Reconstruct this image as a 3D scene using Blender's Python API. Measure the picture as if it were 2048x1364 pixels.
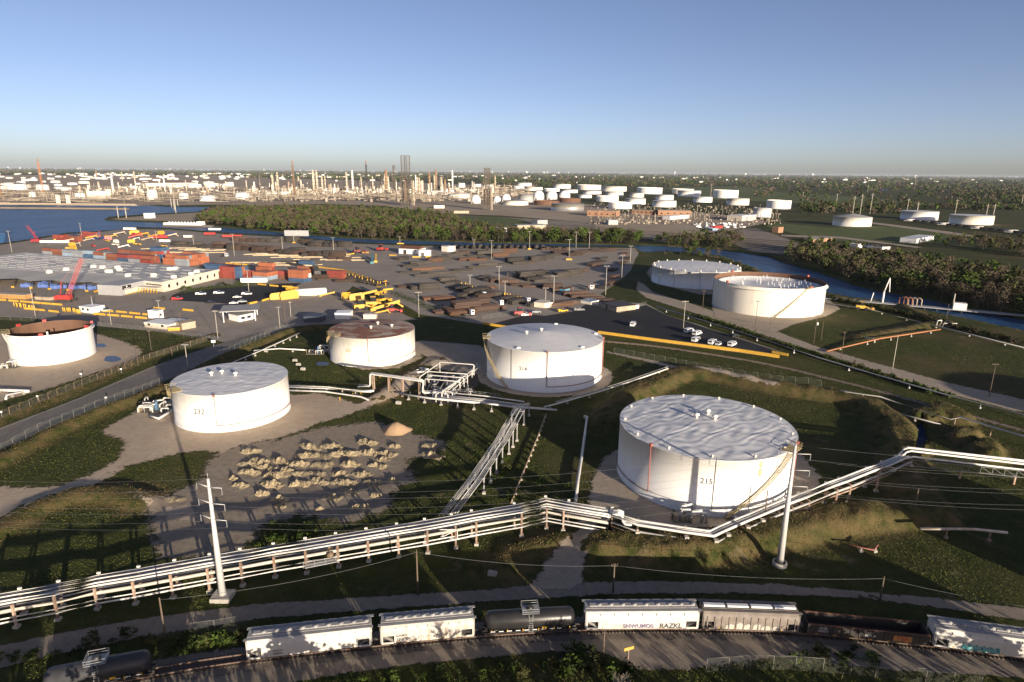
import bpy, bmesh, math, random
import numpy as np
from mathutils import Vector, Matrix
from mathutils.geometry import delaunay_2d_cdt

for _o in list(bpy.data.objects):
    bpy.data.objects.remove(_o)
SC = bpy.context.scene
COL = SC.collection
rad = math.radians

# ------------------------------------------------------------------ camera
CAM_H = 70.0
FPX = 1265.0                       # focal length for a 2048 px wide frame
PITCH = math.atan((682 - 345) / FPX)
ROLL = rad(0.5)
cam_data = bpy.data.cameras.new('camera')
cam_data.sensor_width = 36.0
cam_data.lens = 36.0 * FPX / 2048.0
cam_data.clip_start = 1.0
cam_data.clip_end = 200000.0
cam = bpy.data.objects.new('camera', cam_data)
COL.objects.link(cam)
_fw = Vector((0, math.cos(PITCH), -math.sin(PITCH)))
_up = Vector((0, math.sin(PITCH), math.cos(PITCH)))
_rt = Vector((1, 0, 0))
_R = _rt * math.cos(ROLL) + _up * math.sin(ROLL)
_U = _up * math.cos(ROLL) - _rt * math.sin(ROLL)
_M = Matrix((_R, _U, -_fw)).transposed().to_4x4()
_M.translation = Vector((0, 0, CAM_H))
cam.matrix_world = _M
SC.camera = cam

# ------------------------------------------------------------------ sky, sun, exposure
SUN_AZ = 147.8                     # degrees from +Y towards +X
SUN_EL = 9.2
SKY_STRENGTH = 0.065
SUN_STRENGTH = 4.3
EXPOSURE = 1.12
world = bpy.data.worlds.new('World')
SC.world = world
world.use_nodes = True
_nt = world.node_tree
_nt.nodes.clear()
_sky = _nt.nodes.new('ShaderNodeTexSky')
_sky.sky_type = 'NISHITA'
_sky.sun_disc = False
_sky.sun_elevation = rad(SUN_EL)
_sky.sun_rotation = rad(SUN_AZ)
_sky.altitude = 50
_sky.air_density = 0.5
_sky.dust_density = 0.85
_sky.ozone_density = 0.5
_bg = _nt.nodes.new('ShaderNodeBackground')
_bg.inputs[1].default_value = SKY_STRENGTH
_wo = _nt.nodes.new('ShaderNodeOutputWorld')
_wb = _nt.nodes.new('ShaderNodeMix')      # camera white balance: slightly cooler sky
_wb.data_type = 'RGBA'; _wb.blend_type = 'MULTIPLY'; _wb.inputs[0].default_value = 1.0
_wb.inputs[7].default_value = (1.02, 0.96, 1.08, 1)
_nt.links.new(_sky.outputs[0], _wb.inputs[6])
_nt.links.new(_wb.outputs[2], _bg.inputs[0])
_nt.links.new(_bg.outputs[0], _wo.inputs[0])
sun_data = bpy.data.lights.new('sun', 'SUN')
sun_data.energy = SUN_STRENGTH
sun_data.angle = rad(0.5)
sun_data.color = (1.0, 0.86, 0.68)
sun = bpy.data.objects.new('sun', sun_data)
COL.objects.link(sun)
SUNV = Vector((math.sin(rad(SUN_AZ)) * math.cos(rad(SUN_EL)), math.cos(rad(SUN_AZ)) * math.cos(rad(SUN_EL)), math.sin(rad(SUN_EL))))
sun.rotation_euler = SUNV.to_track_quat('Z', 'Y').to_euler()
SC.view_settings.view_transform = 'Standard'
SC.view_settings.look = 'None'
SC.view_settings.exposure = EXPOSURE
SC.view_settings.gamma = 1.0
SC.view_settings.use_curve_mapping = False
SC.cycles.max_bounces = 5
SC.cycles.diffuse_bounces = 2
SC.cycles.glossy_bounces = 2
SC.cycles.transparent_max_bounces = 8
SC.cycles.caustics_reflective = False
SC.cycles.caustics_refractive = False

# ------------------------------------------------------------------ helpers
def at(px, py, z=0.0):
    """photo pixel (2048 x 1364) -> world point on the level z"""
    u = (px - 1024.0) / FPX
    v = -(py - 682.0) / FPX
    c, s = math.cos(ROLL), math.sin(ROLL)
    uu = u * c - v * s
    vv = v * c + u * s
    d = _rt * uu + _fw + _up * vv
    t = (z - CAM_H) / d.z
    return Vector((d.x * t, d.y * t, z))

def aty(px, py, P):
    """height of the photo row py seen above ground point P (vertical things)"""
    u = (px - 1024.0) / FPX
    v = -(py - 682.0) / FPX
    c, s = math.cos(ROLL), math.sin(ROLL)
    d = _rt * (u * c - v * s) + _fw + _up * (v * c + u * s)
    return CAM_H + d.z * (P.y / d.y)

def tag(o, label=None, cat=None, group=None, kind=None):
    if label: o['label'] = label
    if cat: o['category'] = cat
    if group: o['group'] = group
    if kind: o['kind'] = kind
    return o

def empty(name, loc, rz=0.0, label=None, cat=None, group=None):
    o = bpy.data.objects.new(name, None)
    COL.objects.link(o)
    o.location = loc
    o.rotation_euler = (0, 0, rz)
    return tag(o, label, cat, group)

def obj(name, mesh, parent=None, loc=(0, 0, 0), rz=0.0, scale=None):
    o = bpy.data.objects.new(name, mesh)
    COL.objects.link(o)
    o.location = loc
    if rz: o.rotation_euler = (0, 0, rz)
    if scale: o.scale = scale
    if parent: o.parent = parent
    return o

def copy_tree(o, parent=None):
    c = o.copy()
    COL.objects.link(c)
    c.parent = parent
    for ch in o.children:
        copy_tree(ch, c)
    return c

class MB:
    """collects boxes, tubes and other shapes; build() makes ONE mesh object"""
    def __init__(s):
        s.v = []; s.f = []; s.mi = []; s.m = 0; s.sm = []
    def add(s, vs, fs, smooth=False):
        n = len(s.v)
        s.v.extend([tuple(p) for p in vs])
        for f in fs:
            s.f.append(tuple(i + n for i in f)); s.mi.append(s.m); s.sm.append(smooth)
        return s
    def box(s, c, size, rz=0.0, tilt=None):
        x, y, z = size[0] / 2, size[1] / 2, size[2] / 2
        vs = [Vector((a * x, b * y, d * z)) for d in (-1, 1) for b in (-1, 1) for a in (-1, 1)]
        if tilt is not None: vs = [tilt @ p for p in vs]
        if rz:
            m = Matrix.Rotation(rz, 3, 'Z'); vs = [m @ p for p in vs]
        c = Vector(c)
        return s.add([p + c for p in vs], [(0, 2, 3, 1), (4, 5, 7, 6), (0, 1, 5, 4), (2, 6, 7, 3), (0, 4, 6, 2), (1, 3, 7, 5)])
    def beam(s, a, b, w, h=None):
        """square bar between two points"""
        a = Vector(a); b = Vector(b); h = h or w
        d = (b - a); L = d.length
        if L < 1e-6: return s
        d /= L
        ref = Vector((0, 0, 1)) if abs(d.z) < 0.95 else Vector((0, 1, 0))
        sx = d.cross(ref).normalized(); sy = sx.cross(d)
        vs = []
        for P in (a, b):
            for i, j in ((-1, -1), (1, -1), (1, 1), (-1, 1)):
                vs.append(P + sx * (i * w / 2) + sy * (j * h / 2))
        return s.add(vs, [(3, 2, 1, 0), (4, 5, 6, 7), (0, 1, 5, 4), (1, 2, 6, 5), (2, 3, 7, 6), (3, 0, 4, 7)])
    def tube(s, a, b, r, r2=None, n=8, caps=True, smooth=True):
        a = Vector(a); b = Vector(b); r2 = r if r2 is None else r2
        d = b - a
        if d.length < 1e-6: return s
        d.normalize()
        ref = Vector((0, 0, 1)) if abs(d.z) < 0.95 else Vector((0, 1, 0))
        sx = d.cross(ref).normalized(); sy = sx.cross(d)
        vs = []
        for P, R in ((a, r), (b, r2)):
            for k in range(n):
                t = 2 * math.pi * k / n
                vs.append(P + sx * (R * math.cos(t)) - sy * (R * math.sin(t)))
        s.add(vs, [(k, (k + 1) % n, n + (k + 1) % n, n + k) for k in range(n)], smooth)
        if caps:
            m = len(s.v) - 2 * n
            s.f.append(tuple(m + k for k in range(n - 1, -1, -1))); s.mi.append(s.m); s.sm.append(False)
            s.f.append(tuple(m + n + k for k in range(n))); s.mi.append(s.m); s.sm.append(False)
        return s
    def path(s, pts, r, n=8):
        """pipe through points with mitred joints"""
        pts = [Vector(p) for p in pts]
        rings = []
        for i, P in enumerate(pts):
            d = Vector((0, 0, 0))
            if i > 0: d += (P - pts[i - 1]).normalized()
            if i < len(pts) - 1: d += (pts[i + 1] - P).normalized()
            if d.length < 1e-6: d = Vector((0, 0, 1))
            d.normalize()
            ref = Vector((0, 0, 1)) if abs(d.z) < 0.9 else Vector((0.3, 1, 0)).normalized()
            sx = d.cross(ref).normalized(); sy = sx.cross(d)
            k = 1.0
            if 0 < i < len(pts) - 1:
                a = (P - pts[i - 1]).normalized()
                k = 1.0 / max(0.5, a.dot(d))
            rings.append([P + sx * (r * math.cos(2 * math.pi * j / n)) - sy * (r * math.sin(2 * math.pi * j / n)) * 1.0 for j in range(n)])
        vs = [p for R in rings for p in R]
        # align rings to avoid twist
        al = [rings[0]]
        for R in rings[1:]:
            best = min(range(n), key=lambda q: sum((R[(j + q) % n] - al[-1][j]).length_squared for j in (0, n // 3)))
            al.append([R[(j + best) % n] for j in range(n)])
        vs = [p for R in al for p in R]
        fs = []
        for i in range(len(pts) - 1):
            for j in range(n):
                fs.append((i * n + j, i * n + (j + 1) % n, (i + 1) * n + (j + 1) % n, (i + 1) * n + j))
        s.add(vs, fs, True)
        b0 = len(s.v) - len(vs)
        s.f.append(tuple(b0 + j for j in range(n - 1, -1, -1))); s.mi.append(s.m); s.sm.append(False)
        e0 = len(s.v) - n
        s.f.append(tuple(e0 + j for j in range(n))); s.mi.append(s.m); s.sm.append(False)
        return s
    def prism(s, poly, z0, z1):
        n = len(poly)
        vs = [(p[0], p[1], z0) for p in poly] + [(p[0], p[1], z1) for p in poly]
        fs = [tuple(range(n - 1, -1, -1)), tuple(range(n, 2 * n))] + [(k, (k + 1) % n, n + (k + 1) % n, n + k) for k in range(n)]
        return s.add(vs, fs)
    def xprism(s, prof, x0, x1):
        """profile in (y,z) extruded along x"""
        n = len(prof)
        vs = [(x0, p[0], p[1]) for p in prof] + [(x1, p[0], p[1]) for p in prof]
        fs = [tuple(range(n - 1, -1, -1)), tuple(range(n, 2 * n))] + [(k, (k + 1) % n, n + (k + 1) % n, n + k) for k in range(n)]
        return s.add(vs, fs)
    def lathe(s, prof, n=32, c=(0, 0, 0), smooth=True, cap=False):
        vs = []
        for r, z in prof:
            for k in range(n):
                t = 2 * math.pi * k / n
                vs.append((c[0] + r * math.cos(t), c[1] + r * math.sin(t), c[2] + z))
        fs = []
        for i in range(len(prof) - 1):
            for k in range(n):
                fs.append((i * n + k, i * n + (k + 1) % n, (i + 1) * n + (k + 1) % n, (i + 1) * n + k))
        s.add(vs, fs, smooth)
        if cap:
            m = len(s.v) - n
            s.f.append(tuple(m + k for k in range(n))); s.mi.append(s.m); s.sm.append(False)
        return s
    def mesh(s, name, mats, org=None):
        me = bpy.data.meshes.new(name)
        v = s.v
        if org is not None:
            ox, oy, oz = org
            v = [(a - ox, b - oy, c - oz) for a, b, c in v]
        me.from_pydata(v, [], s.f)
        if not isinstance(mats, (list, tuple)): mats = [mats]
        for m in mats: me.materials.append(m)
        if len(mats) > 1: me.polygons.foreach_set('material_index', s.mi)
        me.polygons.foreach_set('use_smooth', s.sm)
        me.update()
        return me
    def build(s, name, mats, parent=None, org=None, loc=(0, 0, 0), rz=0.0):
        return obj(name, s.mesh(name, mats, org), parent, loc, rz)

# ------------------------------------------------------------------ materials
_mats = {}
def _new(name):
    m = bpy.data.materials.new(name)
    m.use_nodes = True
    nt = m.node_tree
    nt.nodes.clear()
    out = nt.nodes.new('ShaderNodeOutputMaterial')
    b = nt.nodes.new('ShaderNodeBsdfPrincipled')
    nt.links.new(b.outputs[0], out.inputs[0])
    return m, nt, b, out

def _coord(nt, kind, scale=(1, 1, 1)):
    if kind == 'pos':
        c = nt.nodes.new('ShaderNodeNewGeometry').outputs['Position']
    else:
        c = nt.nodes.new('ShaderNodeTexCoord').outputs['Object']
    if scale != (1, 1, 1):
        mp = nt.nodes.new('ShaderNodeMapping')
        mp.inputs['Scale'].default_value = scale
        nt.links.new(c, mp.inputs[0])
        c = mp.outputs[0]
    return c

def _noise(nt, c, scale, detail=4, rough=0.6):
    n = nt.nodes.new('ShaderNodeTexNoise')
    n.inputs['Scale'].default_value = scale
    n.inputs['Detail'].default_value = detail
    n.inputs['Roughness'].default_value = rough
    nt.links.new(c, n.inputs['Vector'])
    return n.outputs['Fac']

def _ramp(nt, fac, lo, hi, a=0.0, b=1.0):
    r = nt.nodes.new('ShaderNodeMapRange')
    r.inputs[1].default_value = lo; r.inputs[2].default_value = hi
    r.inputs[3].default_value = a; r.inputs[4].default_value = b
    r.clamp = True
    nt.links.new(fac, r.inputs[0])
    return r.outputs[0]

def _mix(nt, fac, c1, c2, blend='MIX'):
    m = nt.nodes.new('ShaderNodeMix')
    m.data_type = 'RGBA'; m.blend_type = blend
    for sock, val in ((m.inputs[0], fac), (m.inputs[6], c1), (m.inputs[7], c2)):
        if isinstance(val, bpy.types.NodeSocket): nt.links.new(val, sock)
        elif isinstance(val, (int, float)): sock.default_value = val
        else: sock.default_value = (*val[:3], 1)
    return m.outputs[2]

def _math(nt, op, a, b=0.0):
    m = nt.nodes.new('ShaderNodeMath'); m.operation = op; m.use_clamp = False
    for sock, val in ((m.inputs[0], a), (m.inputs[1], b)):
        if isinstance(val, bpy.types.NodeSocket): nt.links.new(val, sock)
        else: sock.default_value = val
    return m.outputs[0]

def _attr(nt, name):
    a = nt.nodes.new('ShaderNodeAttribute'); a.attribute_name = name
    return a.outputs['Fac']

def _bump(nt, b, h, dist=0.1, strength=1.0):
    bp = nt.nodes.new('ShaderNodeBump')
    bp.inputs['Strength'].default_value = strength
    bp.inputs['Distance'].default_value = dist
    nt.links.new(h, bp.inputs['Height'])
    nt.links.new(bp.outputs[0], b.inputs['Normal'])

def mat(name, c, c2=None, scale=1.0, rough=0.7, metal=0.0, kind='obj', lo=0.35, hi=0.7, stretch=(1, 1, 1), rnd=0.0, bump=0.0, spec=None):
    """plain procedural material: two colours mixed by noise, optional random tint for each object"""
    if name in _mats: return _mats[name]
    m, nt, b, out = _new(name)
    co = _coord(nt, kind, stretch)
    c2 = c2 or tuple(x * 0.75 for x in c)
    f = _noise(nt, co, scale, 5)
    col = _mix(nt, _ramp(nt, f, lo, hi), c, c2)
    if rnd:
        oi = nt.nodes.new('ShaderNodeObjectInfo')
        hs = nt.nodes.new('ShaderNodeHueSaturation')
        nt.links.new(col, hs.inputs['Color'])
        nt.links.new(_ramp(nt, oi.outputs['Random'], 0, 1, 1 - rnd, 1 + rnd), hs.inputs['Value'])
        col = hs.outputs[0]
    nt.links.new(col, b.inputs['Base Color'])
    b.inputs['Roughness'].default_value = rough
    b.inputs['Metallic'].default_value = metal
    if spec is not None: b.inputs['Specular IOR Level'].default_value = spec
    if bump: _bump(nt, b, f, bump)
    _mats[name] = m
    return m

# ------------------------------------------------------------------ terrain
def P2(pts, z=0.0):
    return np.array([tuple(at(a, b, z))[:2] for a, b in pts])

BERMS = [  # crest polyline in photo pixels, height, half width
    (P2([(1215, 850), (1240, 802), (1300, 777), (1365, 748), (1420, 752), (1540, 776), (1676, 796), (1740, 814), (1790, 850), (1812, 900), (1795, 945), (1828, 990), (1862, 1026), (1760, 1032), (1680, 1042), (1560, 1068), (1450, 1088), (1390, 1098), (1290, 1100), (1205, 1098)]), 2.6, 6.5),
    (P2([(-60, 948), (0, 922), (100, 868), (212, 820), (290, 793), (340, 772), (450, 715), (512, 688), (592, 660), (640, 656)]), 1.5, 3.8),
    (P2([(-60, 862), (0, 839), (150, 779), (300, 711), (430, 670)]), 0.7, 3.0),
    (P2([(0, 1058), (60, 1020), (150, 990), (235, 986), (290, 1002)]), 1.1, 5.0),
    (P2([(755, 800), (830, 745), (880, 722)]), 1.2, 4.5),
    (P2([(1716, 676), (1876, 646), (1790, 606), (1660, 596)]), 1.3, 5.0),
    (P2([(1845, 838), (1885, 822), (1915, 838)]), 2.4, 6.0),
    (P2([(1920, 880), (1940, 870)]), 2.4, 4.5),
    (P2([(1960, 905), (1975, 895), (1978, 915)]), 2.4, 4.5),
    (P2([(1000, 1140), (1030, 1105), (1100, 1085), (1130, 1078)]), 0.9, 3.5),
]
WATER = [P2(q, -1.0) for q in (
    # bay and the ship channel round the spit
    [(-700, 411), (0, 411), (300, 411), (342, 414), (420, 414), (395, 424), (330, 427), (215, 434), (208, 441), (260, 443), (330, 446), (385, 446),
     (430, 454), (500, 460), (560, 465), (620, 471), (700, 477), (800, 481), (900, 484), (1000, 487), (1100, 488), (1200, 490), (1270, 491), (1330, 493), (1400, 496), (1470, 504), (1500, 508),
     (1536, 514), (1573, 528), (1636, 545), (1711, 572), (1761, 584), (1836, 594), (1911, 614), (1961, 624), (2048, 640), (2300, 690),
     (2300, 722), (2048, 664), (1960, 645), (1861, 624), (1736, 603), (1651, 586), (1560, 560), (1500, 535), (1440, 512), (1345, 504), (1285, 505), (1268, 494),
     (1100, 493), (900, 491), (800, 489), (700, 485), (630, 479), (560, 472), (430, 465), (340, 457), (270, 455), (230, 461), (130, 467), (60, 479), (0, 488), (-700, 520)],
    [(1746, 376), (1775, 377), (1776, 381), (1748, 381)],
    [(1832, 848), (1846, 850), (1852, 880), (1842, 905), (1832, 930), (1824, 930), (1830, 895), (1836, 872)],
)]

def seg_dist(X, Y, pl, closed=False):
    d = np.full(X.shape, 1e12)
    n = len(pl)
    for i in range(n if closed else n - 1):
        ax, ay = pl[i]; bx, by = pl[(i + 1) % n]
        dx, dy = bx - ax, by - ay
        t = np.clip(((X - ax) * dx + (Y - ay) * dy) / (dx * dx + dy * dy + 1e-9), 0, 1)
        d = np.minimum(d, (X - ax - t * dx) ** 2 + (Y - ay - t * dy) ** 2)
    return np.sqrt(d)

def inside(X, Y, pl):
    r = np.zeros(X.shape, bool)
    n = len(pl)
    for i in range(n):
        ax, ay = pl[i]; bx, by = pl[(i + 1) % n]
        c = ((ay > Y) != (by > Y)) & (X < (bx - ax) * (Y - ay) / (by - ay + 1e-12) + ax)
        r ^= c
    return r

def wob(X, Y):
    return np.sin(X * 0.31 + 1.3 * np.sin(Y * 0.17)) * np.sin(Y * 0.23 + 1.7 * np.sin(X * 0.13))

def height(X, Y, dry=None):
    X = np.asarray(X, float); Y = np.asarray(Y, float)
    h = np.zeros(X.shape)
    near = Y < 1000
    for pl, hh, w in BERMS:
        m = near & (X > pl[:, 0].min() - w - 4) & (X < pl[:, 0].max() + w + 4) & (Y > pl[:, 1].min() - w - 4) & (Y < pl[:, 1].max() + w + 4)
        if not m.any(): continue
        x, y = X[m], Y[m]
        d = seg_dist(x, y, pl)
        k = np.clip((w - d) / (w * 0.72), 0, 1)
        k = k * k * (3 - 2 * k)
        hv = hh * k * (1 + 0.10 * wob(x * 1.7, y * 1.7) + 0.05 * wob(x * 5, y * 4.3))
        h[m] = np.maximum(h[m], hv)
        if dry is not None:
            dry[m] = np.maximum(dry[m], np.clip((w + 3 - d) / (w * 0.6), 0, 1))
    for pl in WATER:
        m = (X > pl[:, 0].min()) & (X < pl[:, 0].max()) & (Y > pl[:, 1].min()) & (Y < pl[:, 1].max())
        if m.any():
            ins = inside(X[m], Y[m], pl)
            hm = h[m]; hm[ins] = -3.0; h[m] = hm
    return h

def hz(x, y):
    return float(height(np.array([x]), np.array([y]))[0])

# --- ground sheet: polar grid, finer towards the front
_ang = np.concatenate([np.linspace(-180, -52, 26)[:-1], np.linspace(-52, 52, 521), np.linspace(52, 180, 26)[1:-1]])
_ang = np.radians(_ang)
_r = np.concatenate([[0.5, 12, 25, 40], np.geomspace(55, 1600, 470), np.geomspace(1650, 70000, 60)])
_A, _Rr = np.meshgrid(_ang, _r)
GX = (_Rr * np.sin(_A)).ravel(); GY = (_Rr * np.cos(_A)).ravel()
_dry = np.zeros(GX.shape)
GZ = height(GX, GY, _dry)
_near = (np.hypot(GX, GY) < 700)
GZ = GZ + np.where(_near & (GZ > -0.5), 0.05 * wob(GX * 0.9, GY * 0.9) - 0.05, 0)
na, nr = len(_ang), len(_r)
_idx = np.arange(na * nr).reshape(nr, na)
_nx = np.roll(_idx, -1, axis=1)
_q = np.stack([_idx[:-1], _idx[1:], _nx[1:], _nx[:-1]], -1).reshape(-1, 4)
gm = bpy.data.meshes.new('ground')
gm.vertices.add(len(GX)); gm.vertices.foreach_set('co', np.stack([GX, GY, GZ], -1).ravel())
gm.loops.add(_q.size); gm.loops.foreach_set('vertex_index', _q[:, ::-1].ravel().astype(np.int32))
gm.polygons.add(len(_q)); gm.polygons.foreach_set('loop_start', np.arange(0, _q.size, 4, dtype=np.int32))
gm.polygons.foreach_set('use_smooth', np.ones(len(_q), bool))
gm.update(calc_edges=True)
_a = gm.attributes.new('dry', 'FLOAT', 'POINT'); _a.data.foreach_set('value', _dry)
ground = tag(obj('ground', gm), kind='structure')

def grass_material():
    m, nt, b, out = _new('grass_ground')
    co = _coord(nt, 'pos')
    big = _noise(nt, co, 0.02, 5)
    mid = _noise(nt, co, 0.25, 6, 0.65)
    fine = _noise(nt, co, 3.0, 5, 0.7)
    g = _mix(nt, _ramp(nt, mid, 0.35, 0.65), (0.040, 0.050, 0.012), (0.078, 0.080, 0.025))
    g = _mix(nt, _ramp(nt, big, 0.5, 0.68), g, (0.12, 0.092, 0.045))
    dryc = _mix(nt, _ramp(nt, fine, 0.3, 0.7), (0.115, 0.078, 0.034), (0.20, 0.145, 0.07))
    d = _math(nt, 'MULTIPLY', _attr(nt, 'dry'), _ramp(nt, mid, 0.40, 0.62))
    g = _mix(nt, d, g, dryc)
    dirt = _noise(nt, co, 0.12, 6, 0.7)
    g = _mix(nt, _ramp(nt, dirt, 0.60, 0.70), g, (0.20, 0.15, 0.10))
    spk = _noise(nt, co, 1.1, 3, 0.8)
    g = _mix(nt, _ramp(nt, spk, 0.74, 0.84, 0, 0.35), g, (0.26, 0.235, 0.19))
    g = _mix(nt, _ramp(nt, fine, 0.3, 0.75, 0.0, 0.55), g, (0.02, 0.03, 0.008))
    nt.links.new(g, b.inputs['Base Color'])
    b.inputs['Roughness'].default_value = 0.95
    b.inputs['Specular IOR Level'].default_value = 0.1
    hh = _math(nt, 'ADD', _math(nt, 'MULTIPLY', fine, 0.12), _math(nt, 'MULTIPLY', mid, 0.5))
    _bump(nt, b, hh, 0.5, 0.6)
    return m
ground.data.materials.append(grass_material())

def water_material(name, c, rough, bscale, bdist, spec=0.5):
    m, nt, b, out = _new(name)
    co = _coord(nt, 'pos', (1.0, 0.45, 1.0))
    b.inputs['Base Color'].default_value = (*c, 1)
    b.inputs['Roughness'].default_value = rough
    b.inputs['IOR'].default_value = 1.33
    b.inputs['Specular IOR Level'].default_value = spec
    n1 = _noise(nt, co, bscale, 6, 0.7)
    n2 = _noise(nt, co, bscale * 0.08, 3)
    h = _math(nt, 'MULTIPLY', n1, _ramp(nt, n2, 0.35, 0.6, 0.25, 1.0))
    _bump(nt, b, h, bdist)
    return m
M_water = water_material('water', (0.028, 0.085, 0.20), 0.32, 0.35, 6.0, 0.22)
w = MB(); w.add([(-1900, 110, -1.0), (700, 110, -1.0), (700, 2200, -1.0), (-1900, 2200, -1.0)], [(0, 1, 2, 3)])
tag(w.build('ship_channel_water', M_water), kind='structure')
w = MB()
for pl, z in ((WATER[1], -0.9),):
    x0, y0 = pl.min(0) - 5; x1, y1 = pl.max(0) + 5
    w.add([(x0, y0, z), (x1, y0, z), (x1, y1, z), (x0, y1, z)], [(0, 1, 2, 3)])
tag(w.build('distant_pond_water', M_water), kind='structure')

# --- sheets laid on the ground
SHEETS = []
def sheet(name, px, m, off=0.02, cell=4.0, jit=0.0, world_pts=None, seed=1, edge=True):
    pl = P2(px) if world_pts is None else np.array(world_pts, float)
    if m is not M_field: SHEETS.append(pl)
    rng = np.random.RandomState(seed)
    # densify the outline
    B = []
    for i in range(len(pl)):
        a, b = pl[i], pl[(i + 1) % len(pl)]
        L = np.hypot(*(b - a)); n = max(1, int(L / cell))
        for k in range(n):
            p = a + (b - a) * k / n
            if jit: p = p + rng.uniform(-jit, jit, 2)
            B.append(p)
    B = np.array(B)
    x0, y0 = B.min(0); x1, y1 = B.max(0)
    gx, gy = np.meshgrid(np.arange(x0 + cell / 2, x1, cell), np.arange(y0 + cell / 2, y1, cell))
    gx = gx.ravel() + rng.uniform(-.2, .2, gx.size) * cell; gy = gy.ravel() + rng.uniform(-.2, .2, gy.size) * cell
    k = inside(gx, gy, B)
    gx, gy = gx[k], gy[k]
    k = seg_dist(gx, gy, B, True) > cell * 0.4
    gx, gy = gx[k], gy[k]
    pts = [Vector((a, b)) for a, b in B] + [Vector((a, b)) for a, b in zip(gx, gy)]
    n = len(B)
    vo, eo, fo, *_ = delaunay_2d_cdt(pts, [], [list(range(n))], 1, 0.001)
    V = np.array([(p.x, p.y) for p in vo])
    Z = height(V[:, 0], V[:, 1]) + off
    me = bpy.data.meshes.new(name)
    me.from_pydata([(a, b, c) for (a, b), c in zip(V, Z)], [], [tuple(f) for f in fo])
    for p in me.polygons: p.use_smooth = True
    if me.polygons and me.polygons[0].normal.z < 0: me.flip_normals()
    if edge:
        at_ = me.attributes.new('edge', 'FLOAT', 'POINT')
        at_.data.foreach_set('value', seg_dist(V[:, 0], V[:, 1], B, True))
    me.materials.append(m)
    me.update()
    return tag(obj(name, me), kind='structure')

def ground_mat(name, c1, c2, c3, scale=0.3, edge=0.0, rough=0.9, tracks=0.0, bump=0.05, spec=0.2):
    m, nt, b, out = _new(name)
    co = _coord(nt, 'pos')
    f1 = _noise(nt, co, scale * 0.25, 5, 0.6)
    f2 = _noise(nt, co, scale * 1.5, 6, 0.7)
    f3 = _noise(nt, co, scale * 12, 4, 0.8)
    col = _mix(nt, _ramp(nt, f1, 0.32, 0.68), c1, c2)
    col = _mix(nt, _ramp(nt, f2, 0.42, 0.72, 0, 0.8), col, c3)
    col = _mix(nt, _ramp(nt, f3, 0.35, 0.7, 0, 0.35), col, tuple(x * 0.45 for x in c1))
    nt.links.new(col, b.inputs['Base Color'])
    b.inputs['Roughness'].default_value = rough
    b.inputs['Specular IOR Level'].default_value = spec
    if bump: _bump(nt, b, f3, bump)
    if edge:
        e = _attr(nt, 'edge')
        f4 = _noise(nt, co, 0.55, 6, 0.75)
        a = _ramp(nt, _math(nt, 'ADD', _math(nt, 'DIVIDE', e, edge), _math(nt, 'MULTIPLY', _math(nt, 'SUBTRACT', f4, 0.5), 2.6)), 0.30, 0.62)
        tr = nt.nodes.new('ShaderNodeBsdfTransparent')
        mx = nt.nodes.new('ShaderNodeMixShader')
        nt.links.new(a, mx.inputs[0]); nt.links.new(tr.outputs[0], mx.inputs[1]); nt.links.new(b.outputs[0], mx.inputs[2])
        nt.links.new(mx.outputs[0], out.inputs[0])
    return m

M_gravel = ground_mat('gravel', (0.47, 0.37, 0.265), (0.54, 0.44, 0.33), (0.37, 0.29, 0.21), 0.3, edge=3.0, bump=0.05)
M_soil = ground_mat('rubble_soil', (0.29, 0.235, 0.175), (0.38, 0.315, 0.24), (0.19, 0.15, 0.105), 0.5, edge=4.5, bump=0.08)
M_track = ground_mat('gravel_road', (0.38, 0.31, 0.235), (0.46, 0.385, 0.30), (0.29, 0.235, 0.18), 0.5, edge=2.0, bump=0.05)
M_svc = ground_mat('service_gravel', (0.25, 0.21, 0.165), (0.32, 0.27, 0.215), (0.18, 0.148, 0.115), 0.5, edge=0.8, bump=0.05)
M_yard = ground_mat('yard_asphalt', (0.31, 0.265, 0.22), (0.37, 0.32, 0.265), (0.255, 0.215, 0.178), 0.06, bump=0.015)
M_black = ground_mat('fresh_asphalt', (0.028, 0.028, 0.031), (0.04, 0.04, 0.043), (0.022, 0.022, 0.025), 0.1, bump=0.02)
M_road = ground_mat('road_asphalt', (0.20, 0.178, 0.155), (0.24, 0.215, 0.188), (0.165, 0.147, 0.13), 0.15, bump=0.06)
M_ballast = ground_mat('ballast', (0.22, 0.185, 0.155), (0.30, 0.255, 0.21), (0.15, 0.125, 0.10), 1.6, edge=1.2, bump=0.15)
M_dirt = ground_mat('pale_dirt', (0.36, 0.28, 0.195), (0.44, 0.36, 0.265), (0.26, 0.205, 0.14), 0.03, edge=14.0, bump=0.1)
M_field = ground_mat('field_grass', (0.09, 0.118, 0.027), (0.12, 0.135, 0.04), (0.065, 0.09, 0.02), 0.04, edge=10.0, bump=0.15)
M_railyard = ground_mat('rail_yard_stone', (0.24, 0.20, 0.155), (0.33, 0.275, 0.215), (0.16, 0.135, 0.105), 0.05, edge=8.0)
M_puddle = water_material('puddle', (0.05, 0.055, 0.06), 0.03, 2.0, 0.01)

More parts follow.
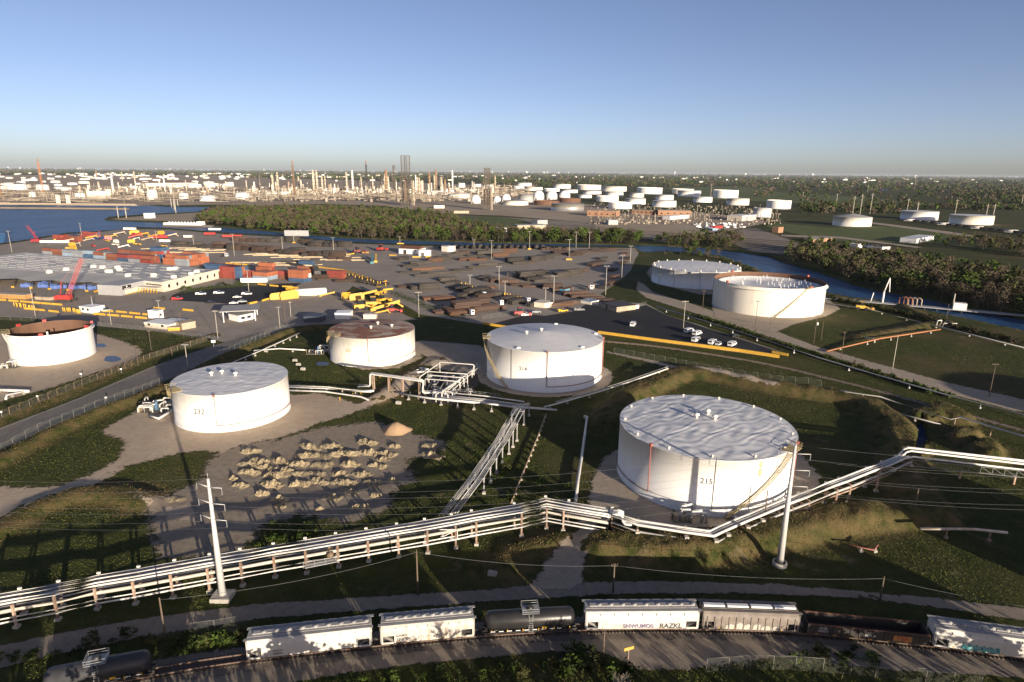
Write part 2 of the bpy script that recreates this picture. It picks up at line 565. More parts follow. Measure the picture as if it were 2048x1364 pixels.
YARD = [(-300, 545), (0, 490), (60, 481), (130, 469), (200, 464), (250, 458), (340, 459), (430, 467), (560, 474), (630, 480), (700, 487), (800, 491), (900, 493), (1100, 495), (1268, 496), (1278, 505),
        (1258, 545), (1222, 575), (1200, 588), (1225, 602), (1290, 607), (1335, 630), (1560, 702), (1560, 716), (1200, 669), (1040, 650), (960, 648), (880, 636), (840, 628), (800, 607), (755, 590), (705, 572), (690, 585), (760, 610), (835, 640), (700, 646), (600, 652), (560, 657), (490, 690), (440, 682), (330, 664), (200, 652), (60, 636), (0, 634), (-300, 660)]
sheet('port_yard_asphalt', YARD, M_yard, 0.02, 8.0, 0.6)
sheet('car_park_asphalt', [(338, 600), (345, 590), (368, 582), (470, 573), (560, 567), (604, 566), (560, 590), (488, 611), (440, 606), (380, 603)], M_black, 0.05, 6)
sheet('lorry_park_asphalt', [(975, 651), (1010, 641), (1060, 628), (1090, 632), (1150, 622), (1175, 607), (1238, 626), (1292, 610), (1335, 631), (1560, 704), (1560, 714), (1380, 692), (1200, 668), (1060, 655)], M_black, 0.05, 6)
road_px = [(-40, 868), (0, 856), (160, 795), (300, 735), (400, 700), (470, 678), (520, 664), (575, 655), (560, 663), (480, 703), (330, 762), (150, 838), (0, 899), (-40, 916)]
sheet('access_road', road_px, M_road, 0.04, 4.0)
# painted kerb line along the far edge of the road
M_paintw = mat('road_paint', (0.62, 0.52, 0.36), (0.40, 0.34, 0.25), 0.8)
line = P2([(0, 858.5), (160, 797), (300, 737), (330, 726)])
w = MB()
for i in range(len(line) - 1):
    a, b = line[i], line[i + 1]; d = (b - a) / np.hypot(*(b - a)); nrm = np.array([-d[1], d[0]]) * 0.16
    w.add([(*(a - nrm), 0.055), (*(b - nrm), 0.055), (*(b + nrm), 0.055), (*(a + nrm), 0.055)], [(0, 1, 2, 3)])
tag(w.build('road_edge_line', M_paintw), kind='structure')

sheet('gravel_pad', [(0, 664), (60, 655), (130, 652), (190, 664), (250, 680), (292, 700), (285, 716), (240, 732), (180, 752), (110, 776), (40, 795), (0, 806), (-120, 840), (-120, 670)], M_gravel, 0.06, 3.0, seed=2)
sheet('gravel_pad', [(186, 868), (215, 848), (262, 826), (330, 800), (380, 770), (450, 745), (560, 760), (590, 788), (640, 784), (694, 796), (715, 806), (760, 782), (800, 756), (826, 742), (850, 748), (815, 790), (740, 818), (690, 836), (640, 850), (600, 868), (540, 884), (470, 898), (440, 915), (400, 905), (340, 915), (262, 935), (215, 965), (170, 985), (235, 968), (330, 1010), (400, 1000), (420, 1060), (300, 1040), (230, 985), (140, 988), (80, 1010), (30, 1045), (-30, 1075), (-30, 965), (60, 970), (120, 968), (180, 945), (228, 918), (240, 885)], M_gravel, 0.10, 2.5, seed=3)
sheet('rubble_ground', [(270, 1010), (330, 985), (385, 960), (395, 930), (420, 905), (470, 885), (560, 872), (640, 850), (700, 845), (760, 838), (830, 862), (905, 880), (900, 905), (830, 925), (850, 960), (800, 985), (802, 1015), (760, 1035), (690, 1060), (600, 1040), (540, 1055), (505, 1100), (470, 1125), (300, 1130), (285, 1080)], M_soil, 0.08, 2.5, seed=4)
sheet('gravel_pad', [(830, 735), (850, 715), (800, 690), (840, 680), (960, 690), (985, 700), (985, 735), (960, 770), (910, 745), (870, 740)], M_track, 0.09, 2.5, seed=5)
sheet('gravel_pad', [(640, 700), (720, 742), (800, 738), (850, 716), (836, 690), (700, 680)], M_track, 0.07, 2.5, seed=6)
_t = [(11.6 + 25.5 * math.cos(a), 217.2 + 25.5 * math.sin(a)) for a in np.linspace(0, 2 * math.pi, 40, endpoint=False)]
sheet('gravel_pad', None, M_track, 0.08, 2.5, world_pts=_t, seed=7)
sheet('gravel_pad', [(1176, 960), (1200, 915), (1240, 890), (1600, 900), (1650, 955), (1640, 990), (1560, 1030), (1440, 1062), (1330, 1058), (1240, 1040), (1195, 1030), (1205, 1060), (1190, 1085), (1172, 1130), (1180, 1165), (1165, 1185), (1040, 1186), (1060, 1160), (1085, 1120), (1120, 1085), (1150, 1060), (1155, 1030), (1172, 1000)], M_track, 0.06, 2.0, seed=8)
sheet('service_road', [(-40, 1305), (0, 1290), (130, 1262), (300, 1232), (520, 1205), (760, 1190), (1000, 1175), (1080, 1165), (1300, 1160), (1560, 1166), (1700, 1178), (1860, 1192), (2048, 1215), (2100, 1240), (2048, 1245), (1860, 1215), (1700, 1198), (1500, 1190), (1250, 1190), (1000, 1205), (760, 1222), (520, 1240), (300, 1275), (120, 1310), (-40, 1350)], M_svc, 0.05, 1.6, seed=9)
sheet('track_side_gravel', [(330, 1364), (420, 1335), (500, 1318), (760, 1290), (1000, 1268), (1250, 1258), (1500, 1258), (1700, 1270), (1860, 1288), (2048, 1318), (2120, 1330), (2080, 1364), (1950, 1352), (1800, 1345), (1640, 1330), (1560, 1318), (1380, 1342), (1280, 1345), (1210, 1312), (1100, 1306), (1000, 1316), (800, 1335), (620, 1362), (520, 1385), (300, 1400)], M_svc, 0.05, 1.6, seed=10)
# right-hand roads and tank aprons
sheet('gravel_road', [(1272, 560), (1290, 568), (1310, 585), (1400, 612), (1480, 640), (1560, 664), (1640, 694), (1740, 722), (1900, 765), (2060, 800), (2060, 832), (1900, 790), (1760, 745), (1640, 708), (1540, 676), (1430, 640), (1340, 612), (1290, 596), (1270, 580)], M_track, 0.06, 3.0, seed=11)
sheet('gravel_pad', [(1290, 545), (1300, 560), (1320, 570), (1400, 590), (1480, 588), (1500, 560), (1400, 520), (1310, 522)], M_track, 0.08, 4.0, seed=12)
sheet('gravel_pad', [(1420, 610), (1425, 635), (1480, 650), (1550, 668), (1590, 650), (1660, 632), (1685, 618), (1660, 600), (1640, 590), (1560, 590)], M_track, 0.09, 3.0, seed=13)
sheet('gravel_track', [(1208, 700), (1300, 718), (1400, 742), (1500, 765), (1560, 780), (1560, 788), (1480, 770), (1380, 748), (1280, 722), (1208, 706)], M_track, 0.10, 1.6, seed=14)
# puddles
for k, (cx_, cy_, rx, ry) in enumerate(((202, 691, 11, 3.6), (224, 718, 17, 6.2), (645, 728, 14, 4))):
    sheet('puddle', [(cx_ + rx * math.cos(a) * (1 + .15 * math.sin(3 * a + k)), cy_ + ry * math.sin(a)) for a in np.linspace(0, 2 * math.pi, 20, endpoint=False)], M_puddle, 0.09, 1.0)

# far land: dirt, fields and rail yards beyond the channel
sheet('refinery_ground', [(-600, 350), (400, 350), (700, 360), (1000, 372), (1100, 400), (1240, 415), (1240, 452), (1100, 440), (1000, 432), (880, 428), (760, 412), (640, 408), (540, 412), (430, 410), (380, 411), (-600, 411)], M_dirt, 0.3, 40)
sheet('spit_ground', [(212, 438), (300, 430), (392, 425), (430, 415), (450, 430), (390, 444), (330, 443), (225, 441)], M_dirt, 0.2, 10)
sheet('rail_yard_ground', [(700, 432), (880, 430), (1000, 434), (1100, 440), (1300, 452), (1440, 470), (1500, 452), (1560, 470), (1640, 500), (1600, 512), (1500, 505), (1440, 480), (1330, 488), (1250, 470), (1100, 456), (940, 448)], M_railyard, 0.25, 14)
sheet('grass_field', [(880, 432), (1000, 434), (1050, 440), (1075, 450), (1000, 456), (930, 458), (860, 446)], M_field, 0.5, 14)
sheet('grass_field', [(1520, 452), (1545, 445), (1660, 455), (1760, 452), (1860, 460), (2048, 492), (2200, 520), (2200, 540), (2048, 510), (1900, 492), (1810, 484), (1740, 488), (1640, 480), (1580, 468)], M_field, 0.3, 10)
sheet('grass_field', [(1320, 375), (1480, 372), (1560, 384), (1800, 400), (1900, 410), (1800, 412), (1560, 405), (1400, 398)], M_field, 0.3, 40)
sheet('plant_yard_ground', [(1175, 436), (1250, 424), (1400, 424), (1520, 438), (1545, 446), (1500, 456), (1430, 474), (1330, 486), (1250, 470), (1180, 462)], M_dirt, 0.35, 14)
sheet('gravel_road', [(1560, 470), (1680, 474), (1760, 484), (1850, 496), (1850, 499), (1760, 488), (1680, 478), (1560, 474)], M_track, 0.5, 8)
sheet('gravel_road', [(1740, 444), (1900, 464), (2060, 490), (2060, 496), (1900, 469), (1740, 448)], M_track, 0.5, 8)

# ------------------------------------------------------------------ paints used by many things
M_white = None
def white_paint(name, streak=(0.62, 0.56, 0.46), amt=0.35, base=(0.80, 0.79, 0.76), sc=0.5):
    m, nt, b, out = _new(name)
    co = _coord(nt, 'obj', (1.2, 1.2, 0.09))
    st = _noise(nt, co, sc, 5, 0.7)
    co2 = _coord(nt, 'obj')
    bl = _noise(nt, co2, 0.22, 4)
    col = _mix(nt, _ramp(nt, st, 0.48, 0.75, 0, amt), base, streak)
    col = _mix(nt, _ramp(nt, bl, 0.4, 0.75, 0, 0.18), col, tuple(x * 0.8 for x in base))
    nt.links.new(col, b.inputs['Base Color'])
    b.inputs['Roughness'].default_value = 0.55
    # plate courses: shallow horizontal and vertical seams
    sx = nt.nodes.new('ShaderNodeSeparateXYZ'); nt.links.new(co2, sx.inputs[0])
    fr = _math(nt, 'FRACT', _math(nt, 'MULTIPLY', sx.outputs[2], 0.41))
    seam = _ramp(nt, fr, 0.0, 0.03)
    _bump(nt, b, seam, 0.006, 0.6)
    return m
M_white = white_paint('tank_paint')
M_dirtyw = white_paint('streaked_tank_paint', (0.40, 0.30, 0.18), 0.6, (0.76, 0.73, 0.66), 0.9)
M_cream = white_paint('cream_tank_paint', (0.58, 0.50, 0.38), 0.4, (0.78, 0.74, 0.64))
M_roofw = mat('roof_paint', (0.66, 0.66, 0.66), (0.55, 0.55, 0.55), 0.35, 0.6)
M_rust = mat('rust', (0.17, 0.07, 0.035), (0.09, 0.04, 0.025), 1.5, 0.85)
M_inner = mat('bare_shell_rust', (0.15, 0.078, 0.045), (0.10, 0.052, 0.034), 0.25, 0.85, stretch=(1, 1, 0.3))
M_brownpipe = mat('brown_pipe', (0.27, 0.13, 0.10), (0.18, 0.09, 0.07), 1.5, 0.6)
M_redpipe = mat('red_pipe', (0.36, 0.12, 0.09), (0.28, 0.10, 0.08), 1.5, 0.6)
M_redbox = mat('signal_red', (0.45, 0.045, 0.035), (0.32, 0.04, 0.035), 2, 0.5)
M_pipe = mat('white_pipe', (0.66, 0.65, 0.62), (0.50, 0.47, 0.42), 1.3, 0.5, stretch=(0.3, 0.3, 1))
M_gpipe = mat('grey_pipe', (0.42, 0.41, 0.39), (0.30, 0.28, 0.26), 1.3, 0.6)
M_galv = mat('galvanised_steel', (0.40, 0.40, 0.40), (0.30, 0.30, 0.30), 0.8, 0.5, 0.3)
M_dark = mat('dark_steel', (0.035, 0.033, 0.032), (0.055, 0.048, 0.042), 1.5, 0.6)
M_post = mat('rusted_post', (0.30, 0.24, 0.19), (0.22, 0.11, 0.06), 0.9, 0.8, rnd=0.35)
M_conc = mat('concrete', (0.42, 0.39, 0.34), (0.32, 0.30, 0.26), 0.6, 0.9)
M_stair = mat('stair_steel', (0.45, 0.36, 0.18), (0.30, 0.23, 0.12), 1.2, 0.7)
M_wood = mat('pole_wood', (0.14, 0.10, 0.07), (0.09, 0.065, 0.05), 1.0, 0.9, stretch=(2, 2, 0.2))
M_palepole = mat('pale_pole', (0.50, 0.46, 0.38), (0.40, 0.36, 0.30), 0.7, 0.7)
M_steelpole = mat('weathered_pole_paint', (0.55, 0.54, 0.52), (0.45, 0.44, 0.42), 0.3, 0.5)
M_yellow = mat('safety_yellow', (0.62, 0.36, 0.04), (0.48, 0.28, 0.04), 0.6, 0.6, rnd=0.1)
M_black = mat('black_paint', (0.016, 0.016, 0.017), (0.03, 0.028, 0.027), 0.8, 0.35)
M_glass = mat('window_glass', (0.02, 0.025, 0.03), (0.03, 0.035, 0.04), 1, 0.08)
M_ink = mat('stencil_paint', (0.05, 0.05, 0.05), (0.08, 0.08, 0.08), 2, 0.7)
M_faint = mat('faded_stencil', (0.42, 0.41, 0.38), (0.5, 0.5, 0.48), 2, 0.7)

def text_mesh(txt, size, ext=0.01, bold=0.012):
    cu = bpy.data.curves.new('t', 'FONT')
    cu.body = txt; cu.size = size; cu.align_x = 'CENTER'; cu.align_y = 'CENTER'; cu.extrude = ext; cu.resolution_u = 3; cu.offset = bold
    ob = bpy.data.objects.new('t', cu); COL.objects.link(ob)
    dg = bpy.context.evaluated_depsgraph_get()
    me = bpy.data.meshes.new_from_object(ob.evaluated_get(dg))
    bpy.data.objects.remove(ob); bpy.data.curves.remove(cu)
    return me

def bent_text(txt, size, R, ang, z, m, parent, name='number', bold=0.012):
    me = text_mesh(txt, size, 0.01, bold)
    for v in me.vertices:
        x, y, d = v.co
        a = ang + x / R; r = R + 0.02 + d
        v.co = (r * math.cos(a), r * math.sin(a), z + y)
    me.materials.clear(); me.materials.append(m)
    return obj(name, me, parent)

def wang(x, y, R, px, py):
    """angle and height where the photo pixel meets a cylinder wall"""
    u = (px - 1024.0) / FPX; v = -(py - 682.0) / FPX
    c, s = math.cos(ROLL), math.sin(ROLL)
    d = _rt * (u * c - v * s) + _fw + _up * (v * c + u * s)
    a = d.x ** 2 + d.y ** 2; b = -2 * (d.x * x + d.y * y); cc = x * x + y * y - R * R
    D = max(0.0, b * b - 4 * a * cc)
    t = (-b - math.sqrt(D)) / (2 * a)
    return math.atan2(d.y * t - y, d.x * t - x), CAM_H + d.z * t

def cyl(r, a, z):
    return Vector((r * math.cos(a), r * math.sin(a), z))

def arc(r, a0, a1, z0, z1, n=24):
    return [cyl(r, a0 + (a1 - a0) * k / n, z0 + (z1 - z0) * k / n) for k in range(n + 1)]

def stairs(root, R, a0, z0, a1, z1, m, w=0.9):
    L = abs(a1 - a0) * (R + 0.5)
    n = max(8, int(math.hypot(L, z1 - z0) / 0.32))
    s = MB()
    s.path(arc(R + 0.12, a0, a1, z0, z1, 20), 0.09, 4); s.path(arc(R + 0.12 + w, a0, a1, z0, z1, 20), 0.09, 4)
    st = s.build('stairway', m, root)
    t = MB()
    for k in range(n):
        f = (k + 0.5) / n; a = a0 + (a1 - a0) * f; z = z0 + (z1 - z0) * f
        t.box(cyl(R + 0.12 + w / 2, a, z + 0.05), (w, 0.26, 0.05), rz=a)
    t.build('treads', m, st)
    r = MB(); r.path(arc(R + 0.12 + w, a0, a1, z0 + 1.0, z1 + 1.0, 20), 0.05, 4)
    for k in range(0, n, 5):
        f = k / n; a = a0 + (a1 - a0) * f; z = z0 + (z1 - z0) * f
        r.beam(cyl(R + 0.12 + w, a, z), cyl(R + 0.12 + w, a, z + 1.0), 0.06)
    r.build('handrail', m, st)

def railing(name, pts, m, parent, h=1.05):
    r = MB()
    for a, b in zip(pts[:-1], pts[1:]):
        a = Vector(a); b = Vector(b)
        for q in (h, h * 0.5): r.beam(a + Vector((0, 0, q)), b + Vector((0, 0, q)), 0.06)
        n = max(1, int((b - a).length / 1.6))
        for k in range(n + 1):
            p = a + (b - a) * k / n; r.beam(p, p + Vector((0, 0, h)), 0.06)
    return r.build(name, m, parent)

def top_platform(root, R, a, h, m, span=0.10):
    p = MB()
    pts = [cyl(R - 1.2, a - span, h + .1), cyl(R + 1.6, a - span, h + .1), cyl(R + 1.6, a + span, h + .1), cyl(R - 1.2, a + span, h + .1)]
    c = sum(pts, Vector()) / 4
    p.box(c, (2.8, 2 * span * R, 0.12), rz=a)
    o = p.build('platform', m, root)
    railing('platform_railing', [pts[0], pts[1], pts[2], pts[3]], m, o)

def vent(root, x, y, z, k=1.0):
    v = MB(); v.lathe([(0.28 * k, 0), (0.28 * k, 0.5 * k), (0.55 * k, 0.55 * k), (0.55 * k, 0.8 * k), (0.0, 1.0 * k)], 10)
    return v.build('roof_vent', M_cream, root, loc=(x, y, z))

def rnoise(a, r, R):
    x, y = 1.4 * r * math.cos(a), 1.4 * r * math.sin(a)
    w1 = 1.6 * math.sin(0.31 * x + 0.6 * math.sin(0.23 * y)); w2 = 1.9 * math.sin(0.47 * x - 0.3 * y + 1.1 * math.sin(0.39 * y))
    t = 0.045 * math.sin(1.3 * y + 0.75 * x + w1 * 1.4) * (0.6 + 0.4 * math.sin(0.41 * x + 0.33 * y))
    t += 0.042 * math.sin(1.7 * y - 1.05 * x + w2 * 1.3) * (0.5 + 0.5 * math.sin(0.57 * y - 0.48 * x + 1.0))
    t += 0.030 * math.sin(2.4 * y + 1.9 * x + 1.9 * math.sin(0.9 * x + 0.7 * y)) * (0.5 + 0.5 * math.sin(0.8 * x - 0.35 * y))
    t += 0.06 * math.sin(0.42 * x + 0.3 * y + w2)
    return t

def tank(name, label, x, y, R, h, shell, roof=('cone', 0.4), roofm=None, n=96, group=None, z0=0.0):
    root = empty(name, (x, y, z0), 0, label, 'storage tank', group)
    s = MB()
    if roof[0] == 'open':
        s.lathe([(R, 0), (R, h)], n)
        s.build('shell', shell, root)
        s = MB(); s.lathe([(R - 0.35, h), (R - 0.35, 0.3)], n); s.build('inner_wall', roof[2], root)
        s = MB(); s.lathe([(R - 0.36, h + 0.02), (R + 0.02, h + 0.02)], n); s.build('rim', roof[2], root)
        zd = h - roof[1]
        s = MB(); s.lathe([(R - 0.4, zd), (R - 1.5, zd + 0.45), (R - 3.2, zd + 0.45), (R - 3.4, zd + 0.1), (R * 0.3, zd + 0.2), (0.01, zd + 0.25)], n); s.build('floating_roof', roofm or M_roofw, root)
    else:
        s.lathe([(R + 0.12, 0), (R + 0.12, 0.12), (R, 0.14), (R, h - 0.1), (R + 0.10, h - 0.1), (R + 0.10, h)], n)
        s.build('shell', shell, root)
        s = MB()
        if roof[0] == 'wrinkle':
            K = 110; na_ = 260
            vs = [(0, 0, h + roof[1])]
            for i in range(1, K + 1):
                r = (R + 0.09) * i / K
                for k in range(na_):
                    a = 2 * math.pi * k / na_
                    fade = min(1.0, (K - i) / 5.0)
                    vs.append((r * math.cos(a), r * math.sin(a), h + roof[1] * (1 - i / K) + roof[2] * fade * rnoise(a, r, R)))
            fs = [(0, 1 + k, 1 + (k + 1) % na_) for k in range(na_)]
            for i in range(K - 1):
                b0 = 1 + i * na_
                fs += [(b0 + k, b0 + na_ + k, b0 + na_ + (k + 1) % na_, b0 + (k + 1) % na_) for k in range(na_)]
            s.add(vs, fs, True)
        else:
            K = 8
            s.lathe([((R + 0.09) * (1 - i / K) + (0.01 if i == K else 0), h + roof[1] * i / K) for i in range(K + 1)], n)
        s.build('roof', roofm or M_roofw, root)
    return root

def ring_pipe(root, R, a0, a1, z, m, name='ring_pipe', r=0.11):
    p = MB(); p.path(arc(R + 0.25, a0, a1, z, z, 30), r, 6); p.build(name, m, root)
def wall_pipe(root, R, a, z0, z1, m, name='riser_pipe', r=0.11):
    p = MB(); p.tube(cyl(R + 0.25, a, z0), cyl(R + 0.25, a, z1), r, n=6)
    p.box(cyl(R + 0.25, a, z1 - 0.1), (0.6, 0.6, 0.6), rz=a); p.build(name, m, root)

# ---- tank 215, in front on the right
X, Y, R, Hh = 46.0, 139.64, 20.0, 13.0
t = tank('storage_tank', 'large white tank numbered 215 with rippled roof beside the pipe rack', X, Y, R, Hh, M_white, ('wrinkle', 0.5, 0.75), n=128)
aS0, _ = wang(X, Y, R, 1448, 1031); aS1, _ = wang(X, Y, R, 1576, 915)
stairs(t, R, aS0, 0.2, aS1, Hh, M_stair, 1.0); top_platform(t, R, aS1 + 0.05, Hh, M_stair, 0.11)
a, z = wang(X, Y, R, 1413, 963); bent_text('215', 1.75, R, a, z, M_ink, t, bold=0.012)
a1, _ = wang(X, Y, R, 1299, 950); wall_pipe(t, R, a1, 2.0, Hh + .3, M_redpipe)
ring_pipe(t, R, a1 - 1.4, a1, 2.0, M_brownpipe); ring_pipe(t, R, a1, a1 + 1.9, 2.3, M_galv, r=0.07)
a2, _ = wang(X, Y, R, 1584, 950); wall_pipe(t, R, a2 + 0.03, 2.0, Hh + .3, M_redpipe)
a3, _ = wang(X, Y, R, 1428, 970); p = MB(); p.tube(cyl(R + .1, a3, 1.2), cyl(R + .1, a3, Hh + 0.8), 0.05, n=5); p.build('gauge_tube', M_dark, t)
a4, z4 = wang(X, Y, R, 1521, 936)
p = MB(); N = 8
vs = []
for k in range(N + 1):
    for j in (-1, 1):
        zz = Hh - 0.5 - 3.4 * k / N; ww = (0.32 + 0.2 * math.sin(k * 1.3)) / R
        vs.append(cyl(R + 0.03, a4 + j * ww, zz))
p.add(vs, [(2 * k, 2 * k + 2, 2 * k + 3, 2 * k + 1) for k in range(N)])
p.build('rust_stain', mat('rust_stain_orange', (0.50, 0.22, 0.06), (0.72, 0.60, 0.45), 1.6, 0.7, lo=0.4, hi=0.62), t)
for qx, qy in ((-1.5, 2.6), (2.0, 5.2), (2.6, 1.6)): vent(t, qx, qy, Hh + .45, 1.25)
for k in range(13):
    aa = 2 * math.pi * (k + .3) / 13; vent(t, (R - 1.1) * math.cos(aa), (R - 1.1) * math.sin(aa), Hh, 0.62)

# ---- tank 232, on the left
X, Y, R, Hh = -82.93, 177.44, 15.88, 10.9
t = tank('storage_tank', 'white tank numbered 232 with flat bluish roof beside the access road', X, Y, R, Hh, M_white, ('wrinkle', 0.35, 0.55), n=112)
aS1, _ = wang(X, Y, R, 352, 785); aS0 = aS1 - 0.75
stairs(t, R, aS0 - 0.35, 0.2, aS1 - 0.25, Hh, M_stair); top_platform(t, R, aS1 - 0.1, Hh, M_stair, 0.16)
a, z = wang(X, Y, R, 398, 824); bent_text('232', 2.2, R, a, z, M_ink, t, bold=0.02)
a, z = wang(X, Y, R, 565, 796); bent_text('232', 1.9, R, a, z, M_faint, t)
a1, _ = wang(X, Y, R, 431, 820); wall_pipe(t, R, a1, 2.2, Hh + .2, M_brownpipe, r=0.09); ring_pipe(t, R, a1, a1 + 1.9, 2.2, M_brownpipe, r=0.10)
for qx, qy in ((-6.0, 0.8), (-3.6, 2.4), (1.2, 0.6)): vent(t, qx, qy, Hh + .3, 1.25)

# ---- tank 214, in the middle, cone roof
X, Y, R, Hh = 11.58, 217.23, 20.5, 13.9
t = tank('storage_tank', 'white tank numbered 214 with pointed grey cone roof in front of the lorry park', X, Y, R, Hh, M_white, ('cone', 2.0), M_roofw, n=128)
aS0, _ = wang(X, Y, R, 1017, 776); aS1, _ = wang(X, Y, R, 975.5, 690)
stairs(t, R, aS0, 0.2, aS1 - 0.12, Hh, M_stair, 1.1); top_platform(t, R, aS1 - 0.1, Hh, M_stair, 0.07)
a, z = wang(X, Y, R, 1046, 738); bent_text('214', 1.9, R, a, z, M_ink, t, bold=0.012)
a, z = wang(X, Y, R, 1184, 729); bent_text('214', 1.9, R, a, z, M_faint, t)
a1, _ = wang(X, Y, R, 1094, 750); wall_pipe(t, R, a1, 2.2, Hh + .3, M_brownpipe, r=0.12); ring_pipe(t, R, a1, a1 + 1.5, 2.2, M_brownpipe, r=0.12)
wall_pipe(t, R, a1 + 1.42, 2.2, Hh + .6, M_redpipe, r=0.16)
a3, _ = wang(X, Y, R, 1023, 720); p = MB(); p.tube(cyl(R + .1, a3, 3.5), cyl(R + .1, a3, Hh), 0.06, n=5); p.build('gauge_tube', M_dark, t)
for qx, qy in ((-1.2, 0.8), (-6.5, -1.5)): vent(t, qx, qy, Hh + 1.9 * (1 - math.hypot(qx, qy) / R), 1.2)
for aa in (-2.1, -0.9, 0.2, 1.3): 
    p = MB(); p.lathe([(0.75, 0), (0.75, 0.4), (0.0, 0.5)], 12); p.build('roof_hatch', M_white, t, loc=(*cyl(R - 1.6, aa, Hh + .15),))

# ---- rusty-roofed tank behind
def rusty_roof():
    m, nt, b, out = _new('rusty_roof_plates')
    co = _coord(nt, 'obj')
    br = nt.nodes.new('ShaderNodeTexBrick')
    br.inputs['Scale'].default_value = 1.0; br.inputs['Mortar Size'].default_value = 0.03
    br.inputs['Brick Width'].default_value = 5.5; br.inputs['Row Height'].default_value = 1.9
    br.inputs['Color1'].default_value = (0, 0, 0, 1); br.inputs['Color2'].default_value = (1, 1, 1, 1); br.inputs['Mortar'].default_value = (0.9, 0.9, 0.9, 1)
    nt.links.new(co, br.inputs['Vector'])
    n1 = _noise(nt, co, 0.16, 5); n2 = _noise(nt, _coord(nt, 'obj', (0.4, 2.0, 1)), 0.8, 5, 0.7)
    f = _math(nt, 'ADD', _math(nt, 'MULTIPLY', br.outputs[0], 0.22), _math(nt, 'ADD', _math(nt, 'MULTIPLY', n1, 0.9), _math(nt, 'MULTIPLY', n2, 0.5)))
    col = _mix(nt, _ramp(nt, f, 0.62, 0.88), (0.42, 0.36, 0.29), (0.21, 0.085, 0.048))
    nt.links.new(col, b.inputs['Base Color']); b.inputs['Roughness'].default_value = 0.8
    _bump(nt, b, n2, 0.05, 0.5)
    return m
X, Y, R, Hh = -54.55, 239.25, 16.33, 10.9
t = tank('storage_tank', 'cream tank with rust-patched roof in front of the yellow machinery', X, Y, R, Hh, M_dirtyw, ('cone', 0.5), rusty_roof(), n=112)
aS1, _ = wang(X, Y, R, 668, 680)
stairs(t, R, aS1 - 1.05, 0.2, aS1 - 0.1, Hh, M_stair); top_platform(t, R, aS1, Hh, M_stair, 0.16)
a1, _ = wang(X, Y, R, 736, 700); wall_pipe(t, R, a1, 2.4, Hh + .2, M_brownpipe, r=0.1); ring_pipe(t, R, a1, a1 + 1.7, 2.4, M_brownpipe, r=0.1)
a, z = wang(X, Y, R, 696, 701); bent_text('233', 1.6, R, a, z, mat('olive_plate', (0.42, 0.36, 0.2), None, 1, 0.7), t, bold=0.04)
for qx, qy in ((0.0, -2.0), (1.2, 5.0), (7.5, 1.0)): vent(t, qx, qy, Hh + .4, 1.2)

# ---- open-topped tank at the left edge
X, Y, R, Hh = -176.6, 234.4, 13.6, 11.2
t = tank('storage_tank', 'open topped white tank with brown inside and red boxes on its rim', X, Y, R, Hh, M_white, ('open', 7.5, M_inner), M_dark, n=112)
p = MB(); p.lathe([(R + 0.02, Hh - 1.0), (R + 0.75, Hh - 1.0), (R + 0.75, Hh - 0.8), (R + 0.02, Hh - 0.75)], 112); p.build('wind_girder', M_white, t)
aS1, _ = wang(X, Y, R, 16, 690); aS0, _ = wang(X, Y, R, 86, 731)
stairs(t, R, aS0, 0.2, aS1, Hh, M_cream); top_platform(t, R, aS1 - 0.12, Hh, M_stair, 0.13)
for aa in (wang(X, Y, R, 82, 672)[0], wang(X, Y, R, 173, 652)[0], math.pi * .5 - 0.9, math.pi * .5 + 0.75, 3.0):
    p = MB(); p.box((0, 0, .45), (.9, 1.3, .9)); o = p.build('foam_box', M_redbox, t, loc=cyl(R - 0.1, aa, Hh), rz=aa)
ring_pipe(t, R, aS1, aS1 + 2.9, Hh - 0.45, M_redpipe, r=0.05)
p = MB(); p.box((0, 0, .9), (.35, .35, 1.8)); p.build('gauge_post', M_white, t, loc=cyl(R - .1, wang(X, Y, R, 95, 668)[0], Hh - .4))
p = MB(); b0 = cyl(R - .5, aS1 - .1, Hh - .2); b1 = cyl(R - 9, aS1 + 0.1, Hh - 7)
for j in (-.4, .4): p.beam(b0 + Vector((0, j, 0)), b1 + Vector((0, j, 0)), .12)
for k in range(14): p.box(b0 + (b1 - b0) * (k / 14), (.2, .8, .05))
p.build('rolling_ladder', M_galv, t)
a, z = wang(X, Y, R, 112, 694); bent_text('240', 1.3, R, a, z, M_faint, t)

# ---- tanks on the right beyond the lorry park
X, Y, R, Hh = 139.37, 341.24, 28.5, 14.9
t = tank('storage_tank', 'big cream floating roof tank with brown rusty rim beside the river', X, Y, R, Hh, M_cream, ('open', 2.6, M_inner), M_roofw, n=128)
p = MB(); p.lathe([(R + 0.02, Hh - 1.6), (R + 0.9, Hh - 1.6), (R + 0.9, Hh - 1.4), (R + 0.02, Hh - 1.3)], 128); p.build('wind_girder', M_cream, t)
aS0, _ = wang(X, Y, R, 1548, 637); aS1, _ = wang(X, Y, R, 1612, 590)
stairs(t, R, aS0, 0.2, aS1, Hh, M_stair, 1.3); top_platform(t, R, aS1 + 0.03, Hh, M_stair, 0.07)
random.seed(5)
for k in range(46):
    r = math.sqrt(random.random()) * (R - 4); aa = random.random() * 6.28
    p = MB(); p.tube((0, 0, 0), (0, 0, 1.3 + random.random() * .5), 0.13, n=6); p.box((0, 0, .1), (.7, .7, .15)); p.build('roof_leg', M_white, t, loc=cyl(r, aa, Hh - 2.45))
for k in range(4):
    p = MB(); p.box((0, 0, .5), (1.0, 1.2, 1.0)); p.build('foam_box', mat('foam_red', (0.5, .1, .06), None, 1, .6), t, loc=cyl(R - .2, 0.4 + k * 1.57, Hh), rz=0.4 + k * 1.57)
a, z = wang(X, Y, R, 1504, 603); bent_text('2', 2.0, R, a, z, M_faint, t)

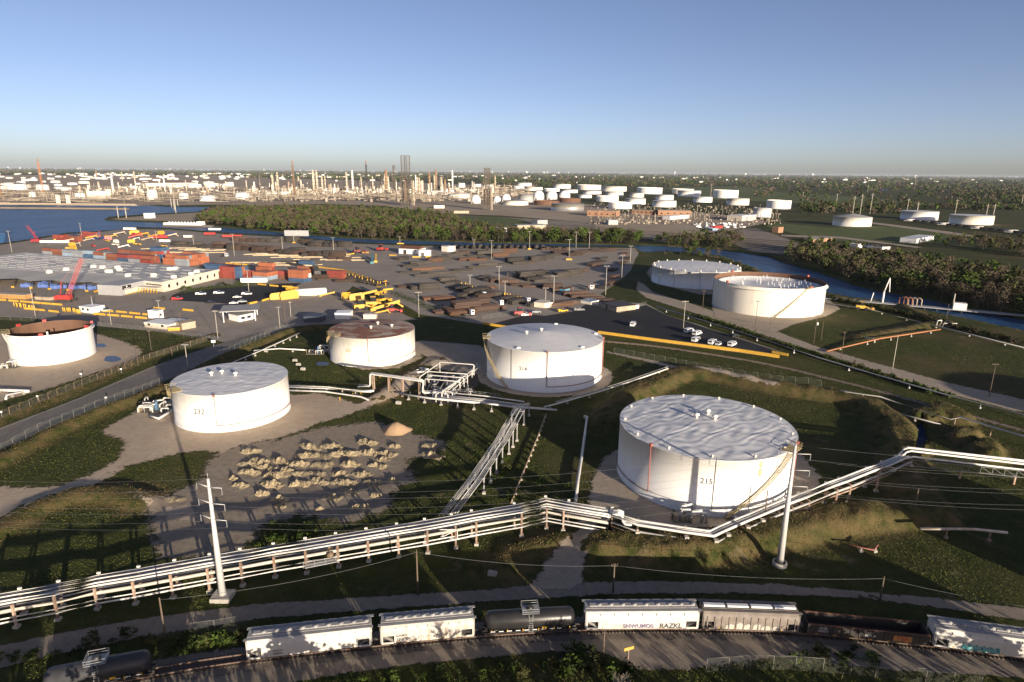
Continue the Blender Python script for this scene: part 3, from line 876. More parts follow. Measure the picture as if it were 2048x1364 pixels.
X, Y, R, Hh = 122.56, 421.25, 28.6, 10.7
t = tank('storage_tank', 'wide shaded white tank ringed with small roof vents behind the floating roof tank', X, Y, R, Hh, M_white, ('wrinkle', 0.6, 0.7), n=128)
for k in range(18):
    aa = 2 * math.pi * k / 18; vent(t, (R - .9) * math.cos(aa), (R - .9) * math.sin(aa), Hh, 1.1)
for aa in (wang(X, Y, R, 1349, 560)[0], wang(X, Y, R, 1400, 565)[0]): wall_pipe(t, R, aa, 0.4, Hh, M_galv)

# ---- tanks beside the picture on the right (long shadows reach into it; the second is added for shade)
tank('storage_tank', 'white tank standing beyond the right edge of the view', 212.0, 136.0, 20.0, 13.0, M_white, ('cone', 0.6), n=64)
tank('storage_tank', 'unseen tall white tank added beyond the right edge to shade the ditch ground', 131.0, 72.0, 17.0, 14.6, M_white, ('cone', 0.5), n=64)  # unseen tank, added to darken the low ground right of the dike

# ------------------------------------------------------------------ pipes and racks
def offset_line(pts, d):
    """shift a ground polyline sideways (to its left when d > 0); pts are Vectors"""
    out = []
    for i, P in enumerate(pts):
        n = Vector((0, 0, 0))
        dirs = []
        if i > 0: dirs.append((P - pts[i - 1]))
        if i < len(pts) - 1: dirs.append((pts[i + 1] - P))
        ns = []
        for q in dirs:
            q = Vector((q.x, q.y, 0)).normalized(); ns.append(Vector((-q.y, q.x, 0)))
        m = sum(ns, Vector()).normalized()
        k = 1.0 / max(0.4, m.dot(ns[0]))
        out.append(P + m * (d * k))
    return out

def pipe_part(name, pts, r, m, root, n=7):
    p = MB(); p.path(pts, r, n)
    return p.build(name, m, root, org=root.location)

def pipe_thing(name, label, pts, r, m, sup=8.0, cat='pipeline', group=None, n=7, supm=None, blocks=True):
    """one free-standing pipe with its own little supports"""
    pts = [Vector(p) for p in pts]
    root = empty(name, (pts[0].x, pts[0].y, 0), 0, label, cat, group)
    pipe_part('pipe', pts, r, m, root, n)
    if sup:
        L = 0
        for a, b in zip(pts[:-1], pts[1:]):
            seg = (b - a).length
            k = max(1, int(seg / sup))
            for j in range(k):
                p = a + (b - a) * ((j + .5) / k)
                g = hz(p.x, p.y)
                if p.z - g < 0.3: continue
                s = MB(); s.box((p.x, p.y, (p.z - r + g) / 2), (.22, .22, p.z - r - g))
                if blocks: s.box((p.x, p.y, g + .2), (.6, .6, .5))
                s.build('support', supm or M_conc, root, org=root.location)
    return root

# front rack: (top pixel, foot pixel) of the front posts
FR = [((-52, 1222), (-44, 1272)), ((24, 1208), (34, 1255)), ((109, 1192), (117, 1240)), ((190, 1175), (196, 1218)), ((267, 1162), (272, 1208)), ((340, 1148), (347, 1196)), ((413, 1135), (420, 1184)), ((481, 1123), (486, 1172)),
      ((548, 1112), (551, 1155)), ((612, 1101), (614, 1147)), ((675, 1090), (678, 1134)), ((736, 1080), (738, 1123)), ((796, 1070), (798, 1114)), ((854, 1060), (856, 1107)), ((910, 1050), (912, 1097)), ((952, 1042), (953, 1090)),
      ((1042, 1026), (1043, 1073)), ((1093, 1015), (1093, 1058)), ((1126, 1020), (1126, 1067)), ((1219, 1036), (1218, 1081))]
FR2 = [((1219, 1036), (1218, 1081)), ((1273, 1057), (1273, 1088)), ((1371, 1072), (1371, 1101)), ((1430, 1080), (1430, 1106)), ((1455, 1068), (1454, 1096)), ((1494, 1051), (1493, 1078)), ((1523, 1038), (1523, 1064)), ((1583, 1013), (1582, 1042)), ((1617, 1000), (1615, 1031)),
       ((1672, 978), (1669, 1018)), ((1702, 968), (1696, 1006)), ((1757, 946), (1752, 983)), ((1784, 934), (1783, 962)), ((1818, 918), (1818, 950))]
def rack(name, label, posts, width, tiers, extra_posts=True):
    """tiers: list of (offset behind the front post, drop below the top, radius, material)"""
    feet = [at(*b) for a, b in posts]
    tops = [Vector((f.x, f.y, aty(a[0], a[1], f))) for f, (a, b) in zip(feet, posts)]
    root = empty(name, (feet[0].x, feet[0].y, 0), 0, label, 'pipe rack')
    back = offset_line(feet, width)
    for i, (f, tp, bk) in enumerate(zip(feet, tops, back)):
        for q, nm in ((f, 'post'), (bk, 'post')):
            g = hz(q.x, q.y)
            s = MB(); s.box((q.x, q.y, (tp.z + g) / 2 - .1), (.34, .34, tp.z - g)); s.build(nm, M_post, root, org=root.location)
            s = MB(); s.box((q.x, q.y, g + .2), (.8, .8, .5)); s.build('footing', M_conc, root, org=root.location)
        s = MB()
        for dz in (0.22, 1.75):
            s.beam((f.x, f.y, tp.z - dz), (bk.x, bk.y, tp.z - dz), .28)
        s.build('crossbeam', M_post, root, org=root.location)
        e = (bk - f).normalized()
        s = MB(); s.box((bk.x + e.x * .3, bk.y + e.y * .3, tp.z + .25), (.5, .3, .35)); s.build('end_stop', M_cream, root, org=root.location)
    for off, drop, r, m in tiers:
        pl = offset_line(feet, off)
        pts = [Vector((q.x, q.y, tp.z - drop + r)) for q, tp in zip(pl, tops)]
        pipe_part('pipe', pts, r, m, root)
    return root, tops
rack1, tops1 = rack('pipe_rack', 'long pipe rack carrying bright white pipes across the foreground', FR, 3.4,
     [(0.15, 0.05, .17, M_pipe), (0.85, 0.05, .21, M_pipe), (1.5, 0.05, .14, M_gpipe), (2.1, 0.05, .18, M_pipe), (2.75, 0.05, .13, M_gpipe), (3.25, .05, .12, M_pipe),
      (0.25, 1.58, .30, mat('tan_pipe', (.52, .47, .40), (.42, .37, .31), 1.2, .6)), (1.6, 1.6, .22, M_gpipe), (2.6, 1.6, .22, M_gpipe), (0.1, 2.55, .12, M_pipe), (-0.3, 3.05, .16, M_pipe)])
rack2, tops2 = rack('pipe_rack', 'lower pipe rack bending past tank 215 towards the right', FR2, 2.6,
     [(0.1, 1.0, .26, M_gpipe), (0.9, .05, .28, M_pipe), (1.7, .05, .24, M_pipe), (2.4, .05, .30, M_pipe), (0.1, 1.75, .16, M_post)])
# access walkway and valve on the front rack
p0 = at(614, 1147); p1 = at(678, 1134)
s = MB(); s.beam((p0.x, p0.y - .8, 2.0), (p1.x, p1.y - .8, 2.0), 1.2, .12); wk = s.build('walkway', M_galv, rack1, org=rack1.location)
railing('walkway_railing', [(p0.x - rack1.location.x, p0.y - 1.4 - rack1.location.y, 2.0), (p1.x - rack1.location.x, p1.y - 1.4 - rack1.location.y, 2.0)], M_galv, wk)
s = MB(); c = (p0 + p1) / 2; s.tube((c.x + 1, c.y, 3.1), (c.x + 2, c.y + .1, 3.1), .55, n=12); s.lathe([(.1, 0), (.1, .9), (.45, .9), (.45, 1.0)], 10, (c.x + 1.5, c.y, 3.5)); s.build('valve', mat('valve_brown', (.2, .14, .09), None, 2, .7), rack1, org=rack1.location)
# small braced platform where the diagonal rack comes in
q = at(880, 1098); s = MB()
for dx in (0, 3.4): s.beam((q.x + dx, q.y, 2.4), (q.x + dx, q.y, 4.2), .14)
s.beam((q.x, q.y, 2.4), (q.x + 3.4, q.y, 4.2), .14); s.beam((q.x, q.y, 4.2), (q.x + 3.4, q.y, 4.2), .14); s.beam((q.x, q.y, 2.4), (q.x, q.y, 4.2), .14); s.beam((q.x, q.y, 2.4), (q.x + 1.7, q.y, 4.2), .1)
s.build('bracket', M_pipe, rack1, org=rack1.location)
# loop between the two racks
A = tops1[-1]; s = MB()
for k, (o, r) in enumerate(((0.9, .26), (1.7, .22), (2.4, .26))):
    q = offset_line([Vector((t_.x, t_.y, 0)) for t_ in tops1[-2:]], o)[-1]
    zt = tops1[-1].z + .2
    pipe_part('expansion_loop', [Vector((q.x - .3, q.y, zt)), Vector((q.x + 1.6, q.y + .2, zt)), Vector((q.x + 2.3, q.y + .2, zt - .3)), Vector((q.x + 2.4, q.y + .1, zt - 1.5)), Vector((q.x + 2.9, q.y - .1, zt - 2.0)), Vector((q.x + 4.2, q.y - .3, zt - 2.05))], r, M_pipe, rack2)

# raised pipes leading off to the right over the ditch
B = tops2[-1]
root = empty('pipe_bridge', (B.x, B.y, 0), 0, 'white twin pipes on a dark trussed bridge leaving at the right edge', 'pipe bridge')
e0 = at(1818, 950); e1 = at(2150, 985)
d = Vector((e1.x - e0.x, e1.y - e0.y, 0))
zt = B.z
for j, (o, r, dz) in enumerate(((2.6, .3, 1.5), (1.6, .26, 1.1), (0.4, .22, .1))):
    y0 = e0 + Vector((0, o, 0)); y1 = e1 + Vector((0, o, 0))
    pts = [Vector((y0.x - 3.2, y0.y - 1.0, zt + .1)), Vector((y0.x - 1.4, y0.y - .3, zt + .25)), Vector((y0.x - .6, y0.y, zt + dz)), Vector((y0.x + .6, y0.y + .2, zt + dz + .2)), Vector((y1.x, y1.y, zt + dz - .4))]
    pipe_part('pipe', pts, r, M_pipe, root)
s = MB(); n = 14
for k in range(n):
    a = e0 + d * (k / n); b = e0 + d * ((k + 1) / n)
    for z in (zt - .2, zt - 1.8): s.beam((a.x, a.y, z), (b.x, b.y, z), .16)
    s.beam((a.x, a.y, zt - .2), (a.x, a.y, zt - 1.8), .12); s.beam((a.x, a.y, zt - .2), (b.x, b.y, zt - 1.8), .1)
s.build('truss', mat('truss_grey', (.16, .16, .16), None, 1, .7), root, org=root.location)
for k in (0.0, 0.33, 0.66):
    a = e0 + d * k; s = MB(); s.box((a.x, a.y + 1, (zt - 1.8) / 2), (.4, .4, zt - 1.8)); s.build('post', M_post, root, org=root.location)

# diagonal rack from the front rack up to the manifold
feetR = [(962, 1000), (968, 987), (981, 965), (993, 946), (1005, 925), (1018, 908), (1026, 894), (1034, 882), (1048, 850), (1058, 832)]
fR = [at(*q) for q in feetR]
fR[0] = at(915, 1062)
fL = [f + (Vector((-3.5, -.9, 0))) for f in fR]
dr = empty('pipe_rack', (fR[0].x, fR[0].y, 0), 0, 'diagonal pipe rack packed with thin white pipes leading up to the valve manifold', 'pipe rack')
hts = [3.9, 3.9, 3.9, 3.9, 3.9, 4.1, 4.6, 5.0, 4.4, 4.0]
for f, l, h_ in zip(fR[1:], fL[1:], hts[1:]):
    for q in (f, l):
        s = MB(); s.box((q.x, q.y, h_ / 2), (.28, .28, h_)); s.build('post', M_galv, dr, org=dr.location)
    s = MB(); s.box((f.x, f.y, .2), (.8, .8, .5)); s.build('footing', M_conc, dr, org=dr.location)
    s = MB(); s.beam((f.x + .2, f.y, h_ - .1), (l.x - .2, l.y, h_ - .1), .25); s.build('crossbeam', M_galv, dr, org=dr.location)
for k in range(9):
    u = k / 8
    if k == 4: continue
    pts = [Vector((f.x + (l.x - f.x) * u, f.y + (l.y - f.y) * u, h_ + .15)) for f, l, h_ in zip(fR, fL, hts)]
    pipe_part('pipe', pts, .10 + .05 * (k % 3 == 0), M_pipe if k % 2 else M_gpipe, dr, 6)
s = MB()
for k in range(34):
    f = fR[0].lerp(fR[-1], 0)  # grating segments follow the polyline
    i = min(len(fR) - 2, int(k / 34 * (len(fR) - 1))); w_ = k / 34 * (len(fR) - 1) - i
    a = fR[i].lerp(fR[i + 1], w_); l = fL[i].lerp(fL[i + 1], w_); hh = hts[i] + (hts[i + 1] - hts[i]) * w_
    c = a.lerp(l, .5); s.box((c.x, c.y, hh + .2), (.5, .55, .05), rz=math.atan2(fR[-1].y - fR[0].y, fR[-1].x - fR[0].x) - math.pi / 2)
s.build('walkway_grating', M_galv, dr, org=dr.location)

# pipe run along the foot of tank 214 to the manifold
L1 = [at(800, 797), at(860, 806), at(960, 816), at(1040, 828), at(1112, 834)]
root = empty('pipe_run', L1[0], 0, 'low run of thick white pipes on short supports below the manifold', 'pipeline')
for o, z, r, sl in ((0, 1.6, .34, slice(0, 3)), (0.9, 1.5, .30, slice(1, 4)), (1.9, 1.5, .32, slice(1, 5)), (2.9, 1.6, .2, slice(1, 4)), (3.6, 1.6, .2, slice(1, 4)), (4.6, 2.3, .2, slice(1, 4))):
    pl = offset_line(L1, o)[sl]
    pipe_part('pipe', [Vector((q.x, q.y, z)) for q in pl], r, M_pipe if o != 2.9 else M_gpipe, root)
for q in ((817, 800), (849, 806), (882, 811), (915, 816), (948, 820), (983, 824), (1030, 830)):
    f = at(*q); s = MB(); s.box((f.x, f.y + .4, .6), (.3, .3, 1.2)); s.box((f.x, f.y + 2.2, 1.1), (.22, 4.2, .2)); s.build('support', M_galv, root, org=root.location)
    s = MB(); s.box((f.x, f.y + .4, .15), (.9, .9, .5)); s.build('footing', M_conc, root, org=root.location)
railing('walkway_railing', [(at(1000, 812) - root.location) + Vector((0, 3.5, 1.6)), (at(860, 795) - root.location) + Vector((0, 3.5, 1.6))], M_galv, root)

# pipes from tank 232 to the road crossing, and the crossing bridge
root = empty('pipe_run', at(578, 785), 0, 'low white pipes running right from tank 232 on small stands', 'pipeline')
for o, z, r in ((0, 1.1, .30), (1.0, 1.9, .26), (1.9, 1.9, .34)):
    pl = offset_line([at(560, 786), at(650, 790), at(722, 797 if o else 800)], o)
    pts = [Vector((q.x, q.y, z)) for q in pl]
    if not o: pts += [pts[-1] + Vector((2.2, -1.2, -.4)), pts[-1] + Vector((4.0, -2.0, -1.2))]
    else: pts += [pts[-1] + Vector((2.6 + o * .4, .2, 0))]
    pipe_part('pipe', pts, r, M_pipe, root)
for q in ((595, 778), (624, 780), (655, 782), (686, 785), (712, 789)):
    f = at(*q); s = MB(); s.box((f.x, f.y - .6, .5), (.3, .3, 1.0)); s.box((f.x, f.y + .8, .9), (.25, 3, .2)); s.box((f.x, f.y - .6, .12), (.9, .9, .4)); s.build('support', M_conc, root, org=root.location)
root = empty('pipe_bridge', at(740, 782), 0, 'white pipe bridge stepping up over the gravel track between tanks', 'pipe bridge')
a = at(741, 783); b = at(846, 798)
for o, r in ((0, .30), (.8, .26), (1.5, .26)):
    v = Vector((0, o, 0)); z = 6.0
    pts = [a + v + Vector((-4, -.2, 1.8)), a + v + Vector((-.4, 0, 1.8)), a + v + Vector((0, 0, 2.2)), a + v + Vector((0, 0, z - .3)), a + v + Vector((.4, 0, z)), b + v + Vector((-.5, 0, z)), b + v + Vector((0, 0, z - .4)), b + v + Vector((0, 0, 2.4)), b + v + Vector((.5, .1, 2.0)), b + v + Vector((7.0 - o, 1.2, 2.0))]
    pipe_part('pipe', pts, r, M_pipe, root)
for f in (0.06, 0.36, 0.62, 0.93):
    q = a.lerp(b, f)
    for dy in (-.3, 1.9):
        s = MB(); s.box((q.x, q.y + dy, 2.85), (.3, .3, 5.7)); s.box((q.x, q.y + dy, .2), (.8, .8, .5)); s.build('post', M_post, root, org=root.location)

# valve manifold between tanks 233 and 214
mo = at(880, 775)
root = empty('valve_manifold', mo, 0, 'tangle of white valve pipes and loops between the tanks', 'manifold')
def rect_pipe(p0, p1, zt, zb, r=.24, m=None):
    a = at(*p0); b = at(*p1)
    pipe_part('pipe', [Vector((a.x, a.y, zb)), Vector((a.x, a.y, zt - .3)), a + (b - a).normalized() * .4 + Vector((0, 0, zt)), b - (b - a).normalized() * .4 + Vector((0, 0, zt)), Vector((b.x, b.y, zt - .3)), Vector((b.x, b.y, zb))], r, m or M_pipe, root, 6)
for (p0, p1, zt) in (((878, 746), (948, 752), 4.2), ((856, 766), (935, 772), 4.2), ((858, 772), (928, 778), 3.9), ((850, 778), (920, 784), 3.6), ((880, 748), (840, 778), 4.2), ((948, 753), (872, 806), 2.8), ((956, 740), (890, 800), 2.4), ((944, 758), (884, 804), 3.2), ((866, 800), (896, 806), 3.0), ((868, 794), (905, 800), 2.6), ((960, 742), (905, 792), 2.0)):
    rect_pipe(p0, p1, zt, .3, .2)
random.seed(11)
for k in range(34):
    x, y = random.uniform(852, 945), random.uniform(752, 795)
    f = at(x, y); s = MB(); s.tube((f.x, f.y, 0), (f.x, f.y, 1.0 + random.random()), .16, n=6); s.lathe([(.05, 0), (.42, .02), (.42, .1), (.05, .12)], 8, (f.x, f.y, 1.6 + random.random() * .6)); s.tube((f.x - .7, f.y, .9), (f.x + .7, f.y, .9), .26, n=7)
    s.build('valve', random.choice((M_pipe, M_galv, M_galv, M_dark)), root, org=root.location)
for k in range(7):
    a = at(858 + k * 13, 754 + k * .5); b = at(838 + k * 11, 792 + k * 1.5)
    pipe_part('pipe', [a + Vector((0, 0, .8)), b + Vector((0, 0, .8))], .2, random.choice((M_gpipe, M_pipe)), root, 6)
s = MB(); q = [at(845, 800), at(860, 750), at(950, 752), at(945, 790), at(905, 812)]
sheet('manifold_basin', [(838, 800), (858, 748), (955, 748), (958, 770), (908, 812), (850, 806)], mat('oil_stained_earth', (.035, .03, .025), (.06, .05, .04), .5, .9, kind='pos'), 0.12, 2.5)

# valve sets beside tanks 232, 233 and the left tank
def valve_set(label, px, py, n, spread, seed):
    o = at(px, py); root = empty('valve_set', o, 0, label, 'valve set')
    random.seed(seed)
    for k in range(n):
        x = random.uniform(-spread, spread); y = random.uniform(-spread * .6, spread * .6); L = random.uniform(1.5, 4.5); hgt = random.uniform(.8, 2.6)
        a = random.choice((0, 0, math.pi / 2, .4)); c, s_ = math.cos(a) * L, math.sin(a) * L
        pipe_part('pipe', [o + Vector((x, y, .1)), o + Vector((x, y, hgt)), o + Vector((x + c * .1, y + s_ * .1, hgt + .3)), o + Vector((x + c * .9, y + s_ * .9, hgt + .3)), o + Vector((x + c, y + s_, hgt)), o + Vector((x + c, y + s_, .1))], random.uniform(.16, .3), random.choice((M_pipe, M_pipe, M_gpipe)), root, 6)
    for k in range(n):
        s = MB(); x = random.uniform(-spread, spread); y = random.uniform(-spread * .6, spread * .6); s.tube((x, y, .1), (x, y, 1.6), .1, n=5); s.lathe([(.05, 0), (.4, .02), (.4, .1), (.05, .12)], 8, (x, y, 1.6)); s.build('valve', random.choice((M_galv, M_dark, M_stair)), root)
    if 'motor' in label or '232' in label: s = MB(); s.box((spread * .25, 0, .9), (.8, .8, 1.8)); s.lathe([(.4, 0), (.4, .9), (0, 1.1)], 10, (spread * .25, 0, 1.8)); s.build('pump_motor', mat('motor_blue', (.08, .16, .26), None, 2, .5), root)
    s = MB(); s.box((0, 0, .08), (spread * 1.7, spread * 1.1, .16)); s.build('plinth', mat('stained_concrete', (.2, .17, .13), (.1, .085, .07), .6, .9), root)
valve_set('cluster of looping white pipes and valves at the left foot of tank 232', 305, 820, 12, 5.5, 3)
valve_set('valve skid with blue motor left of the rust roofed tank', 632, 706, 6, 4.0, 5)
valve_set('yellowish valve cluster at the foot of the open topped tank', 22, 735, 5, 3.0, 8)
valve_set('small dark pump cluster at the near foot of tank 215', 1362, 1040, 5, 2.2, 9)
pipe_thing('pipeline', 'white pipes slanting from the valve cluster into tank 232', [at(300, 838) + Vector((0, 0, .8)), at(318, 842) + Vector((0, 0, .8)), at(348, 826) + Vector((0, 0, 1.2))], .42, M_pipe, 0)
pipe_thing('pipeline', 'thin white pipe along the grass left of the rust roofed tank', [at(508, 706) + Vector((0, 0, 1)), at(560, 702) + Vector((0, 0, 1)), at(612, 705) + Vector((0, 0, 1))], .28, M_pipe, 6)
pipe_thing('pipeline', 'white pipe with concrete blocks climbing the bank to the upper left', [at(440, 742) + Vector((0, 0, 1.2)), at(520, 708) + Vector((0, 0, 1.2)), at(560, 690) + Vector((0, 0, 1.2)), at(600, 672) + Vector((0, 0, 1.4))], .22, M_pipe, 5)
pipe_thing('pipeline', 'thick white pipe stub with side outlets on the left verge', [at(-20, 784) + Vector((0, 0, .9)), at(58, 788) + Vector((0, 0, .9))], .5, M_pipe, 6)
pipe_thing('pipeline', 'short white manifold pipe angled in front of the left verge', [at(12, 800) + Vector((0, 0, .3)), at(14, 796) + Vector((0, 0, .9)), at(60, 786) + Vector((0, 0, .9))], .34, M_pipe, 3)
pipe_thing('pipeline', 'pair of long sunlit pipes running up to the dike corner behind tank 214', [at(1088, 820) + Vector((0, 0, 1)), at(1112, 814) + Vector((0, 0, 1)), at(1200, 790) + Vector((0, 0, 1.2)), at(1262, 773) + Vector((0, 0, 1.8)), at(1335, 753) + Vector((0, 0, 3.0))], .26, M_cream, 7)
pipe_thing('pipeline', 'second thin pipe beside the long sunlit pipe near tank 214', [at(1112, 812) + Vector((0, .9, 1)), at(1200, 788) + Vector((0, .9, 1.2)), at(1262, 771) + Vector((0, .9, 1.8)), at(1335, 751) + Vector((0, .9, 3.0))], .2, M_gpipe, 0)
pipe_thing('pipeline', 'single white pipe lying alone across the dark grass left of tank 215', [at(1168, 838) + Vector((0, 0, .8)), at(1174, 840) + Vector((0, 0, .9)), at(1166, 900) + Vector((0, 0, .8)), at(1156, 965) + Vector((0, 0, .8)), at(1151, 1010) + Vector((0, 0, .6))], .38, M_pipe, 7)
pipe_thing('pipeline', 'rusty thin pipe on square concrete blocks between the racks', [at(1092, 832) + Vector((0, 0, .7)), at(1076, 876) + Vector((0, 0, .7)), at(1050, 940) + Vector((0, 0, .7)), at(1022, 1012) + Vector((0, 0, .7))], .16, mat('tan_rust_pipe', (.36, .28, .2), (.24, .14, .09), 1, .8), 3.2)
pipe_thing('pipeline', 'white pipe zigzagging along the top of the dike on the right', [at(1678, 798) + Vector((0, 0, 2.9)), at(1690, 801) + Vector((0, 0, 3.0)), at(1758, 812) + Vector((0, 0, 3)), at(1898, 857) + Vector((0, 0, 2.6)), at(1917, 852) + Vector((0, 0, 2.8)), at(2048, 892) + Vector((0, 0, 2.6)), at(2110, 912) + Vector((0, 0, 2.6))], .26, M_gpipe, 12, supm=M_post, blocks=False)
pipe_thing('pipeline', 'short grey pipe below the zigzag pipe over the ditch', [at(1780, 833) + Vector((0, 0, 1.6)), at(1880, 858) + Vector((0, 0, 1.4))], .2, M_gpipe, 9)
pipe_thing('pipeline', 'long orange brown pipe crossing the green field', [at(1652, 705) + Vector((0, 0, .5)), at(1760, 684) + Vector((0, 0, 1.6)), at(1880, 663) + Vector((0, 0, 1.0))], .3, mat('orange_pipe', (.42, .17, .07), (.3, .13, .06), 1, .7), 14)
pipe_thing('pipeline', 'small white bent pipe beside the orange field pipe', [at(1728, 681) + Vector((0, 0, 1.5)), at(1748, 684) + Vector((0, 0, 1.5)), at(1749, 686) + Vector((0, 0, .3))], .26, M_pipe, 5)
pipe_thing('pipeline', 'raised grey pipeline following the gravel road on the right', [at(x, y) + Vector((0, 0, 1.5)) for x, y in ((1312, 618), (1400, 645), (1540, 690), (1640, 724), (1760, 760), (1880, 795), (2048, 840), (2120, 860))], .24, M_gpipe, 14, supm=M_galv)
pipe_thing('pipeline', 'grey pipeline along the foot of the river bank', [at(x, y) + Vector((0, 0, .9)) for x, y in ((1655, 610), (1740, 622), (1840, 648), (1905, 664), (2048, 700))], .28, M_gpipe, 14)
pipe_thing('pipeline', 'white and brown pipe end poking out over the ditch at the right', [at(1838, 1075) + Vector((0, 0, 2)), at(1945, 1078) + Vector((0, 0, 2.2)), at(2010, 1085) + Vector((0, 0, 2.2))], .28, mat('banded_pipe', (.70, .62, .5), (.36, .22, .14), .35, .6), 12, supm=M_post)
pipe_thing('pipeline', 'orange bent pipe outlet by the pylon foot on the right', [at(1697, 1100) + Vector((0, 0, 1.0)), at(1746, 1108) + Vector((0, 0, .9)), at(1754, 1100) + Vector((0, 0, 1.1))], .18, M_redpipe, 4)

# ------------------------------------------------------------------ railway and train
TRK = [(-260, 1478), (-80, 1428), (100, 1390), (318, 1347), (505, 1318), (750, 1290), (952, 1271), (1150, 1259), (1280, 1256), (1400, 1257), (1592, 1264), (1850, 1290), (2048, 1316), (2300, 1358)]
def catmull(P, n=24):
    out = []
    for i in range(len(P) - 1):
        p0 = P[max(0, i - 1)]; p1 = P[i]; p2 = P[i + 1]; p3 = P[min(len(P) - 1, i + 2)]
        for k in range(n):
            t = k / n
            out.append(0.5 * ((2 * p1) + (p2 - p0) * t + (2 * p0 - 5 * p1 + 4 * p2 - p3) * t * t + (3 * p1 - p0 - 3 * p2 + p3) * t ** 3))
    out.append(P[-1]); return out
trk = catmull([at(*q) for q in TRK])
acc = [0.0]
for a, b in zip(trk[:-1], trk[1:]): acc.append(acc[-1] + (b - a).length)
def track_at(s):
    import bisect
    i = min(max(bisect.bisect_right(acc, s) - 1, 0), len(trk) - 2)
    f = (s - acc[i]) / (acc[i + 1] - acc[i]); return trk[i].lerp(trk[i + 1], f)
def track_s(px, py):
    P = at(px, py); return acc[min(range(len(trk)), key=lambda i: (trk[i] - P).length)]
bl = [(q.x, q.y) for q in offset_line(trk[::4], 3.3)] + [(q.x, q.y) for q in offset_line(trk[::4], -2.9)][::-1]
sheet('ballast_bed', None, M_ballast, 0.12, 1.2, world_pts=bl, seed=21)
rt = empty('railway_track', trk[0], 0, 'curved railway track under the freight train in the foreground', 'railway track')
M_rail = mat('rail_steel', (.16, .09, .06), (.24, .2, .17), 2, .5, .4)
M_tie = mat('sleeper_timber', (.065, .05, .04), (.10, .08, .065), 1.5, .9, rnd=.3)
for o in (-.75, .75):
    pl = offset_line(trk, o); s = MB()
    for k in range(0, len(pl) - 2, 2): s.beam((pl[k].x, pl[k].y, .42), (pl[k + 2].x, pl[k + 2].y, .42), .12, .2)
    s.build('rail', M_rail, rt, org=rt.location)
tie = MB(); tie.box((0, 0, 0), (.26, 2.6, .2)); tie_me = tie.mesh('sleeper', M_tie)
s0, s1 = track_s(-40, 1420), track_s(2120, 1328)
nt_ = min(296, int((s1 - s0) / .55)); random.seed(3)
for k in range(nt_):
    s_ = s0 + (s1 - s0) * k / nt_; P = track_at(s_); Q = track_at(s_ + .3)
    obj('sleeper', tie_me, rt, (P.x - rt.location.x, P.y - rt.location.y, .22), math.atan2(Q.y - P.y, Q.x - P.x) + random.uniform(-.03, .03))

def truck(root, x, m=None):
    s = MB()
    for y in (-.75, .75):
        for dx in (-.85, .85):
            s.tube((x + dx, y - .07, .98), (x + dx, y + .07, .98), .46, n=14)
        s.box((x, y * 1.22, 1.0), (2.3, .2, .3)); s.box((x, y * 1.22, .85), (.8, .22, .5))
    s.box((x, 0, 1.05), (.5, 2.0, .4)); s.build('wheel_truck', M_dark, root)

def side_text(root, txt, x, z, size, y, m, name='lettering', bold=.0, slant=0):
    me = text_mesh(txt, size, .004, bold)
    me.transform(Matrix(((1, slant, 0, x), (0, 0, -1, y), (0, 1, 0, z), (0, 0, 0, 1))))
    me.materials.clear(); me.materials.append(m); return obj(name, me, root)

def car_frame(name, label, pxa, pxb, cat='rail car'):
    a = track_at(track_s(*pxa)); b = track_at(track_s(*pxb)); c = (a + b) / 2
    root = empty(name, (c.x, c.y, 0.05), math.atan2(b.y - a.y, b.x - a.x), label, cat, None)
    return root, (b - a).length

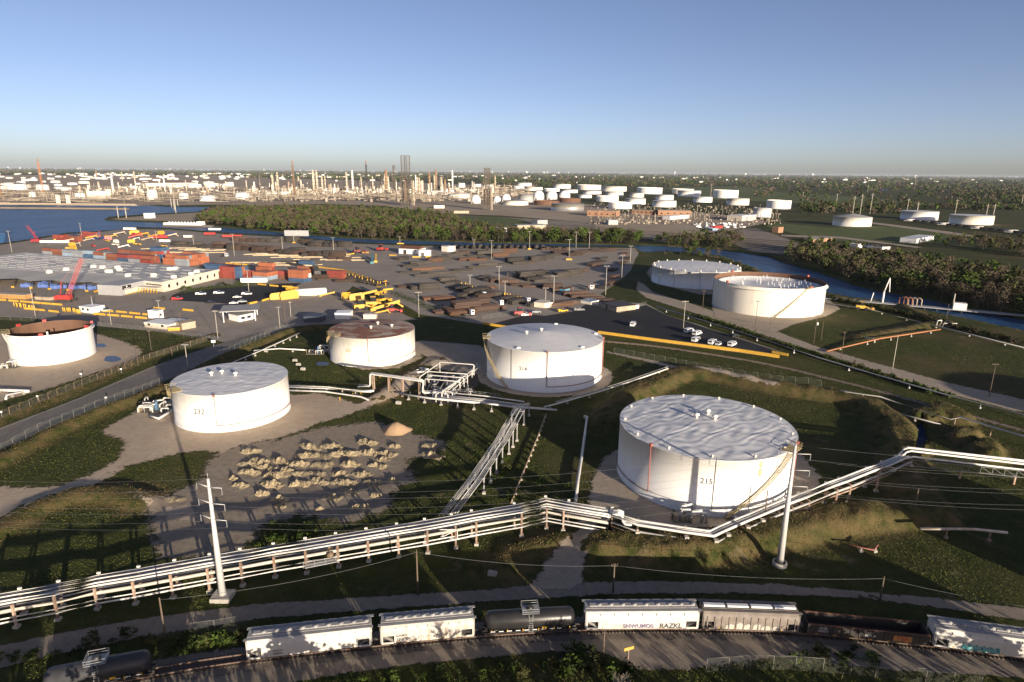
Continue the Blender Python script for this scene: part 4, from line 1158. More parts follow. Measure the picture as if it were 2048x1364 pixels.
def hopper(label, pxa, pxb, body, roofm, ribs=False, hatch='round', txt=None):
    root, L = car_frame('covered_hopper_car', label, pxa, pxb)
    h = L / 2 - .45
    prof = [(-1.55, 1.25), (-1.58, 2.2), (-1.58, 3.3), (-1.42, 3.85), (-1.05, 4.28), (1.05, 4.28), (1.42, 3.85), (1.58, 3.3), (1.58, 2.2), (1.55, 1.25)]
    s = MB(); s.xprism(prof, -h + 1.9, h - 1.9)
    for e in (-1, 1):     # end sections: sheet slopes in below a full-width upper part
        x0, x1 = e * (h - 1.9), e * h
        up = [(-1.56, 2.55), (-1.58, 3.3), (-1.42, 3.85), (-1.05, 4.28), (1.05, 4.28), (1.42, 3.85), (1.58, 3.3), (1.56, 2.55)]
        n = len(up); vs = [(x0, p[0], p[1]) for p in up] + [(x1, p[0], p[1]) for p in up]
        s.add(vs, [(k, (k + 1) % n, n + (k + 1) % n, n + k) for k in range(n)] + [tuple(range(n, 2 * n))])
        s.add([(x0, -1.5, 1.3), (x0, 1.5, 1.3), (x1, 1.5, 2.5), (x1, -1.5, 2.5)], [(0, 1, 2, 3)])
        s.box((e * (h - .12), -1.5, 1.9), (.22, .12, 1.5)); s.box((e * (h - .12), 1.5, 1.9), (.22, .12, 1.5)); s.box((e * (h - .9), -1.5, 1.32), (1.8, .14, .28)); s.box((e * (h - .9), 1.5, 1.32), (1.8, .14, .28))
    s.build('body', body, root)
    s = MB()
    for e in (-1, 1): s.box((e * (h - 1.0), 0, 1.75), (1.7, 1.9, .9))
    s.build('end_frame', M_dark, root)
    if ribs:
        for k in range(13):
            x = -h + .6 + (2 * h - 1.2) * k / 12
            for y in (-1.62, 1.62):
                s = MB(); s.box((x, y, 2.35), (.14, .12, 2.2)); s.build('side_rib', body, root)
    else:
        for k in range(7):
            x = -h + 2.2 + (2 * h - 4.4) * k / 6
            s = MB(); s.box((x, -1.5, 3.62), (.08, .14, .55), tilt=Matrix.Rotation(.28, 3, 'X')); s.build('side_rib', body, root)
    rf = MB(); rf.box((0, 0, 4.34), (2 * h + .1, 1.5, .12)); rf = rf.build('roof_walk', roofm, root)
    if hatch == 'round':
        for k in range(9):
            x = -h + 1.4 + (2 * h - 2.8) * k / 8
            s = MB(); s.box((x, 0, 4.46), (1.5, .7, .16)); s.lathe([(.42, 0), (.42, .14), (.1, .24)], 12, (x + .75, 0, 4.42)); s.build('roof_hatch', roofm, rf)
    else:
        for k in range(4):
            x = -h * .75 + 1.5 * h * k / 3
            s = MB(); s.xprism([(-.45, 4.38), (-.3, 4.62), (.3, 4.62), (.45, 4.38)], x - h * .22, x + h * .22); s.build('roof_hatch', M_roofw, rf)
    s = MB()
    for y in (-1.2, 1.2): s.box((0, y, 4.34), (2 * h + .8, .5, .05))
    s.build('running_board', roofm, rf)
    for e in (-1, 1):
        s = MB(); x = e * (h + .1)
        for y in (-1.45, -1.0): s.beam((x, y, 1.3), (x, y, 4.2), .06)
        for k in range(7): s.beam((x, -1.45, 1.5 + k * .4), (x, -1.0, 1.5 + k * .4), .05)
        s.build('end_ladder', body, root)
        truck(root, e * (h - 1.6))
        s = MB(); s.beam((e * (h - .2), 0, 1.1), (e * (h + .75), 0, 1.1), .3); s.build('coupler', M_dark, root)
    for k in range(5):
        x = -h + 2.6 + (2 * h - 5.2) * k / 4
        s = MB(); s.box((x, -1.58, 1.5), (.14, .03, .3)); s.build('reflector', M_yellow, root)
    s = MB()
    for k in range(3):
        x = (k - 1) * h * .52; s.add([(x - 1.5, -1.2, 1.25), (x + 1.5, -1.2, 1.25), (x + 1.5, 1.2, 1.25), (x - 1.5, 1.2, 1.25), (x - .4, -.5, .6), (x + .4, -.5, .6), (x + .4, .5, .6), (x - .4, .5, .6)], [(4, 5, 1, 0), (5, 6, 2, 1), (6, 7, 3, 2), (7, 4, 0, 3), (7, 6, 5, 4)])
    s.build('discharge_chute', M_dark, root)
    return root, h
def carpaint(name, base, streak, amt): return white_paint(name, streak, amt, base, 1.0)
M_hopw = carpaint('hopper_white', (.56, .54, .50), (.38, .34, .29), .45)
M_hopr = carpaint('hopper_rust_streaked', (.50, .48, .43), (.36, .19, .09), .8)
M_hopg = mat('hopper_grey', (.22, .19, .165), (.15, .125, .105), .8, .75)
M_roofg = mat('car_roof_grey', (.36, .35, .34), (.26, .25, .24), .8, .7)
c, h = hopper('plain white covered hopper car at the left of the train', (500, 1318), (754, 1289), M_hopw, M_roofg)
side_text(c, 'GACX\n460041', -h + 4.2, 2.0, .5, -1.60, M_ink, bold=.01); side_text(c, '460041', h - 3.2, 2.0, .4, -1.60, M_faint)
c, h = hopper('rust streaked pale hopper car lettered GAMX beside the black tank car', (756, 1289), (956, 1271), M_hopr, M_roofg)
side_text(c, 'GAMX\n13503', -h + 3.0, 2.2, .62, -1.60, M_ink, bold=.012)
M_graf = mat('graffiti_ink', (.12, .12, .13), (.2, .2, .2), 2, .6); M_graf2 = mat('graffiti_purple', (.10, .08, .16), (.25, .22, .3), 2, .6)
for k in range(6): 
    s = MB(); x = -2.2 + k * 1.15
    pts = [Vector((x + .42 * math.cos(u), -1.605, 1.75 + .42 * math.sin(u))) for u in np.linspace(-.3, 3.5, 9)]
    s.path(pts, .035, 4); s.beam((x, -1.605, 1.4), (x, -1.605, 2.1), .05); s.build('graffiti', M_graf, c)
c, h = hopper('white covered hopper car with black outlined graffiti right of the black tank car', (1162, 1259), (1394, 1257), M_hopw, M_roofg)
side_text(c, 'HPTX\n50644', -h + 3.1, 2.3, .42, -1.60, M_faint); side_text(c, 'RAZKL', h - 4.3, 1.75, 1.15, -1.61, M_ink, 'graffiti', .03, .1); side_text(c, 'SNWUMOS', -.6, 1.75, .95, -1.61, M_graf2, 'graffiti', .04, -.15); side_text(c, 'SMVKRN', -h + 5.4, 1.7, .75, -1.61, M_faint, 'graffiti', .02, .2)
c, h = hopper('brown grey ribbed hopper car with pale graffiti patches', (1395, 1257), (1596, 1264), M_hopg, M_hopg, True, 'long')
for k, (x, w_, hh) in enumerate(((-3.2, 1.4, .9), (-1.8, 1.2, 1.2), (-.5, 1.3, 1.0), (.9, 1.2, 1.1), (2.3, 1.5, .8), (3.7, 1.3, .7))):
    s = MB(); s.add([(x - w_ * .5, -1.60, 1.35), (x + w_ * .45, -1.60, 1.35), (x + w_ * .5, -1.60, 1.35 + hh * .8), (x + .1, -1.60, 1.35 + hh), (x - w_ * .4, -1.60, 1.35 + hh * .7)], [(0, 1, 2, 3, 4)]); s.build('graffiti', mat('graffiti_cream', (.5, .48, .4), (.3, .3, .28), 2.5, .7), c)
c, h = hopper('white covered hopper car with teal graffiti at the right edge', (1854, 1290), (2140, 1332), M_hopw, M_roofg)
side_text(c, 'AEMX\n44330', -h + 4.2, 2.3, .42, -1.60, M_ink)
s = MB(); pts = [(-5.6 + .35 * k, 1.35 + .12 * math.sin(k * 1.9)) for k in range(16)] + [(-.5 - .35 * k, 2.25 + .16 * math.sin(k * 2.3)) for k in range(15)]
s.add([(x, -1.606, z) for x, z in pts], [tuple(range(len(pts)))]); s.build('graffiti', mat('graffiti_teal', (.05, .28, .30), (.03, .12, .14), 1.5, .6), c); side_text(c, 'SAMOWA', -2.9, 1.78, .95, -1.62, mat('graffiti_pale', (.35, .6, .58), None, 2, .6), 'graffiti', .0, .2)

def tank_car(label, pxa, pxb, m):
    root, L = car_frame('tank_car', label, pxa, pxb); h = L / 2 - .7
    s = MB(); n = 28; prof = [(-h, .05), (-h + .12, .8), (-h + .45, 1.25), (-h + .9, 1.42), (0, 1.46), (h - .9, 1.42), (h - .45, 1.25), (h - .12, .8), (h, .05)]
    vs = []
    for x, r in prof:
        for k in range(n):
            a = 2 * math.pi * k / n; vs.append((x, r * math.sin(a), 2.65 + r * math.cos(a)))
    s.add(vs, [(i * n + k, i * n + (k + 1) % n, (i + 1) * n + (k + 1) % n, (i + 1) * n + k) for i in range(len(prof) - 1) for k in range(n)], True); s.build('tank_shell', m, root)
    s = MB(); s.box((0, 0, 1.15), (2 * h + .9, .5, .3)); s.box((0, -1.3, 1.25), (2 * h, .15, .12)); s.box((0, 1.3, 1.25), (2 * h, .15, .12)); s.build('underframe', M_dark, root)
    s = MB(); s.lathe([(.55, 0), (.55, .6), (.6, .62), (.0, .75)], 14, (0, 0, 4.0)); s.build('dome', m, root)
    s = MB(); s.box((0, 0, 4.15), (2.6, 2.2, .06)); pf = s.build('platform', M_galv, root)
    railing('platform_railing', [(-1.3, -1.1, 4.15), (1.3, -1.1, 4.15), (1.3, 1.1, 4.15), (-1.3, 1.1, 4.15), (-1.3, -1.1, 4.15)], M_galv, pf, .8)
    s = MB()
    for x in (-.3, .3): s.beam((x, -1.5, 1.2), (x, -1.3, 4.15), .06)
    for k in range(8): s.beam((-.3, -1.5, 1.4 + k * .34), (.3, -1.5, 1.4 + k * .34), .05)
    s.build('side_ladder', M_galv, root)
    for e in (-1, 1): truck(root, e * (h - .9))
    for k in range(6):
        x = -h + 1 + (2 * h - 2) * k / 5; s = MB(); s.box((x, -1.40, 1.62), (.14, .06, .4)); s.build('reflector', M_yellow, root)
    s = MB(); s.box((h * .3, -1.45, 1.85), (.8, .05, .4)); s.build('placard', M_yellow, root)
    s = MB()
    for k in range(9): s.box((-h + 1.2 + k * 1.3, -1.44, 1.6), (.7, .03, .14))
    s.build('lettering', M_roofw, root)
    return root
tank_car('glossy black tank car coupled between the pale hoppers', (960, 1271), (1158, 1259), M_black)
tank_car('shaded dark grey tank car alone at the bottom left corner', (86, 1393), (322, 1346), mat('tank_car_grey', (.045, .045, .05), (.03, .03, .032), 1, .5))
root, L = car_frame('gondola_car', 'low black open gondola car with an orange patch beside the end hopper', (1604, 1265), (1848, 1290)); h = L / 2 - .4
s = MB()
for y in (-1.5, 1.5): s.box((0, y, 1.95), (2 * h, .14, 1.7))
for x in (-h, h): s.box((x, 0, 1.95), (.14, 2.86, 1.7))
s.box((0, 0, 1.1), (2 * h - .2, 2.8, .2)); s.build('body', mat('gondola_black', (.022, .02, .019), (.04, .033, .028), 1, .7), root)
for k in range(15):
    s = MB(); s.box((-h + 2 * h * k / 14, -1.62, 1.95), (.14, .1, 1.6)); s.build('side_rib', M_dark, root)
s = MB(); s.box((0, -1.52, 2.84), (2 * h, .2, .1)); s.box((0, 1.52, 2.84), (2 * h, .2, .1)); s.build('top_chord', M_rust, root)
s = MB(); s.box((h * .56, -1.685, 1.9), (2.7, .02, .95)); s.build('placard', mat('gondola_orange', (.42, .22, .06), (.3, .1, .03), 1.5, .7), root)
side_text(root, 'TTX', h * .56, 1.9, .95, -1.70, M_redbox, bold=.02); side_text(root, 'GVSR\n334271', -h + 2.2, 2.1, .5, -1.70, M_roofw); side_text(root, '52 06 40', .3, 1.9, .42, -1.70, M_roofw)
for k in range(6):
    s = MB(); s.box((-h + 1.3 + k * 2.6, -1.69, 1.3), (.5, .02, .1)); s.build('reflector', M_yellow, root)
for e in (-1, 1): truck(root, e * (h - 1.8))

# second disused track in the middle distance
t2 = catmull([at(*q) for q in ((1195, 682), (1300, 692), (1400, 706), (1540, 730), (1700, 768), (1840, 805), (2048, 862), (2140, 890))], 16)
bl = [(q.x, q.y) for q in offset_line(t2[::2], 2.0)] + [(q.x, q.y) for q in offset_line(t2[::2], -2.0)][::-1]
sheet('ballast_bed', None, M_track, 0.06, 1.5, world_pts=bl, seed=22)
r2 = empty('railway_track', t2[0], 0, 'weedy single railway track curving behind tank 214', 'railway track')
for o in (-.75, .75):
    s = MB(); pl = offset_line(t2, o)
    for a, b in zip(pl[:-1], pl[1:]): s.beam((a.x, a.y, .2), (b.x, b.y, .2), .14, .16)
    s.build('rail', M_rail, r2, org=r2.location)

# ------------------------------------------------------------------ poles and wires
def lattice_bolt(): pass
def monopole(label, foot, top, r0, r1, arms, plinth):
    P = at(*foot); zt = aty(top[0], top[1], P)
    root = empty('steel_monopole', (P.x, P.y, 0), 0, label, 'power pole')
    s = MB(); s.tube((0, 0, .6), (0, 0, zt), r0, r1, n=12); s.build('shaft', M_steelpole, root)
    s = MB()
    if plinth: s.box((0, 0, .35), (3.2, 2.8, .8))
    else: s.lathe([(1.3, 0), (1.3, .7), (1.0, .75)], 12)
    s.build('foundation', M_conc, root)
    tips = []
    for (fz, sx, L) in arms:
        z = zt * fz
        d = Vector((math.cos(.35) * sx, math.sin(.35) * sx * -1, 0))
        s = MB(); s.tube((0, 0, z), (d.x * L, d.y * L, z + .35), .11, .05, n=6); arm = s.build('crossarm', M_steelpole, root)
        s = MB()
        for k in range(6): s.lathe([(.05, 0), (.09, .06), (.05, .12)], 8, (d.x * L, d.y * L, z + .2 - .2 * k))
        s.build('insulator', M_galv, arm)
        tips.append(Vector((P.x + d.x * L, P.y + d.y * L, z - .9)))
    s = MB(); s.tube((0, 0, zt), (0, 0, zt + 1.0), .05, n=5); s.build('tip_rod', M_galv, root)
    tips.append(Vector((P.x, P.y, zt)))
    return root, tips, P, zt
ARMS = [(.93, -1, 2.6), (.93, 1, 2.6), (.80, -1, 2.6), (.80, 1, 2.8), (.67, -1, 2.6), (.67, 1, 2.8)]
mp1, tp1, Pm1, z1_ = monopole('tall white tapered steel power pole standing before the left pipe rack', (446, 1196), (418, 957), .60, .21, ARMS, True)
mp2, tp2, Pm2, z2_ = monopole('tall white tapered steel power pole in front of tank 215', (1559, 1130), (1592, 890), .62, .22, ARMS, False)
M_wire = mat('wire_metal', (.16, .16, .16), None, 1, .6)
def wire(label, a, b, sag, r=.017, n=18, group=None):
    pts = [a.lerp(b, k / n) + Vector((0, 0, -4 * sag * (k / n) * (1 - k / n))) for k in range(n + 1)]
    s = MB(); s.path(pts, r, 3); o = s.build('power_line', M_wire, org=a, loc=a); tag(o, label, 'power line', group); return o
dirv = Vector((Pm2.x - Pm1.x, Pm2.y - Pm1.y, 0))
for i, (a, b, wn) in enumerate(zip(tp1, tp2, ('upper left', 'upper right', 'middle left', 'middle right', 'lower left', 'lower right', 'top'))):
    wire(f'power line on the {wn} arms between the two tall steel poles', a, b, 3.0, group='power lines between the tall steel poles')
    wire(f'power line leaving left from the {wn} arm of the left steel pole', a + Vector((-dirv.x, -dirv.y + 22, 0)), a, 3.2, group='power lines leaving the left steel pole')
    wire(f'power line leaving right from the {wn} arm of the right steel pole', b, b + Vector((dirv.x, dirv.y - 10, 0)), 3.2, group='power lines leaving the right steel pole')

def utility_pole(label, foot, top, m=None, arm=1.2, r=.13, lamp=False, group=None, cat='utility pole', name='utility_pole'):
    P = at(*foot); zt = aty(top[0], top[1], P)
    g = hz(P.x, P.y)
    root = empty(name, (P.x, P.y, g), 0, label, cat, group); zt -= g
    s = MB(); s.tube((0, 0, 0), (0, 0, zt), r, r * .65, n=7); s.build('pole', m or M_wood, root)
    if arm:
        s = MB(); s.beam((-arm, .1, zt - .5), (arm, .1, zt - .5), .14, .18)
        for x in (-arm, -arm * .4, arm * .4, arm): s.tube((x, .1, zt - .4), (x, .1, zt - .1), .06, n=5)
        s.build('crossarm', m or M_wood, root)
    if lamp:
        s = MB(); s.beam((-lamp, 0, zt), (lamp, 0, zt), .12)
        for x in (-lamp, lamp): s.box((x, 0, zt - .05), (.9, .45, .25))
        s.build('lamp_head', M_galv, root)
    return root, Vector((P.x, P.y, zt + g - .4))
up = []
for lab, ft, tp in (('short wooden pole by the wire fence at the bottom left', (332, 1282), (321, 1195)), ('dark wooden pole in the train shadow below the front rack', (836, 1190), (833, 1100)), ('wooden pole with crossarm between train and gravel drive', (1226, 1185), (1228, 1127)), ('thin pole beside the service road right of the tall steel pole', (1759, 1205), (1768, 1153)), ('leaning wooden post on the dike corner at the right', (1826, 1036), (1840, 978)), ('wooden pole just behind the tall steel pole near tank 215', (1527, 1050), (1536, 980)), ('brown pole on the verge in front of the track at lower middle', (1206, 1318), (1222, 1262))):
    r_, tpnt = utility_pole(lab, ft, tp, arm=0.5 if 'crossarm' in lab else 0, r=.17); up.append(tpnt)
wire('black service wire looping along the service road to the thin pole', up[2], up[3], 1.0, .03)
wire('black service wire along the train shadow towards the gravel drive', up[1], up[2], 1.0, .03)
wire('black service wire along the foot of the left pipe rack', up[0], up[1], 1.2, .03)
wire('dotted service wire leaving the thin pole to the right edge', up[3], up[3] + Vector((38, -10, -.5)), 1.0, .03)
for lab, ft, tp, m, kw in (
    ('pale light pole beside the access road behind tank 232', (376, 738), (370, 689), M_palepole, dict(arm=0, lamp=.8)),
    ('wooden pole on the verge between the road and the left tank', (345, 715), (342, 697), M_wood, dict(arm=0)),
    ('tall wooden pole at the far verge of the access road', (303, 702), (296, 660), M_wood, dict(arm=.8)),
    ('wooden pole by the roadside fence nearest the left tank pad', (277, 732), (273, 690), M_wood, dict(arm=.8)),
    ('weathered pole next to the gate hut with crossarm', (436, 678), (431, 620), M_palepole, dict(arm=1.2)),
    ('wooden pole behind the small gate compound', (363, 664), (362, 626), M_wood, dict(arm=.8)),
    ('leaning pale light pole above the open topped tank', (71, 633), (61, 572), M_palepole, dict(arm=0, lamp=.8)),
    ('grey steel pole in the yellow bollard lanes', (187, 622), (186, 592), M_galv, dict(arm=0, r=.22)),
    ('pale pole left of the white kiosk', (223, 650), (221, 623), M_palepole, dict(arm=0)),
    ('white camera pole behind the white kiosk', (321, 640), (316, 601), M_palepole, dict(arm=0, lamp=.5)),
    ('pale pole on the lane south of the yellow machinery', (582, 634), (580, 603), M_palepole, dict(arm=.6)),
    ('pale light pole beside the gate fence', (560, 656), (557, 614), M_palepole, dict(arm=0, lamp=.6)),
    ('thin brown pole by the yellow machinery', (572, 650), (570, 605), M_wood, dict(arm=0)),
    ('brown pole between the yard fence and rust roofed tank', (777, 648), (776, 622), M_wood, dict(arm=0)),
    ('tall wooden pole on the green strip beside the pipe stacks', (838, 634), (837, 583), M_palepole, dict(arm=1.6)),
    ('tall pale pole in the lorry park near the white vans', (1366, 664), (1371, 601), M_palepole, dict(arm=1.4)),
    ('wooden pole with white transformer on the field edge', (1627, 688), (1632, 630), M_wood, dict(arm=.7)),
    ('dark wooden pole in the field beyond the gravel road', (1682, 717), (1690, 663), M_wood, dict(arm=.5)),
    ('slim pale pole standing at the gravel road edge on the right', (1785, 738), (1795, 671), M_palepole, dict(arm=0)),
    ('tall dark pole with white crossarm at the far right of the gravel road', (1978, 793), (1994, 726), M_wood, dict(arm=1.1)),
    ('wooden pole in front of the big floating roof tank', (1510, 656), (1514, 601), M_wood, dict(arm=.8)),
    ('wooden pole left of the big floating roof tank', (1405, 618), (1408, 580), M_wood, dict(arm=1.0)),
    ('thin pole in front of the shaded wide tank', (1423, 610), (1426, 552), M_wood, dict(arm=0)),
    ('wooden pole at the left foot of the shaded wide tank', (1318, 572), (1319, 548), M_wood, dict(arm=.8)),
    ('dark thin pole at the river bank on the far right', (1892, 640), (1896, 608), M_wood, dict(arm=0)),
    ('dark pole next to the transformer pole in the field', (1642, 680), (1646, 642), M_wood, dict(arm=0)),
    ('wooden pole right of the big floating roof tank foot', (1540, 650), (1541, 628), M_wood, dict(arm=0))):
    utility_pole(lab, ft, tp, m, **kw)
# transformer can on its pole
q = at(1630, 676); s = MB(); s.lathe([(.0, 0), (.4, .02), (.4, 1.2), (0, 1.3)], 10); o = s.build('transformer_can', M_white, loc=(q.x, q.y - .5, 6.0)); tag(o, 'white transformer can hanging on the field edge pole', 'transformer')
# yard light masts
for k, (ft, tp, lab) in enumerate((((498, 584), (495, 540), 'pale light mast in the black car park'), ((469, 512), (473, 468), 'light mast west of the container stacks'), ((566, 507), (565, 474), 'light mast beside the timber racks'), ((668, 512), (668, 475), 'light mast at the left end of the dark pipe rows'), ((800, 488), (801, 473), 'yellow based light mast on the quay by the shed'), ((983, 519), (984, 481), 'light mast left of the long pipe rows on the quay'), ((1059, 499), (1059, 463), 'blue grey light mast with yellow base on the quay'), ((1138, 520), (1140, 479), 'light mast with wide yellow base in the pipe yard'), ((1178, 503), (1179, 464), 'light mast on the quay right of the wide yellow base'), ((1152, 496), (1153, 464), 'thin pale mast at the water edge of the pipe yard'), ((1243, 560), (1243, 510), 'tall pale light pole along the yard fence'), ((1260, 532), (1262, 492), 'light pole at the far end of the yard fence'), ((1211, 590), (1213, 532), 'light pole at the near end of the yard fence'), ((998, 588), (997, 533), 'tall light mast in the middle of the pipe stacks'), ((1010, 592), (1010, 562), 'shorter light pole beside the tall pipe yard mast'), ((1107, 612), (1107, 552), 'light mast by the cream sheds'), ((1091, 604), (1091, 576), 'short light pole left of the cream sheds mast'), ((940, 574), (940, 550), 'short light pole over the grey pipe bundles'), ((314, 485), (312, 462), 'light mast between machines and containers'), ((388, 492), (387, 470), 'light mast among the red trailers'), ((24, 505), (19, 462), 'slim light mast at the left quay'), ((164, 476), (162, 447), 'slim light mast behind the dockside containers'), ((948, 496), (922 + 26, 478), 'yellow light mast on the quay'), ((588, 486), (587, 470), 'yellow stub mast by the grey trailer'))):
    r_, _p = utility_pole(lab, ft, tp, M_palepole, arm=0, lamp=1.2 if ft[1] > 495 else .9, r=.19, cat='light mast', name='light_mast')
    if 'yellow' in lab or 'base' in lab:
        s = MB(); s.box((0, 0, .6), (5 if 'wide' in lab else 3, 1.5, 1.2)); s.build('base_block', M_yellow, r_)

# ------------------------------------------------------------------ fences
def mesh_mat(name, c, cover):
    m, nt, b, out = _new(name)
    b.inputs['Base Color'].default_value = (*c, 1); b.inputs['Roughness'].default_value = .5
    tr = nt.nodes.new('ShaderNodeBsdfTransparent'); mx = nt.nodes.new('ShaderNodeMixShader'); mx.inputs[0].default_value = cover
    nt.links.new(tr.outputs[0], mx.inputs[1]); nt.links.new(b.outputs[0], mx.inputs[2]); nt.links.new(mx.outputs[0], out.inputs[0]); return m
M_mesh = mesh_mat('chain_link', (.26, .27, .23), .08)
M_fence = mat('weathered_fence', (.20, .20, .18), (.14, .14, .12), 1, .7)
def fence(label, px, h=2.2, step=3.2, m=None, mm=None):
    P = [at(*q) for q in px]; root = empty('chain_link_fence', P[0], 0, label, 'fence')
    mb = MB(); rb = MB()
    for a, b in zip(P[:-1], P[1:]):
        L = (b - a).length; n = max(1, int(L / step)); prev = None
        for k in range(n + 1):
            q = a.lerp(b, k / n); g = hz(q.x, q.y); q = Vector((q.x, q.y, g))
            if k < n or b is P[-1]:
                s = MB(); s.tube(q, q + Vector((0, 0, h)), .045, n=5); s.build('fence_post', m or M_fence, root, org=root.location)
            if prev is not None:
                mb.add([prev, q, q + Vector((0, 0, h)), prev + Vector((0, 0, h))], [(0, 1, 2, 3)]); rb.tube(prev + Vector((0, 0, h)), q + Vector((0, 0, h)), .028, n=4)
            prev = q
    mb.build('wire_mesh', mm or M_mesh, root, org=root.location); rb.build('top_rail', m or M_fence, root, org=root.location)
fence('chain link fence along the near side of the access road', [(-20, 915), (0, 907), (150, 845), (320, 774), (350, 758), (460, 712), (540, 678)])
fence('rusty wire fence on the far verge of the access road', [(-20, 850), (0, 842), (150, 782), (300, 718), (430, 678)], m=M_post)
fence('chain link fence with silver top rail at the bottom right', [(1412, 1345), (1500, 1338), (1590, 1340), (1700, 1350), (1850, 1366), (1960, 1378)], 2.4, 3.0)
fence('short fence line by the wooden pole at the bottom left', [(316, 1280), (370, 1270), (430, 1262), (490, 1252)], 2.0)
fence('fence along the railway strip behind tank 214', [(1228, 706), (1330, 724), (1440, 746), (1540, 768), (1640, 788)], 2.2, 4.0)
fence('yard fence beside the gate between road and machinery', [(488, 694), (520, 676), (552, 662), (640, 650)], 2.2, 3.5)
fence('fence round the cream sheds at the lorry park', [(1105, 616), (1160, 606), (1180, 606), (1240, 626), (1292, 610)], 2.2, 4)
fence('fence behind the yellow edged wall left of tank 214', [(965, 640), (1000, 634), (1035, 626)], 2.4, 4)
fence('fence beside the compound along the port boundary', [(0, 640), (130, 646), (300, 662), (420, 682)], 2.0, 5)
# low painted barriers
def wall_line(name, label, px, h, t, m, cat, group=None, gap=None):
    P = [at(*q) for q in px]
    root = None; s = MB()
    for a, b in zip(P[:-1], P[1:]):
        s.beam((a.x, a.y, h / 2), (b.x, b.y, h / 2), t, h)
    o = s.build(name, m, org=P[0], loc=P[0]); return tag(o, label, cat, group)
wall_line('painted_wall', 'long bright yellow painted wall edging the black lorry park', [(1196, 667), (1300, 681), (1400, 694), (1480, 704), (1558, 716)], 1.3, .5, M_yellow, 'barrier')
wall_line('painted_wall', 'short yellow wall stub at the corner of the field road', [(1544, 706), (1576, 712)], 1.0, .6, M_yellow, 'barrier')
wall_line('painted_wall', 'yellow wall left of tank 214 by the fence', [(966, 649), (1000, 654), (1018, 657)], 1.1, .5, M_yellow, 'barrier')

# ------------------------------------------------------------------ rubble piles and soil heap
M_rock = mat('limestone_rubble', (.40, .325, .20), (.22, .175, .11), 1.3, .95, lo=.35, hi=.65, rnd=.12)
def rubble_mesh(seed):
    rng = random.Random(seed); s = MB(); nx, ny = 26, 12
    W, D = 1.0, 1.0
    vs = []; 
    ph = [rng.uniform(0, 6) for _ in range(6)]
    for j in range(ny + 1):
        for i in range(nx + 1):
            u = i / nx * 2 - 1; v = j / ny * 2 - 1
            lx = 1 - abs(u) ** 2.6; ly = max(0, 1 - abs(v) ** 1.9)
            z = max(0, lx) * ly * (0.72 + .28 * math.sin(u * 5 + ph[0]) + .22 * math.sin(u * 11 + ph[1] + v * 3))
            z += (rng.random() - .5) * .38 * (z > .05)
            vs.append((u + rng.uniform(-.03, .03), v * (1 + .25 * math.sin(u * 4 + ph[2])) + rng.uniform(-.05, .05), max(-.05, z)))
    s.add(vs, [(j * (nx + 1) + i, j * (nx + 1) + i + 1, (j + 1) * (nx + 1) + i + 1, (j + 1) * (nx + 1) + i) for j in range(ny) for i in range(nx)])
    for k in range(90):
        u = rng.uniform(-1.1, 1.1); v = rng.uniform(-.95, .95); z = max(0, 1 - abs(u) ** 2.6) * max(0, 1 - abs(v) ** 1.9) * .8
        q = rng.uniform(.025, .07)
        m3 = Matrix.Rotation(rng.uniform(0, 3), 3, (rng.random(), rng.random(), rng.random() + .1))
        s.box((u, v, z), (q * .9, q * 1.8, q * 1.8), tilt=m3)
    return s.mesh('rubble_pile', M_rock)
RM = [rubble_mesh(k) for k in range(6)]
PILES = [(502, 900, 26), (482, 968, 20), (520, 920, 26), (560, 919, 24), (497, 925, 24), (535, 932, 26), (575, 938, 22), (500, 942, 26), (548, 948, 24), (620, 891, 34), (665, 890, 34), (640, 908, 36), (690, 905, 34), (600, 925, 26), (645, 926, 30), (700, 926, 28), (740, 902, 24), (775, 904, 26), (735, 882, 30), (590, 945, 26), (630, 945, 26), (680, 944, 26), (725, 945, 26), (755, 928, 22), (640, 960, 24), (690, 962, 28), (745, 962, 26), (785, 958, 16), (700, 980, 24), (560, 996, 24), (525, 985, 16), (665, 992, 24), (860, 889, 24), (862, 908, 26), (545, 966, 26), (600, 965, 22), (752, 988, 14), (640, 1016, 10), (722, 1012, 26), (765, 915, 20), (610, 908, 22), (468, 955, 12), (350, 995, 26), (560, 1010, 14), (790, 890, 12)]
random.seed(77)
for k, (px, py, hw) in enumerate(PILES):
    P = at(px, py + 4); mpp = P.y / FPX / math.cos(0.3)
    L = hw * mpp * 1.0
    o = obj('rubble_pile', RM[k % 6], None, (P.x, P.y, .05), random.uniform(-.65, .15), (L * random.uniform(.75, 1.05), min(L * .55, random.uniform(1.2, 1.7)), random.uniform(.55, 1.1) if k != 42 else .35))
    tag(o, 'ragged ridge of yellowish limestone rubble on the bare ground by tank 232', 'rubble pile', 'limestone rubble ridges')
P = at(792, 862); s = MB(); s.lathe([(4.3, -.1), (3.7, .3), (3.1, .75), (2.5, 1.25), (1.9, 1.75), (1.3, 2.15), (.7, 2.45), (.3, 2.55), (.01, 2.57)], 30)
_rg = random.Random(3); s.v = [(x * (1 + .14 * math.sin(3 * math.atan2(y, x) + z)) + _rg.gauss(0, .05), y * (1 + .12 * math.cos(2 * math.atan2(y, x) + z)) + _rg.gauss(0, .05), z + _rg.gauss(0, .03)) for x, y, z in s.v]
o = s.build('soil_heap', mat('sandy_soil', (.40, .27, .16), (.32, .21, .12), 1.5, .95), loc=(P.x, P.y, 0)); tag(o, 'pointed heap of sandy soil behind the rubble ridges', 'soil heap')

